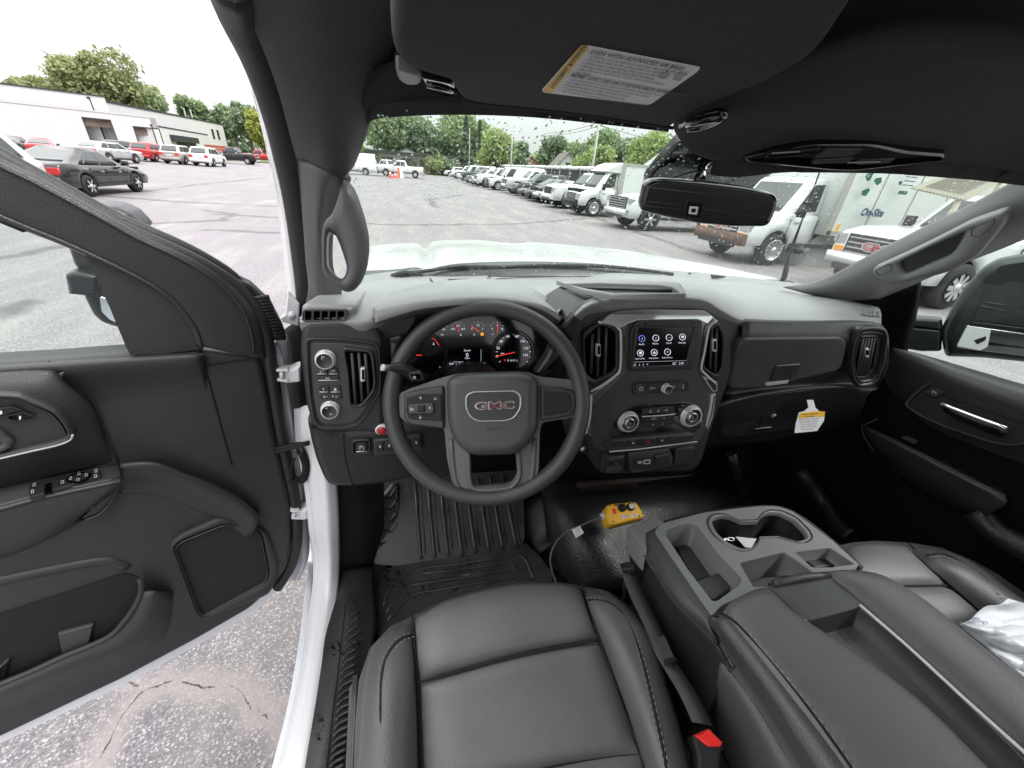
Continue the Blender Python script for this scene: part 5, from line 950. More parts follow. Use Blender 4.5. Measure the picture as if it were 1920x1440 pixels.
m.loft([s0, [p+Vector((.006,0,-.10)) for p in s0], [p+Vector((.01,0,-.36)) for p in s0]], 0, 3, 3, .01); m.loft([[p+Vector((-.002,0,0)) for p in s0], [Vector((p.x+.004, p.y, p.z-.008)) for p in s0]], 1, 3, 1, .003)
fr = [W(1206,1000,'z',1.04), W(1240,985,'z',1.05), W(1320,965,'z',1.06), W(1425,952,'z',1.06), W(1484,960,'z',1.06), W(1560,1016,'z',1.06), W(1612,1064,'z',1.06)]
m.loft([fr, [p+Vector((0,-.01,-.12)) for p in fr], [p+Vector((0,-.02,-.42)) for p in fr]], 0, 3, 3, .01); B(m, 'console_side', ['door_trim', 'black'], con)
m = MB(); kp = Plane(W(1210,990,'z',1.06), (0, .15, 1)); m.slab(kp, rnd([(1178,988,4),(1229,969,6),(1247,978),(1222,994),(1212,1008),(1214,1030,3),(1203,1020)], 3), 0, .06, .004, 0); m.loft([[W(1178,990,'z',1.05),W(1202,1022,'z',1.05),W(1214,1034,'z',1.05)],[W(1180,1040,'z',.98),W(1192,1070,'z',.96),W(1203,1092,'z',.95)],[W(1182,1070,'z',.92),W(1188,1090,'z',.90),W(1198,1110,'z',.90)]], 1, 3, 3, .01); B(m, 'hinge_cover', ['console_top', 'plastic'], con)
# folded centre armrest
AT = Plane((.62, .20, 1.145), (0, .06, 1)); m = MB()
def A(x, y, l=0.0): return AT.at(x, y, l)
puff(m, [[A(1345,1150,-.012),A(1372,1122,-.006),A(1410,1100,-.002),A(1441,1094,0)], [A(1362,1156,.004),A(1392,1134,.012),A(1430,1120,.014),A(1462,1116,.004)], [A(1395,1195,.006),A(1432,1176,.014),A(1472,1160,.014),A(1505,1154,.004)], [A(1470,1290,.006),A(1520,1262,.014),A(1575,1238,.014),A(1618,1226,.004)], [A(1560,1405,.006),A(1625,1370,.014),A(1690,1340,.014),A(1745,1320,.004)], [A(1665,1560,.006),A(1740,1520,.014),A(1830,1500,.014),A(1905,1480,.004)]], .012)
puff(m, [[A(1345,1152,-.012),A(1338,1162,-.03),A(1336,1175,-.06),A(1340,1195,-.085)], [A(1362,1158,.003),A(1350,1178,-.02),A(1350,1200,-.06),A(1358,1222,-.09)], [A(1395,1196,.005),A(1376,1214,-.02),A(1374,1236,-.06),A(1380,1258,-.09)], [A(1470,1291,.005),A(1440,1302,-.02),A(1432,1322,-.06),A(1436,1340,-.09)], [A(1560,1406,.005),A(1520,1420,-.02),A(1502,1436,-.06),A(1500,1450,-.09)], [A(1665,1562,.005),A(1620,1580,-.02),A(1590,1590,-.06),A(1580,1600,-.09)]], .010, 1)
arm = B(m, 'folding_armrest', ['leather', 'leather_side'])
m = MB()
puff(m, [[A(1532,1072,-.004),A(1560,1064,.0),A(1600,1064,-.004),A(1640,1070,-.02)], [A(1556,1084,.004),A(1600,1082,.014),A(1650,1086,.010),A(1690,1096,-.02)], [A(1614,1128,.006),A(1665,1122,.016),A(1716,1126,.012),A(1755,1140,-.02)], [A(1700,1206,.006),A(1755,1195,.016),A(1810,1200,.012),A(1850,1222,-.02)], [A(1800,1298,.006),A(1860,1285,.016),A(1920,1292,.012),A(1960,1310,-.02)], [A(1960,1440,.006),A(2030,1430,.016),A(2090,1440,.012),A(2130,1450,-.02)]], .012)
dashes(m, [A(1660,1082,.006),A(1706,1112,.006),A(1780,1176,.006),A(1880,1262,.006),A(1980,1340,.006)], mi=1)
B(m, 'armrest_pad', ['leather', 'stitch'], arm)
m = MB(); q = [(1353,1149,.012),(1380,1168,.018),(1420,1210,.018),(1480,1282,.018),(1540,1360,.018),(1591,1432,.018),(1680,1560,.018)]; m.tube([A(x, y, l-.010) for x, y, l in q], .0018, 0, 5, 5); dashes(m, [A(x+4, y-3, l-.004) for x, y, l in q], mi=1)
m.tube([A(x, y, .002) for x, y in [(1441,1094),(1470,1122),(1512,1160),(1620,1272),(1700,1356),(1800,1468)]], .0022, 0, 5, 4); B(m, 'seam_piping', ['seam', 'stitch'], arm)
# storage tray between the pads: cap, real recess, bright rails
m = MB()
tro = rnd([(1443,1097),(1478,1085),(1553,1077),(1584,1096),(1614,1128),(1700,1206),(1800,1298),(1960,1440),(2060,1560),(1905,1560),(1745,1400),(1618,1272),(1530,1184)], 5, 4)
trh = rnd([(1514,1163,3),(1612,1137,4),(1680,1192),(1780,1284),(1900,1400),(2000,1510),(1880,1530),(1745,1385),(1620,1262),(1548,1192)], 4, 4)
m.plate(AT, tro, [(trh, .045, 0)], .004, .03, mi=0); m.tube([A(1450,1096,.004),A(1500,1083,.008),A(1553,1078,.004)], .006, 0, 8, 3)
m.tube([A(x, y, .006) for x, y in [(1508,1162),(1530,1184),(1618,1274),(1745,1402),(1860,1520)]], .0018, 1, 6, 3); m.tube([A(x, y, .007) for x, y in [(1612,1134),(1700,1210),(1800,1302),(1900,1392),(1970,1455)]], .0022, 1, 6, 3)
m.slab(AT, rnd([(1532,1186),(1606,1164),(1700,1250),(1790,1340),(1880,1440),(1800,1450),(1700,1350),(1620,1270)], 6), -.036, .005, .002, 2); B(m, 'armrest_tray', ['plastic_mid', 'mark', 'plastic_grey'], arm)
m = MB()
m.loft([[A(1350,1240,-.10),A(1372,1262,-.095),A(1420,1322,-.09),A(1480,1420,-.09),A(1540,1520,-.09)],[A(1346,1262,-.12),A(1362,1280,-.115),A(1400,1340,-.11),A(1456,1440,-.11),A(1500,1540,-.11)],[A(1340,1300,-.2),A(1350,1330,-.2),A(1380,1390,-.2),A(1420,1470,-.2),A(1450,1560,-.2)],[A(1335,1340,-.36),A(1340,1370,-.36),A(1360,1430,-.36),A(1390,1500,-.36),A(1410,1580,-.36)]], 0, 4, 4, .01); B(m, 'armrest_side', ['leather_side'], arm)
# seat belt and buckle
m = MB()
bp_ = [(1180,1078,1.0),(1200,1125,1.0),(1217,1160,1.0),(1232,1193,1.0),(1246,1227,1.0),(1265,1258,1.0),(1292,1302,1.0),(1318,1356,1.0)]
c_ = [S(*p) for p in bp_]; P_ = crom(c_, 5); m.grid([[p+Vector((-.017, .004, .003)) for p in P_], [p+Vector((.017, -.004, -.006)) for p in P_], [p+Vector((.017, -.004, -.008)) for p in P_], [p+Vector((-.017, .004, .001)) for p in P_], [p+Vector((-.017, .004, .003)) for p in P_]], 0)
bx = Plane(S(1234,1232,.974), (0, .2, 1)); m.slab(bx, rnd([(1224,1196),(1246,1190),(1266,1236),(1246,1244)], 2), .030, .006, .001, 0); m.slab(bx, [(1244,1236),(1266,1230),(1269,1238),(1247,1244)], .032, .003, .001, 1)
B(m, 'seat_belt', ['webbing', 'black'])
m = MB(); bk = Plane(S(1328,1390,1.0), (-.25, -.2, 1)); m.slab(bk, rnd([(1296,1378),(1330,1364),(1362,1396),(1354,1412),(1350,1500),(1312,1500),(1306,1412)], 5), -.004, .05, .006, 0); m.slab(bk, rnd([(1301,1378),(1330,1366),(1356,1392),(1352,1400),(1328,1400)], 3), .0, .012, .003, 1); B(m, 'belt_buckle', ['black', 'buckle_red'])
m = MB(); p = Plane(W(1178,1074,'z',1.0), (-.3, -1, .3)); m.slab(p, rnd([(1166,1068),(1190,1064),(1190,1072),(1180,1078),(1168,1076)], 2), 0, .02, .003, 0); m.tube([W(1176,1080,'z',.99), W(1172,1110,'z',.95), W(1180,1130,'z',.9)], .006, 0, 8, 2); B(m, 'belt_anchor', ['plastic'])
# ---------------- PASSENGER DOOR
XD = Plane((1.43, .5, 1.2), (-1, 0, 0), (0, -1, 0)); m = MB()
m.loft([[W(1676,652,'x',1.46),W(1720,662,'x',1.46),W(1769,676,'x',1.46),W(1840,697,'x',1.46),W(1925,722,'x',1.46),W(2100,770,'x',1.46)], [W(1674,655,'x',1.43),W(1720,668,'x',1.42),W(1769,684,'x',1.41),W(1840,708,'x',1.41),W(1925,736,'x',1.41),W(2100,790,'x',1.41)], [W(1668,672,'x',1.42),W(1715,690,'x',1.40),W(1765,710,'x',1.39),W(1840,740,'x',1.39),W(1925,772,'x',1.39),W(2100,840,'x',1.39)], [W(1655,700,'x',1.43),W(1680,725,'x',1.42),W(1740,770,'x',1.41),W(1840,800,'x',1.41),W(1925,830,'x',1.41),W(2100,900,'x',1.41)], [W(1645,740,'x',1.45),W(1670,775,'x',1.45),W(1740,820,'x',1.44),W(1840,870,'x',1.44),W(1925,905,'x',1.44),W(2100,980,'x',1.44)], [W(1630,900,'x',1.45),W(1680,930,'x',1.45),W(1740,960,'x',1.45),W(1840,1000,'x',1.45),W(1925,1060,'x',1.45),W(2100,1160,'x',1.45)]], 0, 4, 4, .03)
pdr = B(m, 'passenger_door', ['plastic'])
RD = Plane(W(1800,740,'x',1.40), (-1, 0, .12), (0, -1, 0)); m = MB()
ro = rnd([(1691,757,8),(1711,734,12),(1740,713,16),(1760,713,10),(1812,729),(1920,772),(2050,820),(2050,880),(1930,832),(1900,838,16),(1859,832),(1769,801),(1720,778)], 10, 5); m.ring(RD, ro, scalep(ro, .95, None, .90), .008, .012, .004, 0); m.slab(RD, scalep(ro, .95, None, .90), .001, .004, 0, 1)
m.slab(RD, rnd([(1730,735),(1752,727),(1775,733),(1752,746)], 3), .006, .005, .001, 0); m.text(RD, '\u25D7 \u25D7', 1752, 736, 5, (1,.3), lift=.008, mi=2); B(m, 'handle_recess', ['plastic', 'black', 'mark_dim'], pdr)
m = MB(); m.tube([RD.at(x, y, .03) for x, y in [(1765,757),(1800,771),(1845,788),(1888,803)]], [.0045,.005,.005,.0045], 0, 10, 3); m.loft([[RD.at(1764,762,.024),RD.at(1830,788,.026),RD.at(1890,810,.024)],[RD.at(1770,772,.02),RD.at(1830,798,.022),RD.at(1884,816,.02)],[RD.at(1785,782,.004),RD.at(1832,804,.004),RD.at(1876,820,.004)]], 1, 4, 3, .008); B(m, 'door_handle', ['chrome', 'gloss_black'], pdr)
m = MB()
m.loft([[W(1619,796,'x',1.44),W(1700,830,'x',1.44),W(1800,878,'x',1.44),W(1886,920,'x',1.44)], [W(1619,799,'x',1.37),W(1700,838,'x',1.37),W(1800,889,'x',1.37),W(1886,931,'x',1.37)], [W(1622,812,'x',1.365),W(1700,852,'x',1.365),W(1800,905,'x',1.365),W(1880,948,'x',1.365)], [W(1634,835,'x',1.38),W(1700,880,'x',1.38),W(1800,940,'x',1.38),W(1850,968,'x',1.38)], [W(1645,850,'x',1.43),W(1700,905,'x',1.43),W(1800,960,'x',1.43),W(1850,990,'x',1.43)]], 0, 4, 4, .01)
m.tube([W(1619,798,'x',1.37),W(1700,837,'x',1.37),W(1800,888,'x',1.37),W(1886,931,'x',1.37)], .002, 1, 6, 3); m.tube([W(1615,800,'x',1.375),W(1622,822,'x',1.375),W(1640,848,'x',1.38)], .002, 1, 6, 3); m.tube([W(1615,799,'x',1.375),W(1646,785,'x',1.40)], .002, 1, 6)
m.slab(Plane(W(1705,824,'x',1.42), (-.5, 0, 1), (0,-1,0)), rnd([(1690,820),(1700,816),(1722,826),(1716,832)], 2), .004, .006, .001, 1); B(m, 'armrest', ['plastic', 'plastic_mid'], pdr)
m = MB(); g = [W(1684,655,'x',1.47),W(1724,532,'x',1.47),W(1780,500,'x',1.47),W(1930,430,'x',1.47),W(2200,300,'x',1.47),W(2200,800,'x',1.47),W(1925,722,'x',1.47),W(1769,676,'x',1.47)]; m.add(g, [tuple(range(8))], 0, False); B(m, 'window_glass', ['side_glass'], pdr)
# passenger side tow mirror
QM = Plane(W(1850,580,'x',1.72), (-.95, -.55, 0)); m = MB()
mq = rnd([(1768,655,16),(1764,624,20),(1783,585),(1808,545,10),(1848,502,16),(1878,487,10),(1925,479),(2090,470),(2090,700),(1925,683),(1840,674),(1772,672,10)], 10, 5); m.slab(QM, mq, 0, .07, .03, 0)
m.slab(QM, rnd([(1680,652),(1698,612),(1768,618),(1765,660),(1726,660)], 6), -.02, .08, .012, 0); m.slab(QM, rnd([(1698,612),(1704,596),(1765,600),(1768,620)], 3), -.016, .06, .01, 0)
dm = B(m, 'door_mirror', ['shell_black'], pdr)
m = MB(); m.slab(QM, rnd([(1822,604,8),(1855,520,8),(1875,497,10),(1925,490),(2080,486),(2080,640),(1925,614),(1840,603)], 6, 4), .004, .01, .002, 0)
for q in ([(1848,567),(1890,573)], [(1838,574),(1882,583)]): m.ptube(QM, q, .003, .005, 0)
m.slab(QM, rnd([(1791,652,6),(1812,610,5),(1925,626),(2080,650),(2080,690),(1925,668)], 4, 4), .004, .008, .002, 1)
m.ptube(QM, [(1822,604),(1925,617),(2080,640)], .003, .006, 0, 2); B(m, 'mirror_face', ['shell_black', 'mirror_glass'], dm)
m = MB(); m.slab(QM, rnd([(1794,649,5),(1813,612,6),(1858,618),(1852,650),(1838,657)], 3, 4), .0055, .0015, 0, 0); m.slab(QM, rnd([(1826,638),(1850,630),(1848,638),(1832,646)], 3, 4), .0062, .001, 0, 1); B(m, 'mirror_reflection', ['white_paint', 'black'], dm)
# ================================================================== LOOSE THINGS
# yellow pendant control box on the tunnel
YB = Plane(W(1168,965,'z',.86), (-.05, -.45, 1)); m = MB()
m.slab(YB, rnd([(1138,948,5),(1142,945,4),(1188,940,6),(1194,942,4),(1209,965,6),(1206,970),(1148,985,5),(1142,981),(1136,965)], 4, 4), .022, .045, .006, 0); yt = world_thing('pendant_control', YB.at(1170, 965, -.02)); tag(yt, 'yellow pendant control box with two push buttons lying on the floor tunnel', 'remote control')
bd = m.build('case', ['yellow'], yt)
m = MB(); m.slab(YB, rnd([(1140,972),(1148,990,3),(1206,974),(1208,966)], 3), -.022, .01, .003, 0); m.build('base', ['plastic_mid'], yt)
for c, k in (((1166,953),'black'), ((1182,951),'paper')):
    m = MB(); O = YB.at(c[0], c[1], .022); m.lathe(O, YB.n, [(.0115,0),(.0115,.005),(.0098,.007),(.0098,.004),(.008,.004),(.008,.009),(.0001,.010)], 0, 22); m.lathe(O+YB.n*.0005, YB.n, [(.0078,.004),(.0078,.0098),(.0001,.0106)], 1, 22); m.build('push_button', ['black', k], yt)
m = MB(); m.slab(YB, [(1147,954),(1153,953),(1157,963),(1150,964.5)], .0224, .001, 0, 0); m.slab(YB, [(1152,946),(1172,943.5),(1172,946),(1152,949)], .0224, .001, 0, 2); m.slab(YB, [(1163,967),(1177,965),(1178,970),(1164,972)], .0224, .001, 0, 1); m.slab(YB, [(1183,965),(1195,963),(1196,968),(1184,969.5)], .0224, .001, 0, 1); m.text(YB, 'UP-DN', 1170.5, 968.5, 3.4, (1,-.15), lift=.0232, mi=2); m.text(YB, 'ON', 1189.5, 966, 3, (1,-.15), lift=.0232, mi=2)
for c in ((1143,948),(1188,943),(1204,963),(1150,978),(1198,968)): m.lathe(YB.at(c[0], c[1], .021), YB.n, [(.0022,0),(.0022,.002),(.0001,.002)], 2, 10)
m.build('label', ['buckle_red', 'paper', 'ink'], yt)
m = MB(); m.tube([YB.at(1138,967,.0), YB.at(1127,969,.0)], [.0105,.0085], 0, 14); m.build('cable_gland', ['paper'], yt)
ct = MB(); ct.tube([YB.at(1129,969,.0), YB.at(1112,975,-.002), W(1088,986,'z',.84), W(1062,998,'z',.82), W(1042,1018,'z',.80), W(1032,1045,'z',.78), W(1035,1070,'z',.78), W(1042,1090,'z',.80)], .0028, 0, 8, 5); ct.build('cable', ['cable_grey'], yt)
m = MB(); tg = Plane(W(1083,996,'z',.845), (-.1, -.5, 1)); m.slab(tg, rnd([(1072,993),(1087,986),(1095,999),(1080,1009)], 1), .002, .001, 0, 0); random.seed(2)
for k in range(5): m.ptube(tg, [(1077+k*1.2, 993+k*2.3), (1086+k*.6, 989+k*2.3)], .0004, .0023, 1, 0, 4)
m.build('cable_tag', ['paper', 'mark_dim'], yt)
# airbag tag hanging from the lower glovebox
TGp = Plane(W(1520,780,'y',.67), (0, -1, .1)); m = MB()
m.slab(TGp, [(1513,750),(1525,750),(1529,764),(1536,771),(1547,773),(1545,789),(1532,808),(1490,812),(1492,795),(1498,774),(1508,771),(1516,764)], 0, .0008, 0, 0)
m.slab(TGp, [(1499,775),(1530,771),(1547,772),(1546,781),(1522,782),(1497,785)], .0004, .0008, 0, 1)
for k in range(7): m.text(TGp, ('Children Riding with', 'an Air Bag', 'can be killed or seriously', 'injured. Never put them', 'in front unless air bag', 'is off. See the manual', 'Do not remove')[k], 1519-k*.7, 776+k*4.7, 2.7, (1,-.06), (.1,-1), .0008, 2, .0001, sx=.95)
tag(m.build('hang_tag', ['paper', 'yellow_label', 'ink']), 'white and yellow paper tag hanging from the lower glovebox lid', 'tag')
# keys with paper fob in the left cup
m = MB(); kp_ = Plane(CT.at(1390,1012,-.05), (.1, -.35, 1)); m.slab(kp_, rnd([(1379,1006),(1419,1010),(1409,1027),(1397,1026)], 1), 0, .001, 0, 0); kt = m.build('key_tag', ['paper'])
tag(kt, 'white paper key fob and metal keys lying in the left cup holder', 'key tag')
m = MB(); m.tube([kp_.at(p.x, p.y, .004) for p in circ(1370, 1011, 7, 3, 12)]+[kp_.at(1377,1011,.004)], .0014, 0, 6); m.slab(kp_, rnd([(1352,1012),(1364,1008),(1368,1012),(1356,1016)], 1), .002, .002, 0, 0); o = m.build('key', ['chrome'], kt)
# clear plastic bag on the passenger seat
random.seed(5); m = MB(); rows_ = []
def fold(u, v): # ridged creases radiating from the gathered corner
    a = math.atan2(v+.15, u+.2); r = math.hypot(u, v); return .009*abs(math.sin(a*6+r*1.5))+.005*abs(math.sin(a*11-r*3))+.003*abs(math.sin(u*9+v*4))+.012*r*math.sin(a*3)
for j in range(42):
    v = j/41; a = Vector((1798, 1168)).lerp(Vector((1890, 1120)), v); a.y += 5*math.sin(v*9); b = Vector((1960, 1300)).lerp(Vector((2090, 1180)), v); rows_.append([S(a.x+(b.x-a.x)*i/47, a.y+(b.y-a.y)*i/47, .985+.9*fold(i/47, v)+.03*min(1, v*3)) for i in range(48)])
m.grid(rows_, 0, False); m.grid([[p+Vector((0, 0, -.004)) for p in r] for r in rows_], 0, False)
tag(m.build('plastic_bag', ['bag']), 'crumpled clear polythene bag lying on the passenger seat', 'plastic bag')
# ================================================================== OUTSIDE
def GP(x, y): p = W(x, y, 'z', 0); return (p.x, p.y)
# ---- ground shader with cracks
def ground_mat():
    m = bpy.data.materials.new('asphalt'); m.use_nodes = True; nt = m.node_tree; b = nt.nodes['Principled BSDF']; L = nt.links.new
    tc = nd(nt, 'ShaderNodeTexCoord'); pos = tc.outputs['Object']
    wn = nd(nt, 'ShaderNodeTexNoise', i_Scale=9, i_Detail=4); L(pos, wn.inputs['Vector'])
    sub = nd(nt, 'ShaderNodeVectorMath', operation='SUBTRACT'); L(wn.outputs['Color'], sub.inputs[0]); sub.inputs[1].default_value = (.5, .5, .5)
    def warp(scale, amt):
        w = nd(nt, 'ShaderNodeTexNoise', i_Scale=scale, i_Detail=5, i_Roughness=.6); L(pos, w.inputs['Vector']); s = nd(nt, 'ShaderNodeVectorMath', operation='SUBTRACT'); L(w.outputs['Color'], s.inputs[0]); s.inputs[1].default_value = (.5,.5,.5)
        k = nd(nt, 'ShaderNodeVectorMath', operation='SCALE'); L(s.outputs[0], k.inputs[0]); k.inputs['Scale'].default_value = amt; a = nd(nt, 'ShaderNodeVectorMath', operation='ADD'); L(pos, a.inputs[0]); L(k.outputs[0], a.inputs[1]); return a.outputs[0]
    near = warp(10, .06); farw = warp(.9, .9)
    def mth(op, a, b_=None, clamp=False):
        n = nd(nt, 'ShaderNodeMath', operation=op, use_clamp=clamp)
        for i, v in enumerate((a, b_)):
            if v is None: continue
            if isinstance(v, (int, float)): n.inputs[i].default_value = v
            else: L(v, n.inputs[i])
        return n.outputs[0]
    def seg(vec, A, Bp):
        A = Vector((*A, 0)); Bp = Vector((*Bp, 0)); d = Bp-A; ll = d.length_squared
        s = nd(nt, 'ShaderNodeVectorMath', operation='SUBTRACT'); L(vec, s.inputs[0]); s.inputs[1].default_value = A
        dt = nd(nt, 'ShaderNodeVectorMath', operation='DOT_PRODUCT'); L(s.outputs[0], dt.inputs[0]); dt.inputs[1].default_value = d/ll
        t = mth('MULTIPLY', dt.outputs['Value'], 1, True); sc = nd(nt, 'ShaderNodeVectorMath', operation='SCALE'); sc.inputs[0].default_value = d; L(t, sc.inputs['Scale'])
        df = nd(nt, 'ShaderNodeVectorMath', operation='DISTANCE'); L(s.outputs[0], df.inputs[0]); L(sc.outputs[0], df.inputs[1]); return df.outputs['Value']
    def poly(vec, pts):
        o = None
        for a, c in zip(pts, pts[1:]):
            d = seg(vec, a, c); o = d if o is None else mth('MINIMUM', o, d)
        return o
    def mr(v, a, b_, c, d):
        n = nd(nt, 'ShaderNodeMapRange', i_1=a, i_2=b_, i_3=c, i_4=d); L(v, n.inputs[0]); return n.outputs[0]
    c1 = poly(near, [GP(x, y) for x, y in [(160,1470),(205,1380),(240,1325),(265,1300),(250,1280),(236,1268)]]); c2 = poly(near, [GP(x, y) for x, y in [(265,1300),(320,1275),(360,1285),(400,1290),(440,1290),(480,1330),(530,1375),(570,1400)]])
    dist = mth('MINIMUM', c1, c2); crack = mr(mth('ADD', dist, mr(wn.outputs[0], .3, .7, -.002, .0035)), .001, .0042, 1, 0); stain = mr(mth('ADD', dist, mr(wn.outputs[0], .3, .7, -.03, .03)), .025, .085, 1, 0)
    # far tar lines
    FL = [[(800,640/3+145),(880,340),(960,333)], ]
    tar = None
    for pl in ([(255,360),(400,343),(500,333)], [(170,365),(330,378),(520,387)], [(270,420),(420,413),(430,400),(380,393)], [(400,402),(525,408)], [(385,432),(540,437)], [(0,485),(110,460),(280,430)], [(0,590),(30,575)], [(803,372),(816,388)], [(660,418),(760,422),(960,420),(1100,410)], [(960,362),(1060,390),(1180,430),(1330,480)], [(1160,390),(1300,425),(1480,480)], [(800,375),(870,365)], [(700,330),(740,318+20)]):
        d = poly(farw, [GP(*p) for p in pl]); tar = d if tar is None else mth('MINIMUM', tar, d)
    tarm = mr(tar, .06, .24, 1, 0)
    # aggregate
    vo = nd(nt, 'ShaderNodeTexVoronoi', i_Scale=175); L(pos, vo.inputs['Vector']); vo2 = nd(nt, 'ShaderNodeTexVoronoi', i_Scale=260); L(pos, vo2.inputs['Vector'])
    g = nd(nt, 'ShaderNodeSeparateColor'); L(vo.outputs['Color'], g.inputs[0]); g2 = nd(nt, 'ShaderNodeSeparateColor'); L(vo2.outputs['Color'], g2.inputs[0])
    rp_ = nd(nt, 'ShaderNodeValToRGB'); L(g.outputs[0], rp_.inputs[0]); e = rp_.color_ramp.elements; e[0].position = 0; e[0].color = (.17,.155,.168,1); e[1].position = 1; e[1].color = (.78,.73,.78,1)
    for p_, c in ((.3, (.25,.228,.243,1)), (.55, (.27,.245,.258,1)), (.8, (.40,.365,.385,1))): q = e.new(p_); q.color = c
    edge = mr(vo.outputs['Distance'], .0025, .006, 1.12, .5)
    agg = nd(nt, 'ShaderNodeMix', data_type='RGBA', blend_type='MULTIPLY'); agg.inputs[0].default_value = .9; L(rp_.outputs[0], agg.inputs[6]); sc = nd(nt, 'ShaderNodeCombineColor'); [L(edge, sc.inputs[i]) for i in range(3)]; L(sc.outputs[0], agg.inputs[7])
    big = nd(nt, 'ShaderNodeTexNoise', i_Scale=.35, i_Detail=8, i_Roughness=.7); L(pos, big.inputs['Vector']); bigf = mr(big.outputs[0], .3, .7, .93, 1.13)
    # long faint streaks of dust
    mp = nd(nt, 'ShaderNodeMapping'); mp.inputs['Scale'].default_value = (1.5, .28, 1); mp.inputs['Rotation'].default_value = (0, 0, .12); L(pos, mp.inputs[0]); st = nd(nt, 'ShaderNodeTexNoise', i_Scale=1, i_Detail=7, i_Roughness=.68); L(mp.outputs[0], st.inputs['Vector']); stf = mr(st.outputs[0], .48, .75, 0, .38)
    v1 = nd(nt, 'ShaderNodeVectorMath', operation='SCALE'); L(agg.outputs[2], v1.inputs[0]); L(mth('MULTIPLY', bigf, 1.0), v1.inputs['Scale'])
    x1 = nd(nt, 'ShaderNodeMix', data_type='RGBA'); L(stf, x1.inputs[0]); L(v1.outputs[0], x1.inputs[6]); x1.inputs[7].default_value = (.44,.41,.335,1)
    x2 = nd(nt, 'ShaderNodeMix', data_type='RGBA'); L(mth('MULTIPLY', stain, .72), x2.inputs[0]); L(x1.outputs[2], x2.inputs[6]); x2.inputs[7].default_value = (.30,.265,.25,1)
    x3 = nd(nt, 'ShaderNodeMix', data_type='RGBA'); L(crack, x3.inputs[0]); L(x2.outputs[2], x3.inputs[6]); x3.inputs[7].default_value = (.02,.015,.012,1)
    x4 = nd(nt, 'ShaderNodeMix', data_type='RGBA'); L(mth('MULTIPLY', tarm, .75), x4.inputs[0]); L(x3.outputs[2], x4.inputs[6]); x4.inputs[7].default_value = (.055,.05,.052,1)
    cv = nd(nt, 'ShaderNodeTexVoronoi', feature='DISTANCE_TO_EDGE', i_Scale=1.7); L(warp(3, .5), cv.inputs['Vector']); fine = mr(cv.outputs['Distance'], .0, .006, .45, 0)
    x5 = nd(nt, 'ShaderNodeMix', data_type='RGBA'); L(fine, x5.inputs[0]); L(x4.outputs[2], x5.inputs[6]); x5.inputs[7].default_value = (.08,.07,.07,1)
    L(x5.outputs[2], b.inputs['Base Color']); b.inputs['Roughness'].default_value = .62
    bp = nd(nt, 'ShaderNodeBump', i_Strength=.7, i_Distance=.004); L(mth('SUBTRACT', mth('MULTIPLY', edge, .6), crack), bp.inputs['Height']); L(bp.outputs[0], b.inputs['Normal']); MAT['asphalt'] = m
ground_mat()
m = MB(); m.add([(-400,-300,0),(400,-300,0),(400,400,0),(-400,400,0)], [(0,1,2,3)], 0, False); tag(m.build('ground', ['asphalt']), 'worn cracked asphalt of the car lot', kind='structure')
mat('verge', (.10, .13, .035), .9, var=.4, vscale=.8)
m = MB(); m.add([(-400,84,.02),(400,84,.02),(400,400,.02),(-400,400,.02)], [(0,1,2,3)], 0, False)
m.add([(21,-60,.024),(400,-60,.024),(400,84,.024),(21,84,.024)], [(0,1,2,3)], 0, False); tag(m.build('verge', ['verge']), 'grass strip beyond the lot', kind='structure')
# ---- vehicle materials
for n, c, r, mt in (('car_white',(.66,.68,.68),.22,0),('car_black',(.012,.012,.014),.12,0),('car_red',(.42,.015,.018),.15,0),('car_grey',(.16,.17,.18),.2,.5),('car_silver',(.5,.52,.52),.22,.5),('car_tan',(.42,.38,.36),.22,.3),('car_dark',(.03,.033,.037),.15,0),('car_pearl',(.55,.56,.58),.2,.2)): mat(n, c, r, mt, coat=.5)
mat('car_glass', (.03,.04,.04), .06, spec=.9); mat('tyre', (.018,.018,.019), .8); mat('alloy', (.55,.56,.57), .3, .8); mat('trim_black', (.02,.02,.021), .5); mat('lamp', (.30,.32,.33), .12, coat=1); mat('tail_lamp', (.5,.02,.02), .15, coat=.6); mat('amber', (.75,.28,.03), .3); mat('plate', (.6,.6,.62), .5); mat('under', (.008,.008,.008), .9); mat('rust', (.12,.072,.058), .8, var=.35, vscale=9); mat('box_white', (.66,.70,.68), .4, var=.03, vscale=2); mat('post_grey', (.38,.37,.34), .6)
mat('panel_tan', (.42,.40,.32), .6); mat('panel_slat', (.20,.20,.17), .6); mat('deep_green', (.02,.12,.07), .5); mat('deep_blue', (.04,.08,.14), .5)
def ltext(mb, txt, u, v, h, mi=0, shear=0, sx=1, off=0, pl=None):
    cu = bpy.data.curves.new('t', 'FONT'); cu.body = txt; cu.align_x = 'CENTER'; cu.align_y = 'CENTER'; cu.size = h/.7; cu.shear = shear; cu.resolution_u = 2; cu.offset = off
    ob = bpy.data.objects.new('t', cu); COL.objects.link(ob); bpy.context.view_layer.update(); me = bpy.data.meshes.new_from_object(ob.evaluated_get(bpy.context.evaluated_depsgraph_get())); bpy.data.objects.remove(ob)
    mb.add([(pl or sd).xyz((u+q.co.x*sx, v+q.co.y), .004) for q in me.vertices], [tuple(p.vertices) for p in me.polygons], mi, False)
WHEELS = {}
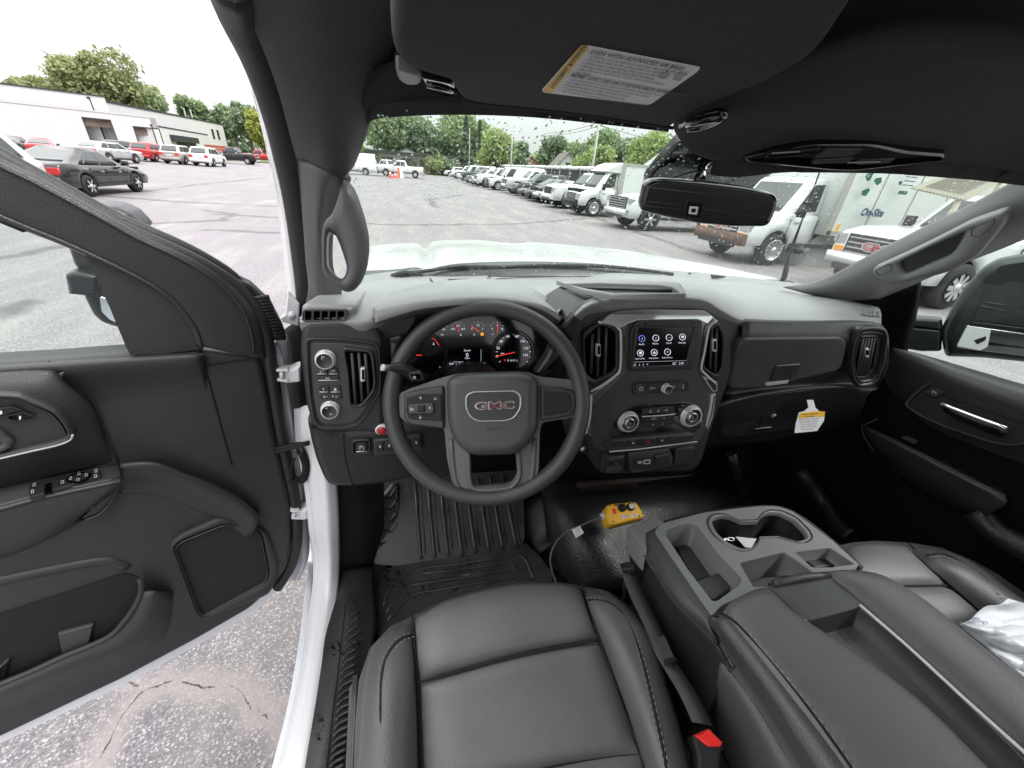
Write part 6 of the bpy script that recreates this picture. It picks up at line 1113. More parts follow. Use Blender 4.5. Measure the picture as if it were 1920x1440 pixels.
def wheel_mesh(R, w, style='alloy'):
    k = (R, w, style)
    if k in WHEELS: return WHEELS[k]
    t = MB(); t.lathe((0, w/2, 0), (0, -1, 0), [(R*.62, 0), (R*.93, .0), (R, w*.14), (R, w*.86), (R*.93, w), (R*.62, w)], 0, 28)
    r = MB(); r.lathe((0, w*.42, 0), (0, 1, 0), [(R*.64, .03), (R*.66, .05), (R*.60, .045), (R*.58, .0), (.001, -.01)], 0, 28); n = {'alloy': 6, 'steel': 12, 'multi': 9}[style]
    for i in range(n):
        a = 2*math.pi*i/n; d = Vector((math.cos(a), 0, math.sin(a))); e = Vector((-math.sin(a), 0, math.cos(a))); y = Vector((0, w*.42+.045, 0)); s = R*(.085 if style != 'steel' else .035)
        r.add([d*R*.1+e*s+y, d*R*.6+e*s*1.3+y*.97, d*R*.6-e*s*1.3+y*.97, d*R*.1-e*s+y], [(0,1,2,3)], 1, False)
    r.lathe((0, w*.42+.04, 0), (0, 1, 0), [(R*.2, 0), (R*.17, .03), (.001, .035)], 1, 16)
    a = t.build('tyre', ['tyre']); c = r.build('rim', ['under' if style != 'steel' else 'car_silver', 'alloy']); WHEELS[k] = (a.data, c.data); bpy.data.objects.remove(a); bpy.data.objects.remove(c); return WHEELS[k]
def interp(tab, x):
    if x <= tab[0][0]: return tab[0][1]
    for (a, b), (c, d) in zip(tab, tab[1:]):
        if x <= c: t = (x-a)/(c-a+1e-9); return b+(d-b)*t
    return tab[-1][1]
def vehicle(name, label, cat, pos, head, spec, group=None, detail=True):
    """nose toward local +x; origin on the ground at the middle"""
    t = empty(name, (pos[0], pos[1], 0), head); tag(t, label, cat, group)
    Lh = spec['L']/2; Wd = spec['W']/2; R = spec['R']; wf, wr = spec['wheels']; body = spec['paint']; deck = spec['deck']; zb = spec.get('zb', .28)
    xs = sorted(set([round(-Lh+2*Lh*i/44, 3) for i in range(45)]+[round(c+R*1.16*math.cos(math.pi*k/12), 3) for c in (wf, wr) for k in range(13)]+[round(x, 3) for x, _ in deck if -Lh <= x <= Lh]+[-Lh+.03, -Lh+.08, Lh-.03, Lh-.08]))
    b = MB(); rows = []
    for x in xs:
        e = min(1, (Lh-abs(x))/.45); wsc = Wd*(spec.get('nose', .86)+(1-spec.get('nose', .86))*math.sqrt(max(0, 1-(1-e)**2))); e2 = min(1, (Lh-abs(x))/.10)
        zt = interp(deck, x)-(.10*(1-e2)**2); zl = zb+.08*(1-e2)
        arch = 0
        for c in (wf, wr):
            if abs(x-c) < R*1.16: zl = max(zl, R+math.sqrt(max(0, (R*1.16)**2-(x-c)**2)))
        zm = zl+(zt-zl)*.45; sh = spec.get('sh', .05)
        half = [(wsc*.90, zl), (wsc*.985, zl+.02), (wsc, zm), (wsc*.985, zt-.16 if zt-.16 > zm else zm+.01), (wsc*.955, zt-.04), (wsc*.90, zt), (wsc*.5, zt+sh*.6), (0, zt+sh*.8)]
        rows.append([Vector((x, y, z)) for y, z in half]+[Vector((x, -y, z)) for y, z in half[::-1][1:]])
    b.grid(rows, 0); b.add(rows[0], [tuple(range(len(rows[0])))], 0, False); b.add(rows[-1], [tuple(range(len(rows[-1])))], 0, False)
    # dark underbody
    b.box((0, 0, zb+.14), (spec['L']*.94, Wd*1.70, .22), 1); b.box((0, 0, (zb+interp(deck, 0))/2), (spec['L']*.9, Wd*1.6, interp(deck, 0)-zb-.12), 1)
    bo = b.build('body', [body, 'under'], t)
    # greenhouse
    gh = spec.get('gh')
    if gh:
        (x0, z0), (x1, z1), (x2, z2), (x3, z3) = gh; wb = Wd*.90; wt = Wd*spec.get('tumble', .74)
        g = MB()
        def ringat(s): # s 0..1 base->roof with bulge
            k = s; xf = x0+(x1-x0)*k; xr = x3+(x2-x3)*k; w_ = wb+(wt-wb)*(k**1.15); zf = z0+(z1-z0)*k; zr = z3+(z2-z3)*k; r_ = .16
            return [Vector((xf-.12, w_, zf-.0)), Vector((xf-.03, w_*.8, zf)), Vector((xf, w_*.3, zf)), Vector((xf, -w_*.3, zf)), Vector((xf-.03, -w_*.8, zf)), Vector((xf-.12, -w_, zf)), Vector((xr+.08, -w_, zr)), Vector((xr, -w_*.8, zr)), Vector((xr, w_*.8, zr)), Vector((xr+.08, w_, zr))]
        rr_ = [ringat(s) for s in (0, .33, .66, 1)]
        top = [Vector((p.x*.97+(x1+x2)/2*.03, p.y*.93, p.z+.035)) for p in rr_[-1]]; top2 = [Vector((p.x*.8+(x1+x2)/2*.2, p.y*.6, p.z+.055)) for p in rr_[-1]]
        g.grid(rr_+[top, top2], 0, True, True); g.add(top2, [tuple(range(10))], 0, True); g.build('roof', [body], t)
        def sideq(u, v, s):   # u 0 front..1 rear at base/top, v 0 base..1 roof
            k = v; xf = x0+(x1-x0)*k-.12; xr = x3+(x2-x3)*k+.08; w_ = wb+(wt-wb)*(k**1.15); return Vector((xf+(xr-xf)*u, s*(w_+.004), (z0+(z1-z0)*k)*(1-u)+(z3+(z2-z3)*k)*u))
        for s in (1, -1):
            for u0, u1 in spec['win']:
                w_ = MB(); q = [(u0, .10), (u1, .10), (u1-.015, .86), (u0+.015, .86)]
                n_ = 6; rows_ = [[sideq(q[0][0]+(q[1][0]-q[0][0])*i/n_+(0), .10+.78*j/4, s) for i in range(n_+1)] for j in range(5)]; w_.grid(rows_, 0); w_.grid([[p-Vector((0, s*.02, 0)) for p in rows_[0]], rows_[0]], 0); w_.build('side_window', ['car_glass'], t)
        for nm, fx in (('windshield', 0), ('rear_window', 1)):
            w_ = MB(); rows_ = []
            for j in range(5):
                k = .08+.84*j/4; ww = (wb+(wt-wb)*(k**1.15))*.80; xx = (x0+(x1-x0)*k+.006) if fx == 0 else (x3+(x2-x3)*k-.006); z_ = (z0+(z1-z0)*k) if fx == 0 else (z3+(z2-z3)*k)
                rows_.append([Vector((xx-(.03*(abs(i-3)/3)**3 if fx == 0 else 0), ww*(i-3)/3, z_)) for i in range(7)])
            w_.grid(rows_, 0); w_.grid([[p-Vector((.02 if fx == 0 else -.02, 0, 0)) for p in rows_[0]], rows_[0]], 0); w_.build(nm, ['car_glass'], t)
    zf = interp(deck, Lh-.25); zr_ = interp(deck, -Lh+.05); wn = Wd*spec.get('nose', .86)
    gp = Plane.__new__(Plane); gp.p = Vector((Lh, 0, 0)); gp.n = Vector((1, 0, 0)); gp.u = Vector((0, 1, 0)); gp.v = Vector((0, 0, 1))
    rp2 = Plane.__new__(Plane); rp2.p = Vector((-Lh, 0, 0)); rp2.n = Vector((-1, 0, 0)); rp2.u = Vector((0, -1, 0)); rp2.v = Vector((0, 0, 1))
    V2 = lambda *a: [Vector(p) for p in a]
    gz0, gz1 = spec.get('grz', (zf*.52, zf*.9)); gw = spec.get('grw', wn*.62)
    q = MB(); q.prism(gp, rnd([(-gw, gz0), (gw, gz0), (gw, gz1), (-gw, gz1)], .05, 3), .012, .05, .01, 0)
    for k in range(spec.get('bars', 4)): zk = gz0+(gz1-gz0)*(k+.7)/(spec.get('bars', 4)+.4); q.box((Lh+.018, 0, zk), (.02, gw*1.86, .026), 1)
    if spec.get('badge'):
        for dx_, of_, mi_ in ((.036, .022, 1), (.042, .0, 2)):
            gq = Plane.__new__(Plane); gq.p = Vector((Lh+dx_, 0, 0)); gq.n = gp.n; gq.u = gp.u; gq.v = gp.v; ltext(q, 'GMC', 0, (gz0+gz1)/2, .14, mi_, 0, 1.5, of_, gq)
    q.build('grille', ['trim_black', spec.get('barmat', 'alloy'), 'tail_lamp'], t)
    for s in (1, -1):
        q = MB(); lw = (wn-gw); q.prism(gp, rnd([(s*(gw+.03), gz1-.22), (s*(wn*.97), gz1-.24), (s*(wn*.985), gz1-.02), (s*(gw+.03), gz1-.01)], .03, 3), .010, .14, .02, 0); q.box((Lh-.10, s*(wn*1.0), gz1-.12), (.26, .05, .16), 0)
        if spec.get('amber'): q.prism(gp, rnd([(s*(gw+.02), gz1-.36), (s*(wn*.97), gz1-.36), (s*(wn*.97), gz1-.26), (s*(gw+.02), gz1-.26)], .02, 3), .014, .1, .01, 1)
        q.build('headlight', ['lamp', 'amber'], t)
        if spec.get('notail'): continue
        q = MB(); hh = spec.get('tail', .22); q.prism(rp2, rnd([(-s*wn*.60, zr_-.12-hh), (-s*wn*1.035, zr_-.12-hh), (-s*wn*1.035, zr_-.08), (-s*wn*.66, zr_-.08)], .03, 3), .012, .26, .02, 0); q.build('tail_light', ['tail_lamp'], t)
    q = MB(); q.box((Lh+.04, 0, spec.get('bz', .50)), (.16, wn*2.06, spec.get('bh', .20)), 0, bev=.06); q.box((Lh+.10, 0, spec.get('bz', .50)-.14), (.06, wn*1.5, .12), 1); q.build('bumper', [spec.get('bump', body), 'trim_black'], t)
    q = MB(); q.box((-Lh-.03, 0, .50), (.14, wn*2.04, .20), 0, bev=.05); q.box((-Lh-.02, 0, .36), (.10, wn*1.8, .14), 1); q.box((-Lh-.012, 0, zr_-.32), (.02, .50, .14), 2); q.build('rear_bumper', [spec.get('rbump', body), 'trim_black', 'plate'], t)
    # mirrors, door lines, handles, sill
    for s in (1, -1):
        if gh:
            q = MB(); q.box((gh[0][0]-.35, s*(Wd+.10), gh[0][1]+.12), (.10, .20, spec.get('mir', .15)), 0, bev=.03); q.box((gh[0][0]-.33, s*(Wd-.0), gh[0][1]+.06), (.06, .10, .05), 0); q.build('side_mirror', [spec.get('mirmat', 'trim_black')], t)
        q = MB(); dz0 = zb+.12
        for x in spec['doors']:
            q.box((x, s*(Wd*.992), (dz0+interp(deck, x))/2-.04), (.012, .018, interp(deck, x)-dz0-.12), 0)
        q.box(((wf+wr)/2, s*Wd*.99, zb+.06), (abs(wf-wr)-2.2*R, .03, .10), 0)
        for x in spec['doors'][:-1]: q.box((x-.20 if spec.get('hrev') else x-.78+.55, s*(Wd*1.0), interp(deck, x)-.18), (.16, .03, .03), 1)
        q.build('door_line', ['trim_black', 'alloy'], t)
    ty, ri = wheel_mesh(R, spec.get('ww', .24), spec.get('style', 'alloy'))
    for c in (wf, wr):
        for s in (1, -1):
            o = bpy.data.objects.new('wheel', ty); COL.objects.link(o); o.parent = t; o.location = (c, s*(Wd-.13), R); o.rotation_euler = (0, 0, 0 if s > 0 else math.pi); p = bpy.data.objects.new('rim', ri); COL.objects.link(p); p.parent = o
            q = MB(); q.ring
    return t
def spec_of(kind, paint, **k):
    S_ = {
     'sedan': dict(L=4.62, W=1.80, R=.33, wheels=(1.38,-1.32), deck=[(-2.31,.93),(-2.05,1.0),(-1.75,1.01),(-1.2,.95),(.7,.90),(1.0,.89),(1.9,.76),(2.31,.62)], gh=((1.12,.88),(.20,1.37),(-.72,1.38),(-1.86,.99)), tumble=.68, win=[(.10,.45),(.47,.76),(.78,.86)], doors=(.72,-.25,-1.02), tail=.16, grz=(.36,.62), sh=.03),
     'suv': dict(L=4.62, W=1.86, R=.36, wheels=(1.38,-1.32), deck=[(-2.31,1.10),(-1.0,1.10),(.9,1.04),(1.2,1.03),(2.0,.96),(2.31,.84)], gh=((1.2,1.03),(.45,1.64),(-1.75,1.66),(-2.22,1.10)), tumble=.76, win=[(.08,.36),(.38,.66),(.68,.90)], doors=(.80,-.15,-1.0), tail=.20, grz=(.45,.78), mirmat=paint),
     'pickup': dict(L=5.85, W=2.02, R=.41, wheels=(1.92,-1.80), zb=.42, deck=[(-2.92,1.30),(-.95,1.30),(-.9,1.24),(1.15,1.24),(1.3,1.28),(2.4,1.24),(2.92,1.12)], gh=((1.15,1.24),(.55,1.90),(-.62,1.92),(-.92,1.28)), tumble=.78, win=[(.10,.50),(.53,.90)], doors=(.95,.02,-.85), tail=.40, grz=(.68,1.10), grw=.66, bz=.60, bh=.26, bump='alloy', rbump='alloy', mir=.24, ww=.27, nose=.93, style='multi'),
     'van': dict(L=5.7, W=2.02, R=.37, wheels=(1.95,-1.55), zb=.35, deck=[(-2.85,1.15),(1.2,1.15),(1.5,1.16),(2.5,1.02),(2.85,.90)], gh=((1.75,1.14),(1.05,2.02),(-2.72,2.08),(-2.82,1.15)), tumble=.82, win=[(.08,.24)], doors=(1.25,.30,-.9), tail=.35, grz=(.55,.92), bump='trim_black', rbump='trim_black', mir=.24, style='steel', nose=.93),
     'cutaway': dict(L=2.1, W=2.02, R=.40, wheels=(.15,-9), zb=.48, deck=[(-1.05,1.28),(-.2,1.28),(.0,1.26),(.7,1.14),(1.05,1.0)], gh=((.18,1.24),(-.38,2.04),(-1.02,2.08),(-1.05,1.28)), tumble=.84, win=[(.20,.86)], doors=(-.05,-.92), notail=True, tail=.1, grz=(.66,1.02), bump='trim_black', mir=.28, style='steel', nose=.92, bz=.60, bh=.28),
    }[kind]
    d = dict(S_); d['paint'] = paint; d.update(k); return d
PI = math.pi; random.seed(21)
GR = 'vehicles parked nose out in the long row on the right'
# (wheel contact px) -> nose at world; heading -x
def parked(name, label, cat, px, kind, paint, group=GR, rot=PI, **k):
    sp = spec_of(kind, paint, **k); gx, gy = GP(*px); wf = sp['wheels'][0]; d = Vector((math.cos(rot), math.sin(rot))); s = Vector((-d.y, d.x)); side = sp['W']/2-.12
    # nearest front wheel touches the ground at px
    c = Vector((gx, gy))-d*wf-s*side if (Vector((gx, gy)).dot(-s) < 0) == False else Vector((gx, gy))-d*wf-s*side
    near = min((Vector((gx, gy))-d*wf-s*side, Vector((gx, gy))-d*wf+s*side), key=lambda q: -q.length)
    return vehicle(name, label, cat, near, rot, sp, group)
parked('parked_suv', 'white vehicle at the farthest end of the right-hand row', 'suv', (843,331), 'suv', 'car_white')
parked('parked_pickup', 'white pickup second from the far end of the right-hand row', 'pickup truck', (857,335), 'pickup', 'car_white')
parked('parked_van', 'tall white van near the far end of the row, roof above its neighbours', 'van', (871,339), 'van', 'car_white', L=6.2)
parked('parked_pickup', 'dark pickup parked just in front of the tall white van', 'pickup truck', (881,343), 'pickup', 'car_dark')
parked('parked_suv', 'dark blue grey suv between the dark pickup and the pale grey car', 'suv', (890,346), 'suv', 'car_grey')
parked('parked_suv', 'silver suv parked two places beyond the low white cargo van', 'suv', (900,349), 'suv', 'car_silver')
parked('parked_pickup', 'white pickup parked directly beyond the low white cargo van', 'pickup truck', (911,352), 'pickup', 'car_white')
parked('parked_van', 'low white cargo van with short nose in the middle of the right-hand row', 'van', (933,357), 'van', 'car_white', barmat='trim_black', amber=True)
parked('parked_pickup', 'silver pickup with dark wheels parked this side of the white cargo van', 'pickup truck', (969,364), 'pickup', 'car_pearl')
parked('parked_suv', 'dark suv with yellow orange stripe along its nose', 'suv', (990,369), 'suv', 'car_dark', amber=True, L=4.8)
parked('parked_sedan', 'grey sedan parked beside the dark suv with orange stripe', 'car', (1004,374), 'sedan', 'car_grey')
parked('parked_sedan', 'dark green grey sedan between two other low cars', 'car', (1020,379), 'sedan', 'car_dark')
parked('parked_sedan', 'silver low car nearest to the white pickup with black grille', 'car', (1036,383), 'sedan', 'car_silver')
parked('parked_pickup', 'white pickup with black grille beside the white cutaway service truck', 'pickup truck', (1063,392), 'pickup', 'car_white', barmat='trim_black', bump='car_white', amber=False, style='steel')
denali = parked('parked_pickup', 'white pickup with chrome mesh grille and dark spoked wheels, partly behind the mirror', 'pickup truck', (1211,433), 'pickup', 'car_white', bars=6, style='alloy', R=.44, L=6.2, wheels=(2.1,-2.0), grz=(.62,1.16), grw=.74)
gmc = parked('parked_pickup', 'white pickup with chrome grille nearest to us beside the box truck', 'pickup truck', (1752,577), 'pickup', 'car_white', bars=4, badge=True, amber=True, R=.42, style='multi', grw=.70, wheels=(2.14,-1.8))
# cutaway trucks with bodies
def cutaway(label, px, boxdim, high, writing=False, **k):
    t = parked('box_truck', label, 'box truck', px, 'cutaway', 'car_white', **k); L, Hb, Wb = boxdim; x1 = -1.05
    b = MB(); b.box((x1-L/2, 0, .85+Hb/2), (L, Wb, Hb), 0, bev=.05)
    for s in (1, -1):
        b.box((x1-L/2, s*Wb/2, .90), (L, .05, .12), 1)
        b.box((x1-.06, s*Wb/2, .85+Hb/2), (.16, .05, Hb), 1)
        b.box((x1-L/2, s*Wb/2, .85+Hb-.05), (L, .04, .10), 1)
        for q in range(1, int(L/1.22)): b.box((x1-q*1.22, s*(Wb/2+.001), .85+Hb/2), (.02, .012, Hb*.95), 1)
    if high:   # sloping cab-over fairing
        b.grid([[Vector((x1+.02, y, .85+Hb)) for y in (-Wb/2+.05, 0, Wb/2-.05)], [Vector((x1+.5, y, 2.32)) for y in (-.85, 0, .85)], [Vector((x1+.85, y, 2.04)) for y in (-.85, 0, .85)]], 0); 
        for s in (1, -1): b.add([Vector((x1, s*(Wb/2-.05), .85+Hb)), Vector((x1+.5, s*.85, 2.32)), Vector((x1+.85, s*.85, 2.04)), Vector((x1, s*(Wb/2-.05), 2.0))], [(0,1,2,3)], 0, False)
    b.box((x1-L/2, 0, .70), (L, .9, .28), 2); b.build('cargo_box', ['box_white', 'post_grey', 'under'], t)
    ty, ri = wheel_mesh(.40, .26, 'steel')
    for s in (1, -1):
        o = bpy.data.objects.new('wheel', ty); COL.objects.link(o); o.parent = t; o.location = (x1-L*.62, s*.86, .40); o.rotation_euler = (0, 0, 0 if s > 0 else PI); p = bpy.data.objects.new('rim', ri); COL.objects.link(p); p.parent = o
    return t
bt2 = cutaway('white cutaway service truck with rounded high box behind the cab', (1109,406), (4.6, 1.60, 2.15), True)
bt = cutaway('white box truck reading On-Site with rusty bumper and recycling arrows on its side', (1432,497), (5.4, 2.75, 2.45), False, badge=True, amber=True, bump='rust', barmat='plate')
# writing on the box (its left flank faces us)
sd = Plane.__new__(Plane); sd.p = Vector((0, 1.3785, 0)); sd.n = Vector((0, 1, 0)); sd.u = Vector((-1, 0, 0)); sd.v = Vector((0, 0, 1))
q = MB(); ltext(q, 'On-Site', 2.08, 1.44, .17, 1, .25, 1, .012)
for a in (.3, 2.4, 4.5):
    cx, cz = 1.59+.20*math.cos(a), 2.08+.20*math.sin(a); q.prism(sd, rnd([(cx+.13*math.cos(a+.8+k_), cz+.10*math.sin(a+.8+k_)) for k_ in (0, 1.5, 2.2, 3.9, 5)], .02, 2), .006, .004, 0, 0, back=True)
for i in range(3): q.prism(sd, [(2.62,2.30-i*.09),(3.0,2.30-i*.09),(3.0,2.28-i*.09),(2.62,2.28-i*.09)], .006, .004, 0, 1, back=True)
for z_ in ([(2.50,2.38),(3.25,2.38),(3.25,2.35),(2.50,2.35)], [(2.46,2.18),(2.58,2.18),(2.58,2.10),(2.50,2.10)]): q.prism(sd, z_, .006, .004, 0, 1, back=True)
q.prism(sd, [(2.62,1.98),(2.92,1.98),(2.92,1.90),(2.62,1.90)], .006, .004, 0, 0, back=True)
q.prism(sd, [(1.13,.95),(1.23,.95),(1.23,1.14),(1.13,1.14)], .006, .004, 0, 2, back=True)
q.build('side_lettering', ['deep_green', 'deep_blue', 'yellow_label'], bt)
# ribbed panel made up for an unidentified striped beige patch
RPp = Plane(W(1770,345,'y',6.2), (-.45, -1, .3)); m = MB()
m.slab(RPp, [(1709,352),(1800,317),(1893,333),(1812,377)], 0, .06, .01, 0)
for k in range(12):
    t_ = k/11; a = Vector((1737+t_*64, 349+t_*14)); b_ = Vector((1805+t_*58, 322+t_*11)); m.slab(RPp, [a, b_, b_+Vector((2.6, .5)), a+Vector((2.6, .6))], .012, .02, 0, 1)
for k in range(14): x = 1724+k*6.4; y = 354+k*1.5; m.slab(RPp, [(x,y),(x+3.4,y+.8),(x+2.6,y+3.4),(x-.8,y+2.6)], .004, .01, 0, 2)
for k in range(12): x = 1808+k*6; y = 320.5+k*1.0; m.slab(RPp, [(x,y),(x+3.4,y+.5),(x+2.6,y+2.4),(x-.6,y+1.9)], .004, .01, 0, 2)
pA = RPp.at(1880, 340, -.05); m.tube([pA, Vector((pA.x, pA.y, 0))], .05, 0, 8); pA = RPp.at(1800, 372, -.05); m.tube([pA, Vector((pA.x, pA.y, 0))], .05, 0, 8)
tag(m.build('ribbed_panel', ['panel_tan', 'panel_slat', 'panel_slat']), 'beige ribbed panel, made up, standing by the box truck', 'ramp')
# ---- left side of the lot
GL = 'cars parked outside the brick workshop'
def by_rear(name, label, cat, px, kind, paint, rot=PI/2, group=GL, side=1, **k):
    sp = spec_of(kind, paint, **k); gx, gy = GP(*px); wr = sp['wheels'][1]; d = Vector((math.cos(rot), math.sin(rot))); s = Vector((d.y, -d.x))*side; return vehicle(name, label, cat, Vector((gx, gy))-d*wr-s*(sp['W']/2-.12), rot, sp, group)
by_rear('parked_sedan', 'black sedan with red tail lamps parked nearest to the open door', 'car', (172,369), 'sedan', 'car_black', PI/2+.0, sh=.03, style='alloy')
by_rear('parked_suv', 'pearl white suv cut off by the frame left of the black sedan', 'suv', (60,387), 'suv', 'car_pearl', -PI/2, side=-1, L=4.7)
by_rear('parked_suv', 'red suv with dark roof parked in front of the workshop doors', 'suv', (294,304), 'suv', 'car_red')
by_rear('parked_suv', 'tan silver suv between the red suv and the white suv', 'suv', (349,309), 'suv', 'car_tan')
by_rear('parked_suv', 'white suv standing out in front at the right end of the suv row', 'suv', (402,313), 'suv', 'car_white')
by_rear('parked_suv', 'silver hatchback beside the black sedan, left of the red suv', 'suv', (208,306), 'suv', 'car_silver', PI/2-.2, gh=((1.2,1.03),(.40,1.48),(-1.55,1.50),(-2.15,1.10)))
by_rear('parked_suv', 'dark grey suv mostly hidden between the silver hatchback and the red suv', 'suv', (246,300), 'suv', 'car_dark')
by_rear('parked_sedan', 'red sedan in the back row before the workshop wall', 'car', (110,296), 'sedan', 'car_red', PI/2+.5)
by_rear('parked_sedan', 'dark sedan left of the red sedan in the back row', 'car', (48,290), 'sedan', 'car_dark', PI/2+.3)
by_rear('parked_suv', 'black suv with roof rails against the wall at far left', 'suv', (50,276), 'suv', 'car_black', PI/2+.9, L=4.9)
f1 = GP(467, 309); vehicle('parked_pickup', 'black crew cab pickup parked side on at the end of the workshop', 'pickup truck', (f1[0]-1.9, f1[1]+.9), PI, spec_of('pickup', 'car_black'), GL)
f1 = GP(486, 305); vehicle('parked_pickup', 'dark red pickup tail just beyond the black pickup', 'pickup truck', (f1[0]-.6, f1[1]+3.5), PI, spec_of('pickup', 'car_red'), GL)
# ---- straight ahead
v0 = GP(693, 329); vehicle('parked_van', 'long white cargo van parked side on beyond the steering wheel pillar', 'van', (v0[0]-2.0, v0[1]+.9), PI, spec_of('van', 'car_white', L=6.0, gh=((1.75,1.14),(1.05,2.30),(-2.82,2.35),(-2.92,1.15)), win=[(.08,.22)]))
v1 = GP(757, 333); vehicle('parked_pickup', 'white crew cab pickup parked side on behind the traffic cones', 'pickup truck', (v1[0]-.3, v1[1]+.9), PI, spec_of('pickup', 'car_white', zb=.5))
v2 = GP(722, 326); vehicle('parked_pickup', 'white pickup with red tail lamp between the long van and the crew cab pickup', 'pickup truck', (v2[0]+.2, v2[1]+5), PI*.8, spec_of('pickup', 'car_white'))
mat('cone_orange', (.75,.10,.03), .5)
GC = 'traffic cones in the middle of the lot'
def cone(x, y, h, lab_, kind=0):
    gx, gy = GP(x, y); t = empty('traffic_cone', (gx, gy, 0)); tag(t, lab_, 'traffic cone', GC); m = MB(); m.box((0,0,.03), (.45*h,.45*h,.05), 0); m.lathe((0,0,.05), (0,0,1), [(.17*h,0),(.03*h,h*.92),(.025*h,h*.95)], 0, 14); m.build('cone_body', ['cone_orange'], t); m = MB(); m.lathe((0,0,.05), (0,0,1), [(.125*h,h*.38),(.10*h,h*.58)], 0, 14); m.build('stripe', ['paper'], t)
cone(732,334,1.0,'orange cone at the left of the group before the white pickup'); cone(741,334,.75,'low orange cone between the two tall orange markers')
def delineator(x, y, h, lab_):
    gx, gy = GP(x, y); m = MB(); m.lathe((gx,gy,0), (0,0,1), [(.22,0),(.22,.06),(.08,.08),(.07,h),(.001,h+.03)], 0, 14); o = m.build('marker_post', ['cone_orange']); tag(o, lab_, 'marker post', GC)
delineator(747,334,1.15,'slim orange marker post beside the white barrel')
gx, gy = GP(753, 334); m = MB(); m.lathe((gx,gy,0), (0,0,1), [(.27,0),(.27,.1),(.22,.12),(.2,1.1),(.1,1.15)], 0, 16); m.box((gx-.28,gy,.6), (.10,.3,1.1), 1); tag(m.build('traffic_barrel', ['paper', 'cone_orange']), 'white and orange barrel at the right of the cone group', 'barrel', GC)
# ---- fence with slats and white capped posts behind the row
mat('fence_slat', (.035,.04,.042), .7, var=.25, vscale=2); mat('fence_post', (.45,.46,.45), .5, .3); mat('fence_cap', (.75,.77,.76), .6)
A_ = W(820,314,'z',2.0); FX = 17.2
fe = world_thing('chain_fence', (FX, 45, 0)); tag(fe, 'dark slatted chain link fence topped with white wrapped bundles behind the vehicle row', 'fence')
m = MB(); m.box((FX, 44, 1.25), (.04, 86, 2.3), 0); m.build('slat_panel', ['fence_slat'], fe)
m = MB(); m.tube([(FX-.05,1,2.4),(FX-.05,87,2.4)], .03, 0, 8); m.build('top_rail', ['fence_post'], fe)
for k in range(29): m = MB(); m.tube([(FX-.06,2+k*3,0),(FX-.06,2+k*3,2.3)], .035, 0, 8); m.build('post', ['fence_post'], fe)
m = MB(); random.seed(4)
for k in range(76): y = 3+k*1.1; m.lathe((FX-.02+random.uniform(-.03,.03), y, 2.46), (random.uniform(-.1,.1), 1, random.uniform(-.05,.05)), [(.09,0),(.17,.08),(.18,.45),(.19,.8),(.07,.98)], 0, 8)
tag(m.build('fence_wrap', ['fence_cap'], fe), kind='stuff')
# ---- light poles and wires
mat('pole_grey', (.42,.42,.40), .55, .2); mat('wood_pole', (.28,.24,.19), .8, var=.2)
def pole(name, label, px, pt, r, wood=False, dist=None):
    gx, gy = GP(*px) if dist is None else dist; base = Vector((gx, gy, 0)); r_ = ray(*pt); s = math.hypot(gx, gy)/math.hypot(r_.x, r_.y); h = H+r_.z*s
    m = MB(); m.tube([base, base+Vector((0, 0, h))], [r, r*.7], 0, 10); 
    if wood: m.box((gx, gy, h-.5), (2.0, .1, .12), 0)
    else: m.tube([base+Vector((0,0,.0)), base+Vector((0,0,.5))], r*2.2, 1, 10)
    o = m.build(name, ['wood_pole' if wood else 'pole_grey', 'fence_cap']); tag(o, label, 'utility pole' if wood else 'light pole', 'tall poles beyond the vehicle row'); return base+Vector((0,0,h))
P1 = pole('light_pole', 'thin pole standing before the spruce, leftmost in the windshield', (857,328), (856,238), .11, dist=(12.5, 86)); P2 = pole('light_pole', 'plain grey pole in the middle of the windshield view', (913,330), (913,247), .13, dist=(15.5,64))
P3 = pole('light_pole', 'tallest grey pole, right of centre in the windshield', (1031,345), (1039,222), .15, dist=(17.9,40)); P4 = pole('utility_pole', 'distant utility pole between the grey poles', (1003,320), (1004,250), .12, True, dist=(38,120))
P5 = pole('utility_pole', 'far thin pole right of the tallest grey pole', (1062,310), (1066,270), .10, True, dist=(46,110))
m = MB(); a, b = P4, P3+Vector((6,-8,3))
for dz in (0, -.5): m.tube([a+Vector((0,0,dz)), a.lerp(b, .5)+Vector((0,0,-1.0+dz)), b+Vector((0,0,dz))], .035, 0, 5, 6)
m.tube([P3+Vector((0,0,-.3)), P3+Vector((12,4,-.9)), P3+Vector((30,8,-.4))], .02, 0, 5, 6); tag(m.build('power_line', ['black']), 'power lines hanging between the poles', 'wire')
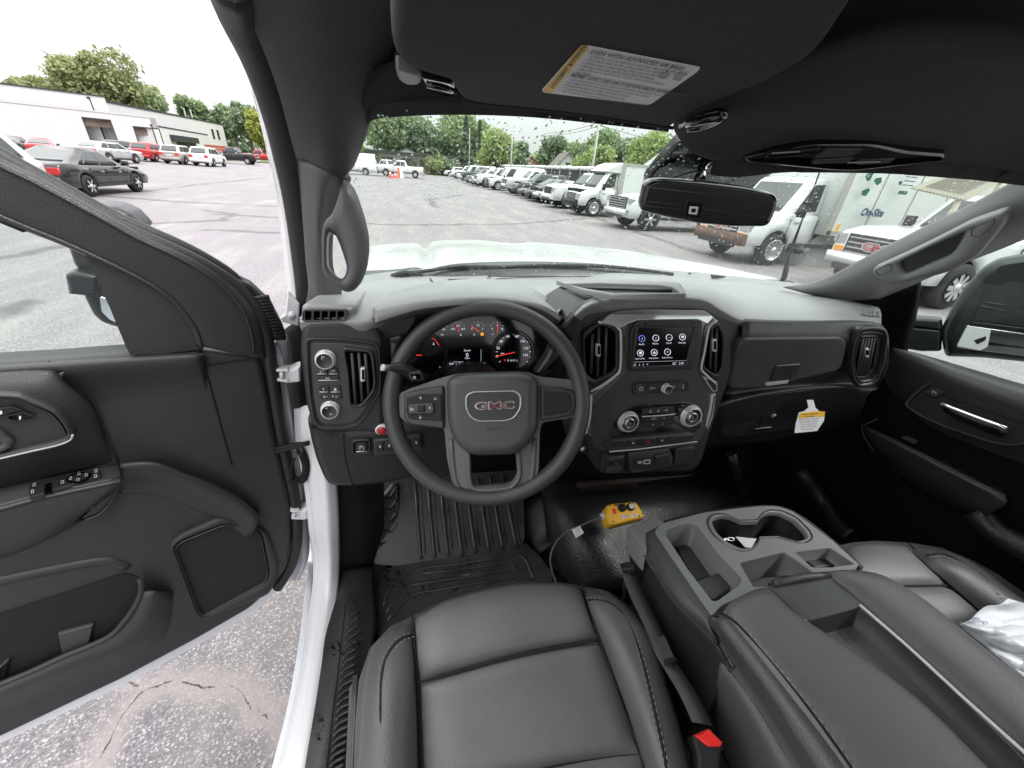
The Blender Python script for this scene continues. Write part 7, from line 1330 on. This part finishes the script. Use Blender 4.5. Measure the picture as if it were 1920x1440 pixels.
# ---- houses
mat('siding_white', (.58,.58,.58), .7, var=.05); mat('brick_orange', (.36,.19,.11), .8, var=.2, vscale=3); mat('shingle', (.16,.15,.14), .85, var=.25, vscale=4); mat('shingle_dark', (.05,.05,.055), .85, var=.25, vscale=4); mat('house_grey', (.35,.34,.31), .8, var=.1)
def house(label, c, w, d, h, rh, wall, roof, rot=0, wins=(), hip=False):
    t = empty('house', (c[0], c[1], 0), rot); tag(t, label, 'house'); m = MB(); m.box((0,0,h/2), (w,d,h), 0)
    m.add([Vector((-w/2,-d/2,h)),Vector((w/2,-d/2,h)),Vector((0,-d/2,h+rh))], [(0,1,2)], 0, False); m.add([Vector((-w/2,d/2,h)),Vector((w/2,d/2,h)),Vector((0,d/2,h+rh))], [(0,1,2)], 0, False); m.build('wall', [wall], t)
    m = MB(); o = .3
    for s in (1, -1): m.add([Vector((s*(w/2+o),-d/2-o,h-o*rh/(w/2))),Vector((s*(w/2+o),d/2+o,h-o*rh/(w/2))),Vector((0,d/2+o,h+rh)),Vector((0,-d/2-o,h+rh)),Vector((s*(w/2+o),-d/2-o,h-o*rh/(w/2)-.15)),Vector((s*(w/2+o),d/2+o,h-o*rh/(w/2)-.15)),Vector((0,d/2+o,h+rh-.15)),Vector((0,-d/2-o,h+rh-.15))], [(0,1,2,3),(4,5,6,7),(0,4,7,3),(0,1,5,4),(1,2,6,5)], 0, False)
    m.build('roof', [roof], t)
    for x, z, ww, hh in wins: m = MB(); m.box((x,-d/2-.02,z), (ww,.06,hh), 0); m.box((x,-d/2-.04,z), (ww+.16,.05,.08), 1); m.box((x,-d/2-.045,z), (.06,.05,hh), 1); m.build('window', ['car_glass', 'siding_white'], t)
def at_dist(px, py, y): p = W(px, py, 'y', y); return p
p = at_dist(1072,300,72); house('small white gabled house behind the fence', (p.x, 76), 4.2, 8, 3.0, 2.3, 'siding_white', 'shingle', -.15, [(0,3.1,.7,1.2)])
p = at_dist(995,310,90); house('low house with orange brick gable behind the fence', (p.x, 95), 7, 9, 3.2, 2.4, 'brick_orange', 'shingle', -.25)
p = at_dist(1190,310,70); house('grey roofed house glimpsed between trees above the service truck', (p.x+2, 74), 9, 9, 3.2, 2.4, 'house_grey', 'shingle', .2)
t = empty('low_building', (-3, 92, 0), .03); tag(t, 'long low building with flat roof behind the white vans', 'building'); m = MB(); m.box((-3,0,1.6), (34,6,3.2), 0); m.build('wall', ['house_grey'], t); m = MB(); m.box((-3,-.2,3.3), (35,7,.35), 0); m.build('roof', ['shingle_dark'], t)
for k in range(9): m = MB(); m.box((-18+k*3.6,-3.02,1.9), (2.2,.08,1.2), 0); m.box((-18+k*3.6,-3.05,1.25), (2.4,.08,.08), 1); m.build('window', ['car_glass', 'siding_white'], t)
p = at_dist(792,315,95); house('small white house at the left end of the row of vehicles', (p.x-3, 100), 8, 7, 2.8, 1.8, 'siding_white', 'shingle_dark', 0, [(1.5,1.5,1.2,1.2),(-2,1.5,1,1.2)])
# ---- brick workshop on the left
mat('white_brick', (.62,.605,.60), .8, var=.06, vscale=1.5)
nt = MAT['white_brick'].node_tree; bt_ = nd(nt, 'ShaderNodeTexBrick', i_Scale=1.0); bt_.inputs['Brick Width'].default_value = .42; bt_.inputs['Row Height'].default_value = .20; bt_.inputs['Mortar Size'].default_value = .012; tcn = nd(nt, 'ShaderNodeTexCoord'); mp = nd(nt, 'ShaderNodeMapping'); mp.inputs['Rotation'].default_value = (PI/2, 0, 0); nt.links.new(tcn.outputs['Object'], mp.inputs[0]); nt.links.new(mp.outputs[0], bt_.inputs['Vector']); bpn = nd(nt, 'ShaderNodeBump', i_Strength=.6, i_Distance=.02); nt.links.new(bt_.outputs['Fac'], bpn.inputs['Height']); bpn.invert = True; nt.links.new(bpn.outputs[0], nt.nodes['Principled BSDF'].inputs['Normal'])
mat('dark_trim', (.03,.03,.035), .5); mat('bay_inside', (.16,.12,.10), .9, var=.5, vscale=.8); mat('lattice_red', (.35,.10,.07), .8)
a = Vector((*GP(-60, 271), 0)); b = Vector((*GP(303, 293.5), 0)); c_ = Vector((*GP(432, 295), 0))
wk = empty('workshop', tuple(a), 0); tag(wk, 'long white painted brick workshop with two open bay doors', 'building')
def wall_box(name, p, q, z0, z1, th, mats, parent, mi=0, extra=None):
    d = (q-p); L = d.length; d.normalize(); nrm = Vector((d.y, -d.x, 0)); 
    if nrm.dot(-p) < 0: nrm = -nrm
    m = MB(); m.add([p+Vector((0,0,z0)), q+Vector((0,0,z0)), q+Vector((0,0,z1)), p+Vector((0,0,z1)), p-nrm*th+Vector((0,0,z0)), q-nrm*th+Vector((0,0,z0)), q-nrm*th+Vector((0,0,z1)), p-nrm*th+Vector((0,0,z1))], [(0,1,2,3),(4,5,6,7),(0,1,5,4),(3,2,6,7),(0,3,7,4),(1,2,6,5)], 0, False)
    m.v = [tuple(Vector(v)-a) for v in m.v]; o = m.build(name, mats, parent); return o, d, nrm, L
# front wall with real bay openings, built as piers and lintels
dd = (b-a).normalized(); nn_ = Vector((dd.y, -dd.x, 0)); nn_ = nn_ if nn_.dot(-a) > 0 else -nn_
def along(px, py):   # parameter where the survey ray meets the wall plane
    r = ray(px, py); t_ = ((a-CC).dot(nn_))/r.dot(nn_); P = CC+r*t_; return (P-a).dot(dd), P.z
u1, z1 = along(155,221); u2, _ = along(205,224); u3, z3 = along(251,238); u4, _ = along(297,241); LL = (b-a).length
zt = along(0,190)[1]; 
for s, e, z0, z1_ in ((0,u1,0,zt),(u2,u3,0,zt),(u4,LL,0,zt),(u1,u2,z1,zt),(u3,u4,z3,zt)): wall_box('wall', a+dd*s, a+dd*e, z0, z1_, .5, ['white_brick'], wk)
wall_box('parapet_cap', a-dd*.2+nn_*.08, b+nn_*.08, zt, zt+.12, .7, ['siding_white'], wk)
wall_box('upper_wall', a-nn_*1.2, a-nn_*1.2+dd*(along(203,200)[0]), zt-.3, zt+1.9, 12, ['white_brick'], wk); wall_box('roof_edge', a-nn_*1.1, a-nn_*1.1+dd*(along(203,200)[0]), zt+1.9, zt+2.05, 12, ['dark_trim'], wk)
wall_box('bay_interior', a-nn_*7, b-nn_*7, 0, zt, .3, ['bay_inside'], wk); wall_box('roof', a-nn_*.5, b-nn_*.5, zt-.3, zt-.1, 12, ['dark_trim'], wk)
for (s, e, z) in ((u1,u2,z1),(u3,u4,z3)):
    o = MB(); 
    for p_, q_, z0, z9 in ((s-.12,s,0,z+.12),(e,e+.12,0,z+.12),(s-.12,e+.12,z,z+.12)):
        wall_box('door_frame', a+dd*p_+nn_*.03, a+dd*q_+nn_*.03, z0, z9, .12, ['dark_trim'], wk)
    wall_box('bay_door', a+dd*s-nn_*.3, a+dd*e-nn_*.3, z-.9, z, .08, ['bay_inside'], wk); wall_box('machine', a+dd*(s+.8)-nn_*3, a+dd*(e-.6)-nn_*3, 0, 1.7, 1.5, ['under'], wk)
wall_box('side_door', a+dd*(u1-1.9)+nn_*.03, a+dd*(u1-.9)+nn_*.03, 0, 2.2, .05, ['siding_white'], wk)
# lower and taller wings to the right
w2a = b.copy(); w2b = Vector((*GP(406, 293.9), 0)); w3a = Vector((*GP(207, 287.8), 0))-nn_*2; w3b = c_
wall_box('wing_wall', w2a, w2b, 0, 3.9, 8, ['siding_white'], wk); wall_box('roof_edge', w2a+nn_*.1, w2b+nn_*.1, 3.9, 4.1, 8, ['dark_trim'], wk)
h3 = 6.4; o, d3, n3, L3_ = wall_box('upper_wall', w3a, w3b, 0, h3, 6, ['siding_white'], wk); wall_box('roof_edge', w3a+n3*.12-d3*.1, w3b+n3*.12+d3*.2, h3, h3+.22, 6, ['dark_trim'], wk)
wall_box('corner_trim', w3a+n3*.1, w3a+n3*.1+d3*.25, 0, h3, .1, ['dark_trim'], wk); wall_box('corner_trim', w2a+nn_*.1, w2a+nn_*.1+(w2b-w2a).normalized()*.4, 0, 3.9, .1, ['dark_trim'], wk); wall_box('corner_trim', w2b+nn_*.1-(w2b-w2a).normalized()*.5, w2b+nn_*.1, 0, 3.9, .1, ['dark_trim'], wk)
dw = (w2b-w2a).normalized(); wall_box('awning', w2a+dw*8+nn_*1.6, w2a+dw*22+nn_*1.6, 2.2, 3.1, 1.5, ['dark_trim'], wk); wall_box('window', w2a+dw*9+nn_*.05, w2a+dw*20+nn_*.05, 1.0, 2.4, .1, ['car_glass'], wk)
for s in (4, 6.5): wall_box('window', w3b-d3*s+n3*.05, w3b-d3*(s-1.0)+n3*.05, 3.4, 5.2, .1, ['car_glass'], wk)
for s in (.54, .62, .68): wall_box('vent_pipe', w3a+d3*L3_*s, w3a+d3*(L3_*s+.15), h3, h3+1.6, .15, ['siding_white'], wk)
lf = world_thing('lattice_fence', tuple(c_)); tag(lf, 'red lattice fence at the right end of the workshop', 'fence'); m = MB(); p = Vector((*GP(392,302), 0)); q = Vector((*GP(436,301), 0)); d = (q-p); m.tube([p+Vector((0,0,2)), q+Vector((0,0,2))], .08, 0, 6); m.tube([p+Vector((0,0,.2)), q+Vector((0,0,.2))], .08, 0, 6)
for k in range(26): x_ = p+d*(k/26); y_ = p+d*min(1, (k+2.5)/26); m.tube([x_, y_+Vector((0,0,2))], .05, 0, 4); m.tube([y_, x_+Vector((0,0,2))], .05, 0, 4)
m.build('lattice', ['lattice_red'], lf)
# ---- trees
def leaf_mat(name, c1, c2):
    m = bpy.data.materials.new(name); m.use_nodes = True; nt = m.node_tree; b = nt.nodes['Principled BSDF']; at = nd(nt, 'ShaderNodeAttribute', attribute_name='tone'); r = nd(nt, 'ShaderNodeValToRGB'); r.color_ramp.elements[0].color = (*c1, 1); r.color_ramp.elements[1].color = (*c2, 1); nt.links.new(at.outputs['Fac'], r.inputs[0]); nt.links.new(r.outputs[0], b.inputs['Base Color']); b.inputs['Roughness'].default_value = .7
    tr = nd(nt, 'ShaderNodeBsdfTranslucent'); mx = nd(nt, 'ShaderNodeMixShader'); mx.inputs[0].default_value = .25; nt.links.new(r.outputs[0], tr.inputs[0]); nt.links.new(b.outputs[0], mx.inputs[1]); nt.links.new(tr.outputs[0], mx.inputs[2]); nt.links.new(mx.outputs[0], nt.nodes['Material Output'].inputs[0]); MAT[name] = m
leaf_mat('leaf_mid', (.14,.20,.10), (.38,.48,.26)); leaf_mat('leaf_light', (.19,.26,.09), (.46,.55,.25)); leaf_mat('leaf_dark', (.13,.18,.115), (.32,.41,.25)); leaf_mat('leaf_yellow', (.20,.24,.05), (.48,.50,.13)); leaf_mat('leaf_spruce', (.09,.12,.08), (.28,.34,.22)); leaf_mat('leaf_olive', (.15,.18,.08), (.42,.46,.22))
mat('bark', (.10,.08,.06), .9, var=.3, vscale=6)
def tree(label, x, y, h, w, leaf, seed, n=5200, kind='round', size=.34, group='trees around the lot', name='tree', lean=0.0):
    rg = np.random.default_rng(seed); t = empty(name, (x, y, 0)); tag(t, label, 'tree' if name != 'shrub' else 'shrub', group)
    m = MB(); th = h*.42; R0_ = max(.12, h*.018); m.tube([(0,0,0),(lean*.2,0,th*.5),(lean*.5,.1,th),(lean,.0,h*.8)], [R0_*1.3, R0_, R0_*.8, R0_*.3], 0, 8, 3)
    for k in range(7):
        a = k*2.4+seed; z = h*(.28+.07*k); r_ = w*.36*(1-.06*k); m.tube([(lean*.3,0,z), (math.cos(a)*r_*.5, math.sin(a)*r_*.5, z+h*.10), (math.cos(a)*r_, math.sin(a)*r_, z+h*.16)], [R0_*.45, R0_*.3, R0_*.12], 0, 6, 2)
    m.build('trunk', ['bark'], t)
    if kind == 'spruce':
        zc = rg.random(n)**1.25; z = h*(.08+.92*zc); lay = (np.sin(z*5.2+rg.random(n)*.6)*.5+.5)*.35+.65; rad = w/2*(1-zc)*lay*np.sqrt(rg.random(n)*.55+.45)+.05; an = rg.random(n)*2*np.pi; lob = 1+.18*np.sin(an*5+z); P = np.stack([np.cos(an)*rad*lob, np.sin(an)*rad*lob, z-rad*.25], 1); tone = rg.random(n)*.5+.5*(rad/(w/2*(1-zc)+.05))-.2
    else:
        nb = 26; bl = []
        for k in range(nb):
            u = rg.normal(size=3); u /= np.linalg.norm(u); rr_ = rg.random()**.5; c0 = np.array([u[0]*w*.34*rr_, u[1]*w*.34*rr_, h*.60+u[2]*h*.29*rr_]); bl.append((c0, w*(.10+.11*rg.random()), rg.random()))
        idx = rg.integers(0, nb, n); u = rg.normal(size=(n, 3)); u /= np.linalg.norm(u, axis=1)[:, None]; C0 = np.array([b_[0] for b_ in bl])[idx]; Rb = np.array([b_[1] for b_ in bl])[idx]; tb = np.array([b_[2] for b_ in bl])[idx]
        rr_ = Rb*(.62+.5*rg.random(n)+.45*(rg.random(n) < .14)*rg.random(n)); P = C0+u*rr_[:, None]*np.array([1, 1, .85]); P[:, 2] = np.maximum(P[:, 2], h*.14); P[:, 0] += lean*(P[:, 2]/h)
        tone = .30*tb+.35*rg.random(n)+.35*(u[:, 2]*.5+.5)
    s = size*(.6+.8*rg.random(n)); a1 = rg.normal(size=(n, 3)); a1 /= np.linalg.norm(a1, axis=1)[:, None]; a2 = np.cross(a1, rg.normal(size=(n, 3))); a2 /= np.linalg.norm(a2, axis=1)[:, None]
    V = np.stack([P-a1*s[:, None], P+a2*s[:, None]*.55, P+a1*s[:, None], P-a2*s[:, None]*.55], 1).reshape(-1, 3)
    me = bpy.data.meshes.new('crown'); me.vertices.add(4*n); me.loops.add(4*n); me.polygons.add(n); me.vertices.foreach_set('co', V.astype(np.float32).ravel()); me.loops.foreach_set('vertex_index', np.arange(4*n)); me.polygons.foreach_set('loop_start', np.arange(0, 4*n, 4)); me.polygons.foreach_set('loop_total', np.full(n, 4)); me.update(); me.materials.append(MAT[leaf])
    at = me.attributes.new('tone', 'FLOAT', 'FACE'); at.data.foreach_set('value', np.clip(tone, 0, 1).astype(np.float32)); o = bpy.data.objects.new('crown', me); COL.objects.link(o); o.parent = t; return t
def tree_at(label, px_c, px_top, px_w, dist_y, leaf, seed, **k):
    """centre column px_c, top row px_top, width px_w seen at depth dist_y"""
    p = W(px_c, px_top, 'y', dist_y); q = W(px_c+px_w, px_top, 'y', dist_y); w = (q-p).length; hh = k.pop('hmul', 1.0); return tree(label, p.x, p.y, p.z*hh, w, leaf, seed, **k)
# through the windshield, left to right
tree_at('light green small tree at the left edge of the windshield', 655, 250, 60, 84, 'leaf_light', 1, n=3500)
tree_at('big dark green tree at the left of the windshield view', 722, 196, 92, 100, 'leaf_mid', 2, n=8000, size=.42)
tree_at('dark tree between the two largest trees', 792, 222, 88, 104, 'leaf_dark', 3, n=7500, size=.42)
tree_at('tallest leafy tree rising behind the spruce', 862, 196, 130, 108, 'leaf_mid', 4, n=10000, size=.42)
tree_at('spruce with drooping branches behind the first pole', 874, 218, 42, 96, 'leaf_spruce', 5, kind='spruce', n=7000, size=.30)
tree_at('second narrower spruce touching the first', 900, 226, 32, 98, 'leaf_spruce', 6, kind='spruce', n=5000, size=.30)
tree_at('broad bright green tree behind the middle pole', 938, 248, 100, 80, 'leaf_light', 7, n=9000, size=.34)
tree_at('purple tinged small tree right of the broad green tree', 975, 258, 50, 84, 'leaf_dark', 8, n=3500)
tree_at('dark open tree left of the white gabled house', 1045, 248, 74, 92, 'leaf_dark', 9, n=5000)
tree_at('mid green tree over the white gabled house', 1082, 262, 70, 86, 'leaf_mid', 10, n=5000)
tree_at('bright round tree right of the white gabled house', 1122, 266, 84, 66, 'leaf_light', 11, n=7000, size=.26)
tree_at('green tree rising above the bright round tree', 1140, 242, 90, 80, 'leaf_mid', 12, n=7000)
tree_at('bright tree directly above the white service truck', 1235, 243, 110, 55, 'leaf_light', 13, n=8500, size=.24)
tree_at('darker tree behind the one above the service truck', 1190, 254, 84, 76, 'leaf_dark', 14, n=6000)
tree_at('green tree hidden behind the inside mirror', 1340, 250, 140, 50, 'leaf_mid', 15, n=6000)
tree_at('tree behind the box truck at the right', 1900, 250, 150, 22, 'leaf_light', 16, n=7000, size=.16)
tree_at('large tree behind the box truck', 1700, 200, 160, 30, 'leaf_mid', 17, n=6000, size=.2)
for i, (x, w_) in enumerate(((815,40),(838,44),(700,60),(775,30))): 
    p = W(x, 308, 'y', 88+i); tree('low hedge shrub below the tall trees, number of the row counted from the cones'.replace(', number of the row counted from the cones', (' beside the spruce foot', ' left of the first pole', ' behind the long white van', ' above the white crew cab pickup')[i]), p.x, p.y, 3.2, 6, 'leaf_dark' if i else 'leaf_olive', 40+i, n=2200, name='shrub', size=.24)
# behind the workshop
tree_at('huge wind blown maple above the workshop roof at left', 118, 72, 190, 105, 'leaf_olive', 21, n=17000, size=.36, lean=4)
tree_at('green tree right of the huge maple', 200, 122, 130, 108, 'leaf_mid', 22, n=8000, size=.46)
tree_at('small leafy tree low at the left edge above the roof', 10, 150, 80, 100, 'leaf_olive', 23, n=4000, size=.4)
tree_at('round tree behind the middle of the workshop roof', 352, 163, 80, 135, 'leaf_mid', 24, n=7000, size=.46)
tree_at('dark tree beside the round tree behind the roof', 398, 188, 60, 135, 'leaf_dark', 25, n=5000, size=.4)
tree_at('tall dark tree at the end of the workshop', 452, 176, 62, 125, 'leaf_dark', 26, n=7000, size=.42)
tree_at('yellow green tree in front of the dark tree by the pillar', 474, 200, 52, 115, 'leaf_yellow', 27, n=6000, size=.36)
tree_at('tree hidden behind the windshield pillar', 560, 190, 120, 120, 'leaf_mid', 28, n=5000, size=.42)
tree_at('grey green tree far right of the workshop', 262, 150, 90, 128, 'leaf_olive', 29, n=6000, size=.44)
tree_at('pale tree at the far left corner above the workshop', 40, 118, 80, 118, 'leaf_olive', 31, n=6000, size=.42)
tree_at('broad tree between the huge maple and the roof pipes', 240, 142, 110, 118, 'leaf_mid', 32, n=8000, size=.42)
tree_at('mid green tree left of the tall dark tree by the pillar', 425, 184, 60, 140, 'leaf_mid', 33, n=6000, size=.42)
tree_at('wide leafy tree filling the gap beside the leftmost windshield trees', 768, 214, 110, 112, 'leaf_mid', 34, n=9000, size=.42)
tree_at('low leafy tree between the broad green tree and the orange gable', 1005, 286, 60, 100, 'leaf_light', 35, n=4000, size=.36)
# distant wood closing the horizon
rg = np.random.default_rng(99); n = 24000; ang = np.radians(rg.uniform(-70, 85, n)); rad = rg.uniform(150, 175, n); hh = 8+3*np.sin(ang*17)+2*np.sin(ang*41); P = np.stack([np.sin(ang)*rad, np.cos(ang)*rad, rg.random(n)**.8*hh], 1); s = .9*(.6+.8*rg.random(n)); a1 = rg.normal(size=(n,3)); a1 /= np.linalg.norm(a1, axis=1)[:, None]; a2 = np.cross(a1, rg.normal(size=(n,3))); a2 /= np.linalg.norm(a2, axis=1)[:, None]
V = np.stack([P-a1*s[:,None], P+a2*s[:,None]*.7, P+a1*s[:,None], P-a2*s[:,None]*.7], 1).reshape(-1,3); me = bpy.data.meshes.new('far_wood'); me.vertices.add(4*n); me.loops.add(4*n); me.polygons.add(n); me.vertices.foreach_set('co', V.astype(np.float32).ravel()); me.loops.foreach_set('vertex_index', np.arange(4*n)); me.polygons.foreach_set('loop_start', np.arange(0,4*n,4)); me.polygons.foreach_set('loop_total', np.full(n,4)); me.update(); me.materials.append(MAT['leaf_dark']); at = me.attributes.new('tone','FLOAT','FACE'); at.data.foreach_set('value', rg.random(n).astype(np.float32)); o = bpy.data.objects.new('far_wood', me); COL.objects.link(o); tag(o, 'distant line of woods closing the view', 'woodland', kind='stuff')
# ================================================================== LIGHT
w = bpy.data.worlds.new('World'); SC.world = w; w.use_nodes = True; nt = w.node_tree; bg = nt.nodes['Background']
sky = nd(nt, 'ShaderNodeTexSky', sky_type='NISHITA', sun_disc=False); sky.sun_elevation = math.radians(55); sky.sun_rotation = math.radians(-60); sky.air_density = 1; sky.dust_density = 4
hs = nd(nt, 'ShaderNodeHueSaturation', i_Saturation=.10, i_Value=1.0); mx = nd(nt, 'ShaderNodeMix', data_type='RGBA'); mx.inputs[0].default_value = .72
nt.links.new(sky.outputs[0], hs.inputs['Color']); nt.links.new(hs.outputs[0], mx.inputs[6]); mx.inputs[7].default_value = (7.3, 7.25, 7.45, 1)
tcw = nd(nt, 'ShaderNodeTexCoord'); sx_ = nd(nt, 'ShaderNodeSeparateXYZ'); nt.links.new(tcw.outputs['Generated'], sx_.inputs[0])
mz = nd(nt, 'ShaderNodeMapRange', i_1=0.0, i_2=1.0, i_3=.33, i_4=1.12); nt.links.new(sx_.outputs[2], mz.inputs[0])
cn = nd(nt, 'ShaderNodeTexNoise', i_Scale=1.6, i_Detail=5); nt.links.new(tcw.outputs['Generated'], cn.inputs['Vector']); cr = nd(nt, 'ShaderNodeMapRange', i_1=.3, i_2=.7, i_3=.93, i_4=1.07); nt.links.new(cn.outputs[0], cr.inputs[0])
mm_ = nd(nt, 'ShaderNodeMath', operation='MULTIPLY'); nt.links.new(mz.outputs[0], mm_.inputs[0]); nt.links.new(cr.outputs[0], mm_.inputs[1])
vs_ = nd(nt, 'ShaderNodeVectorMath', operation='SCALE'); nt.links.new(mx.outputs[2], vs_.inputs[0]); nt.links.new(mm_.outputs[0], vs_.inputs['Scale'])
nt.links.new(vs_.outputs[0], bg.inputs['Color']); bg.inputs['Strength'].default_value = .15
sl = bpy.data.lights.new('sun', 'SUN'); sl.energy = 1.0; sl.angle = math.radians(25); sl.color = (1, .97, .93); so_ = bpy.data.objects.new('sun', sl); COL.objects.link(so_); so_.rotation_euler = (math.radians(35), 0, math.radians(60)); so_.location = (0, 0, 50)
SC.view_settings.view_transform = 'Standard'; SC.view_settings.look = 'None'; SC.view_settings.exposure = 1.6; SC.view_settings.gamma = 1
SC.cycles.max_bounces = 8; SC.cycles.diffuse_bounces = 4; SC.cycles.glossy_bounces = 3; SC.cycles.transparent_max_bounces = 12; SC.cycles.use_denoising = True; SC.cycles.sample_clamp_indirect = 8
for o in bpy.data.objects:
    if '_off' in o: del o['_off']
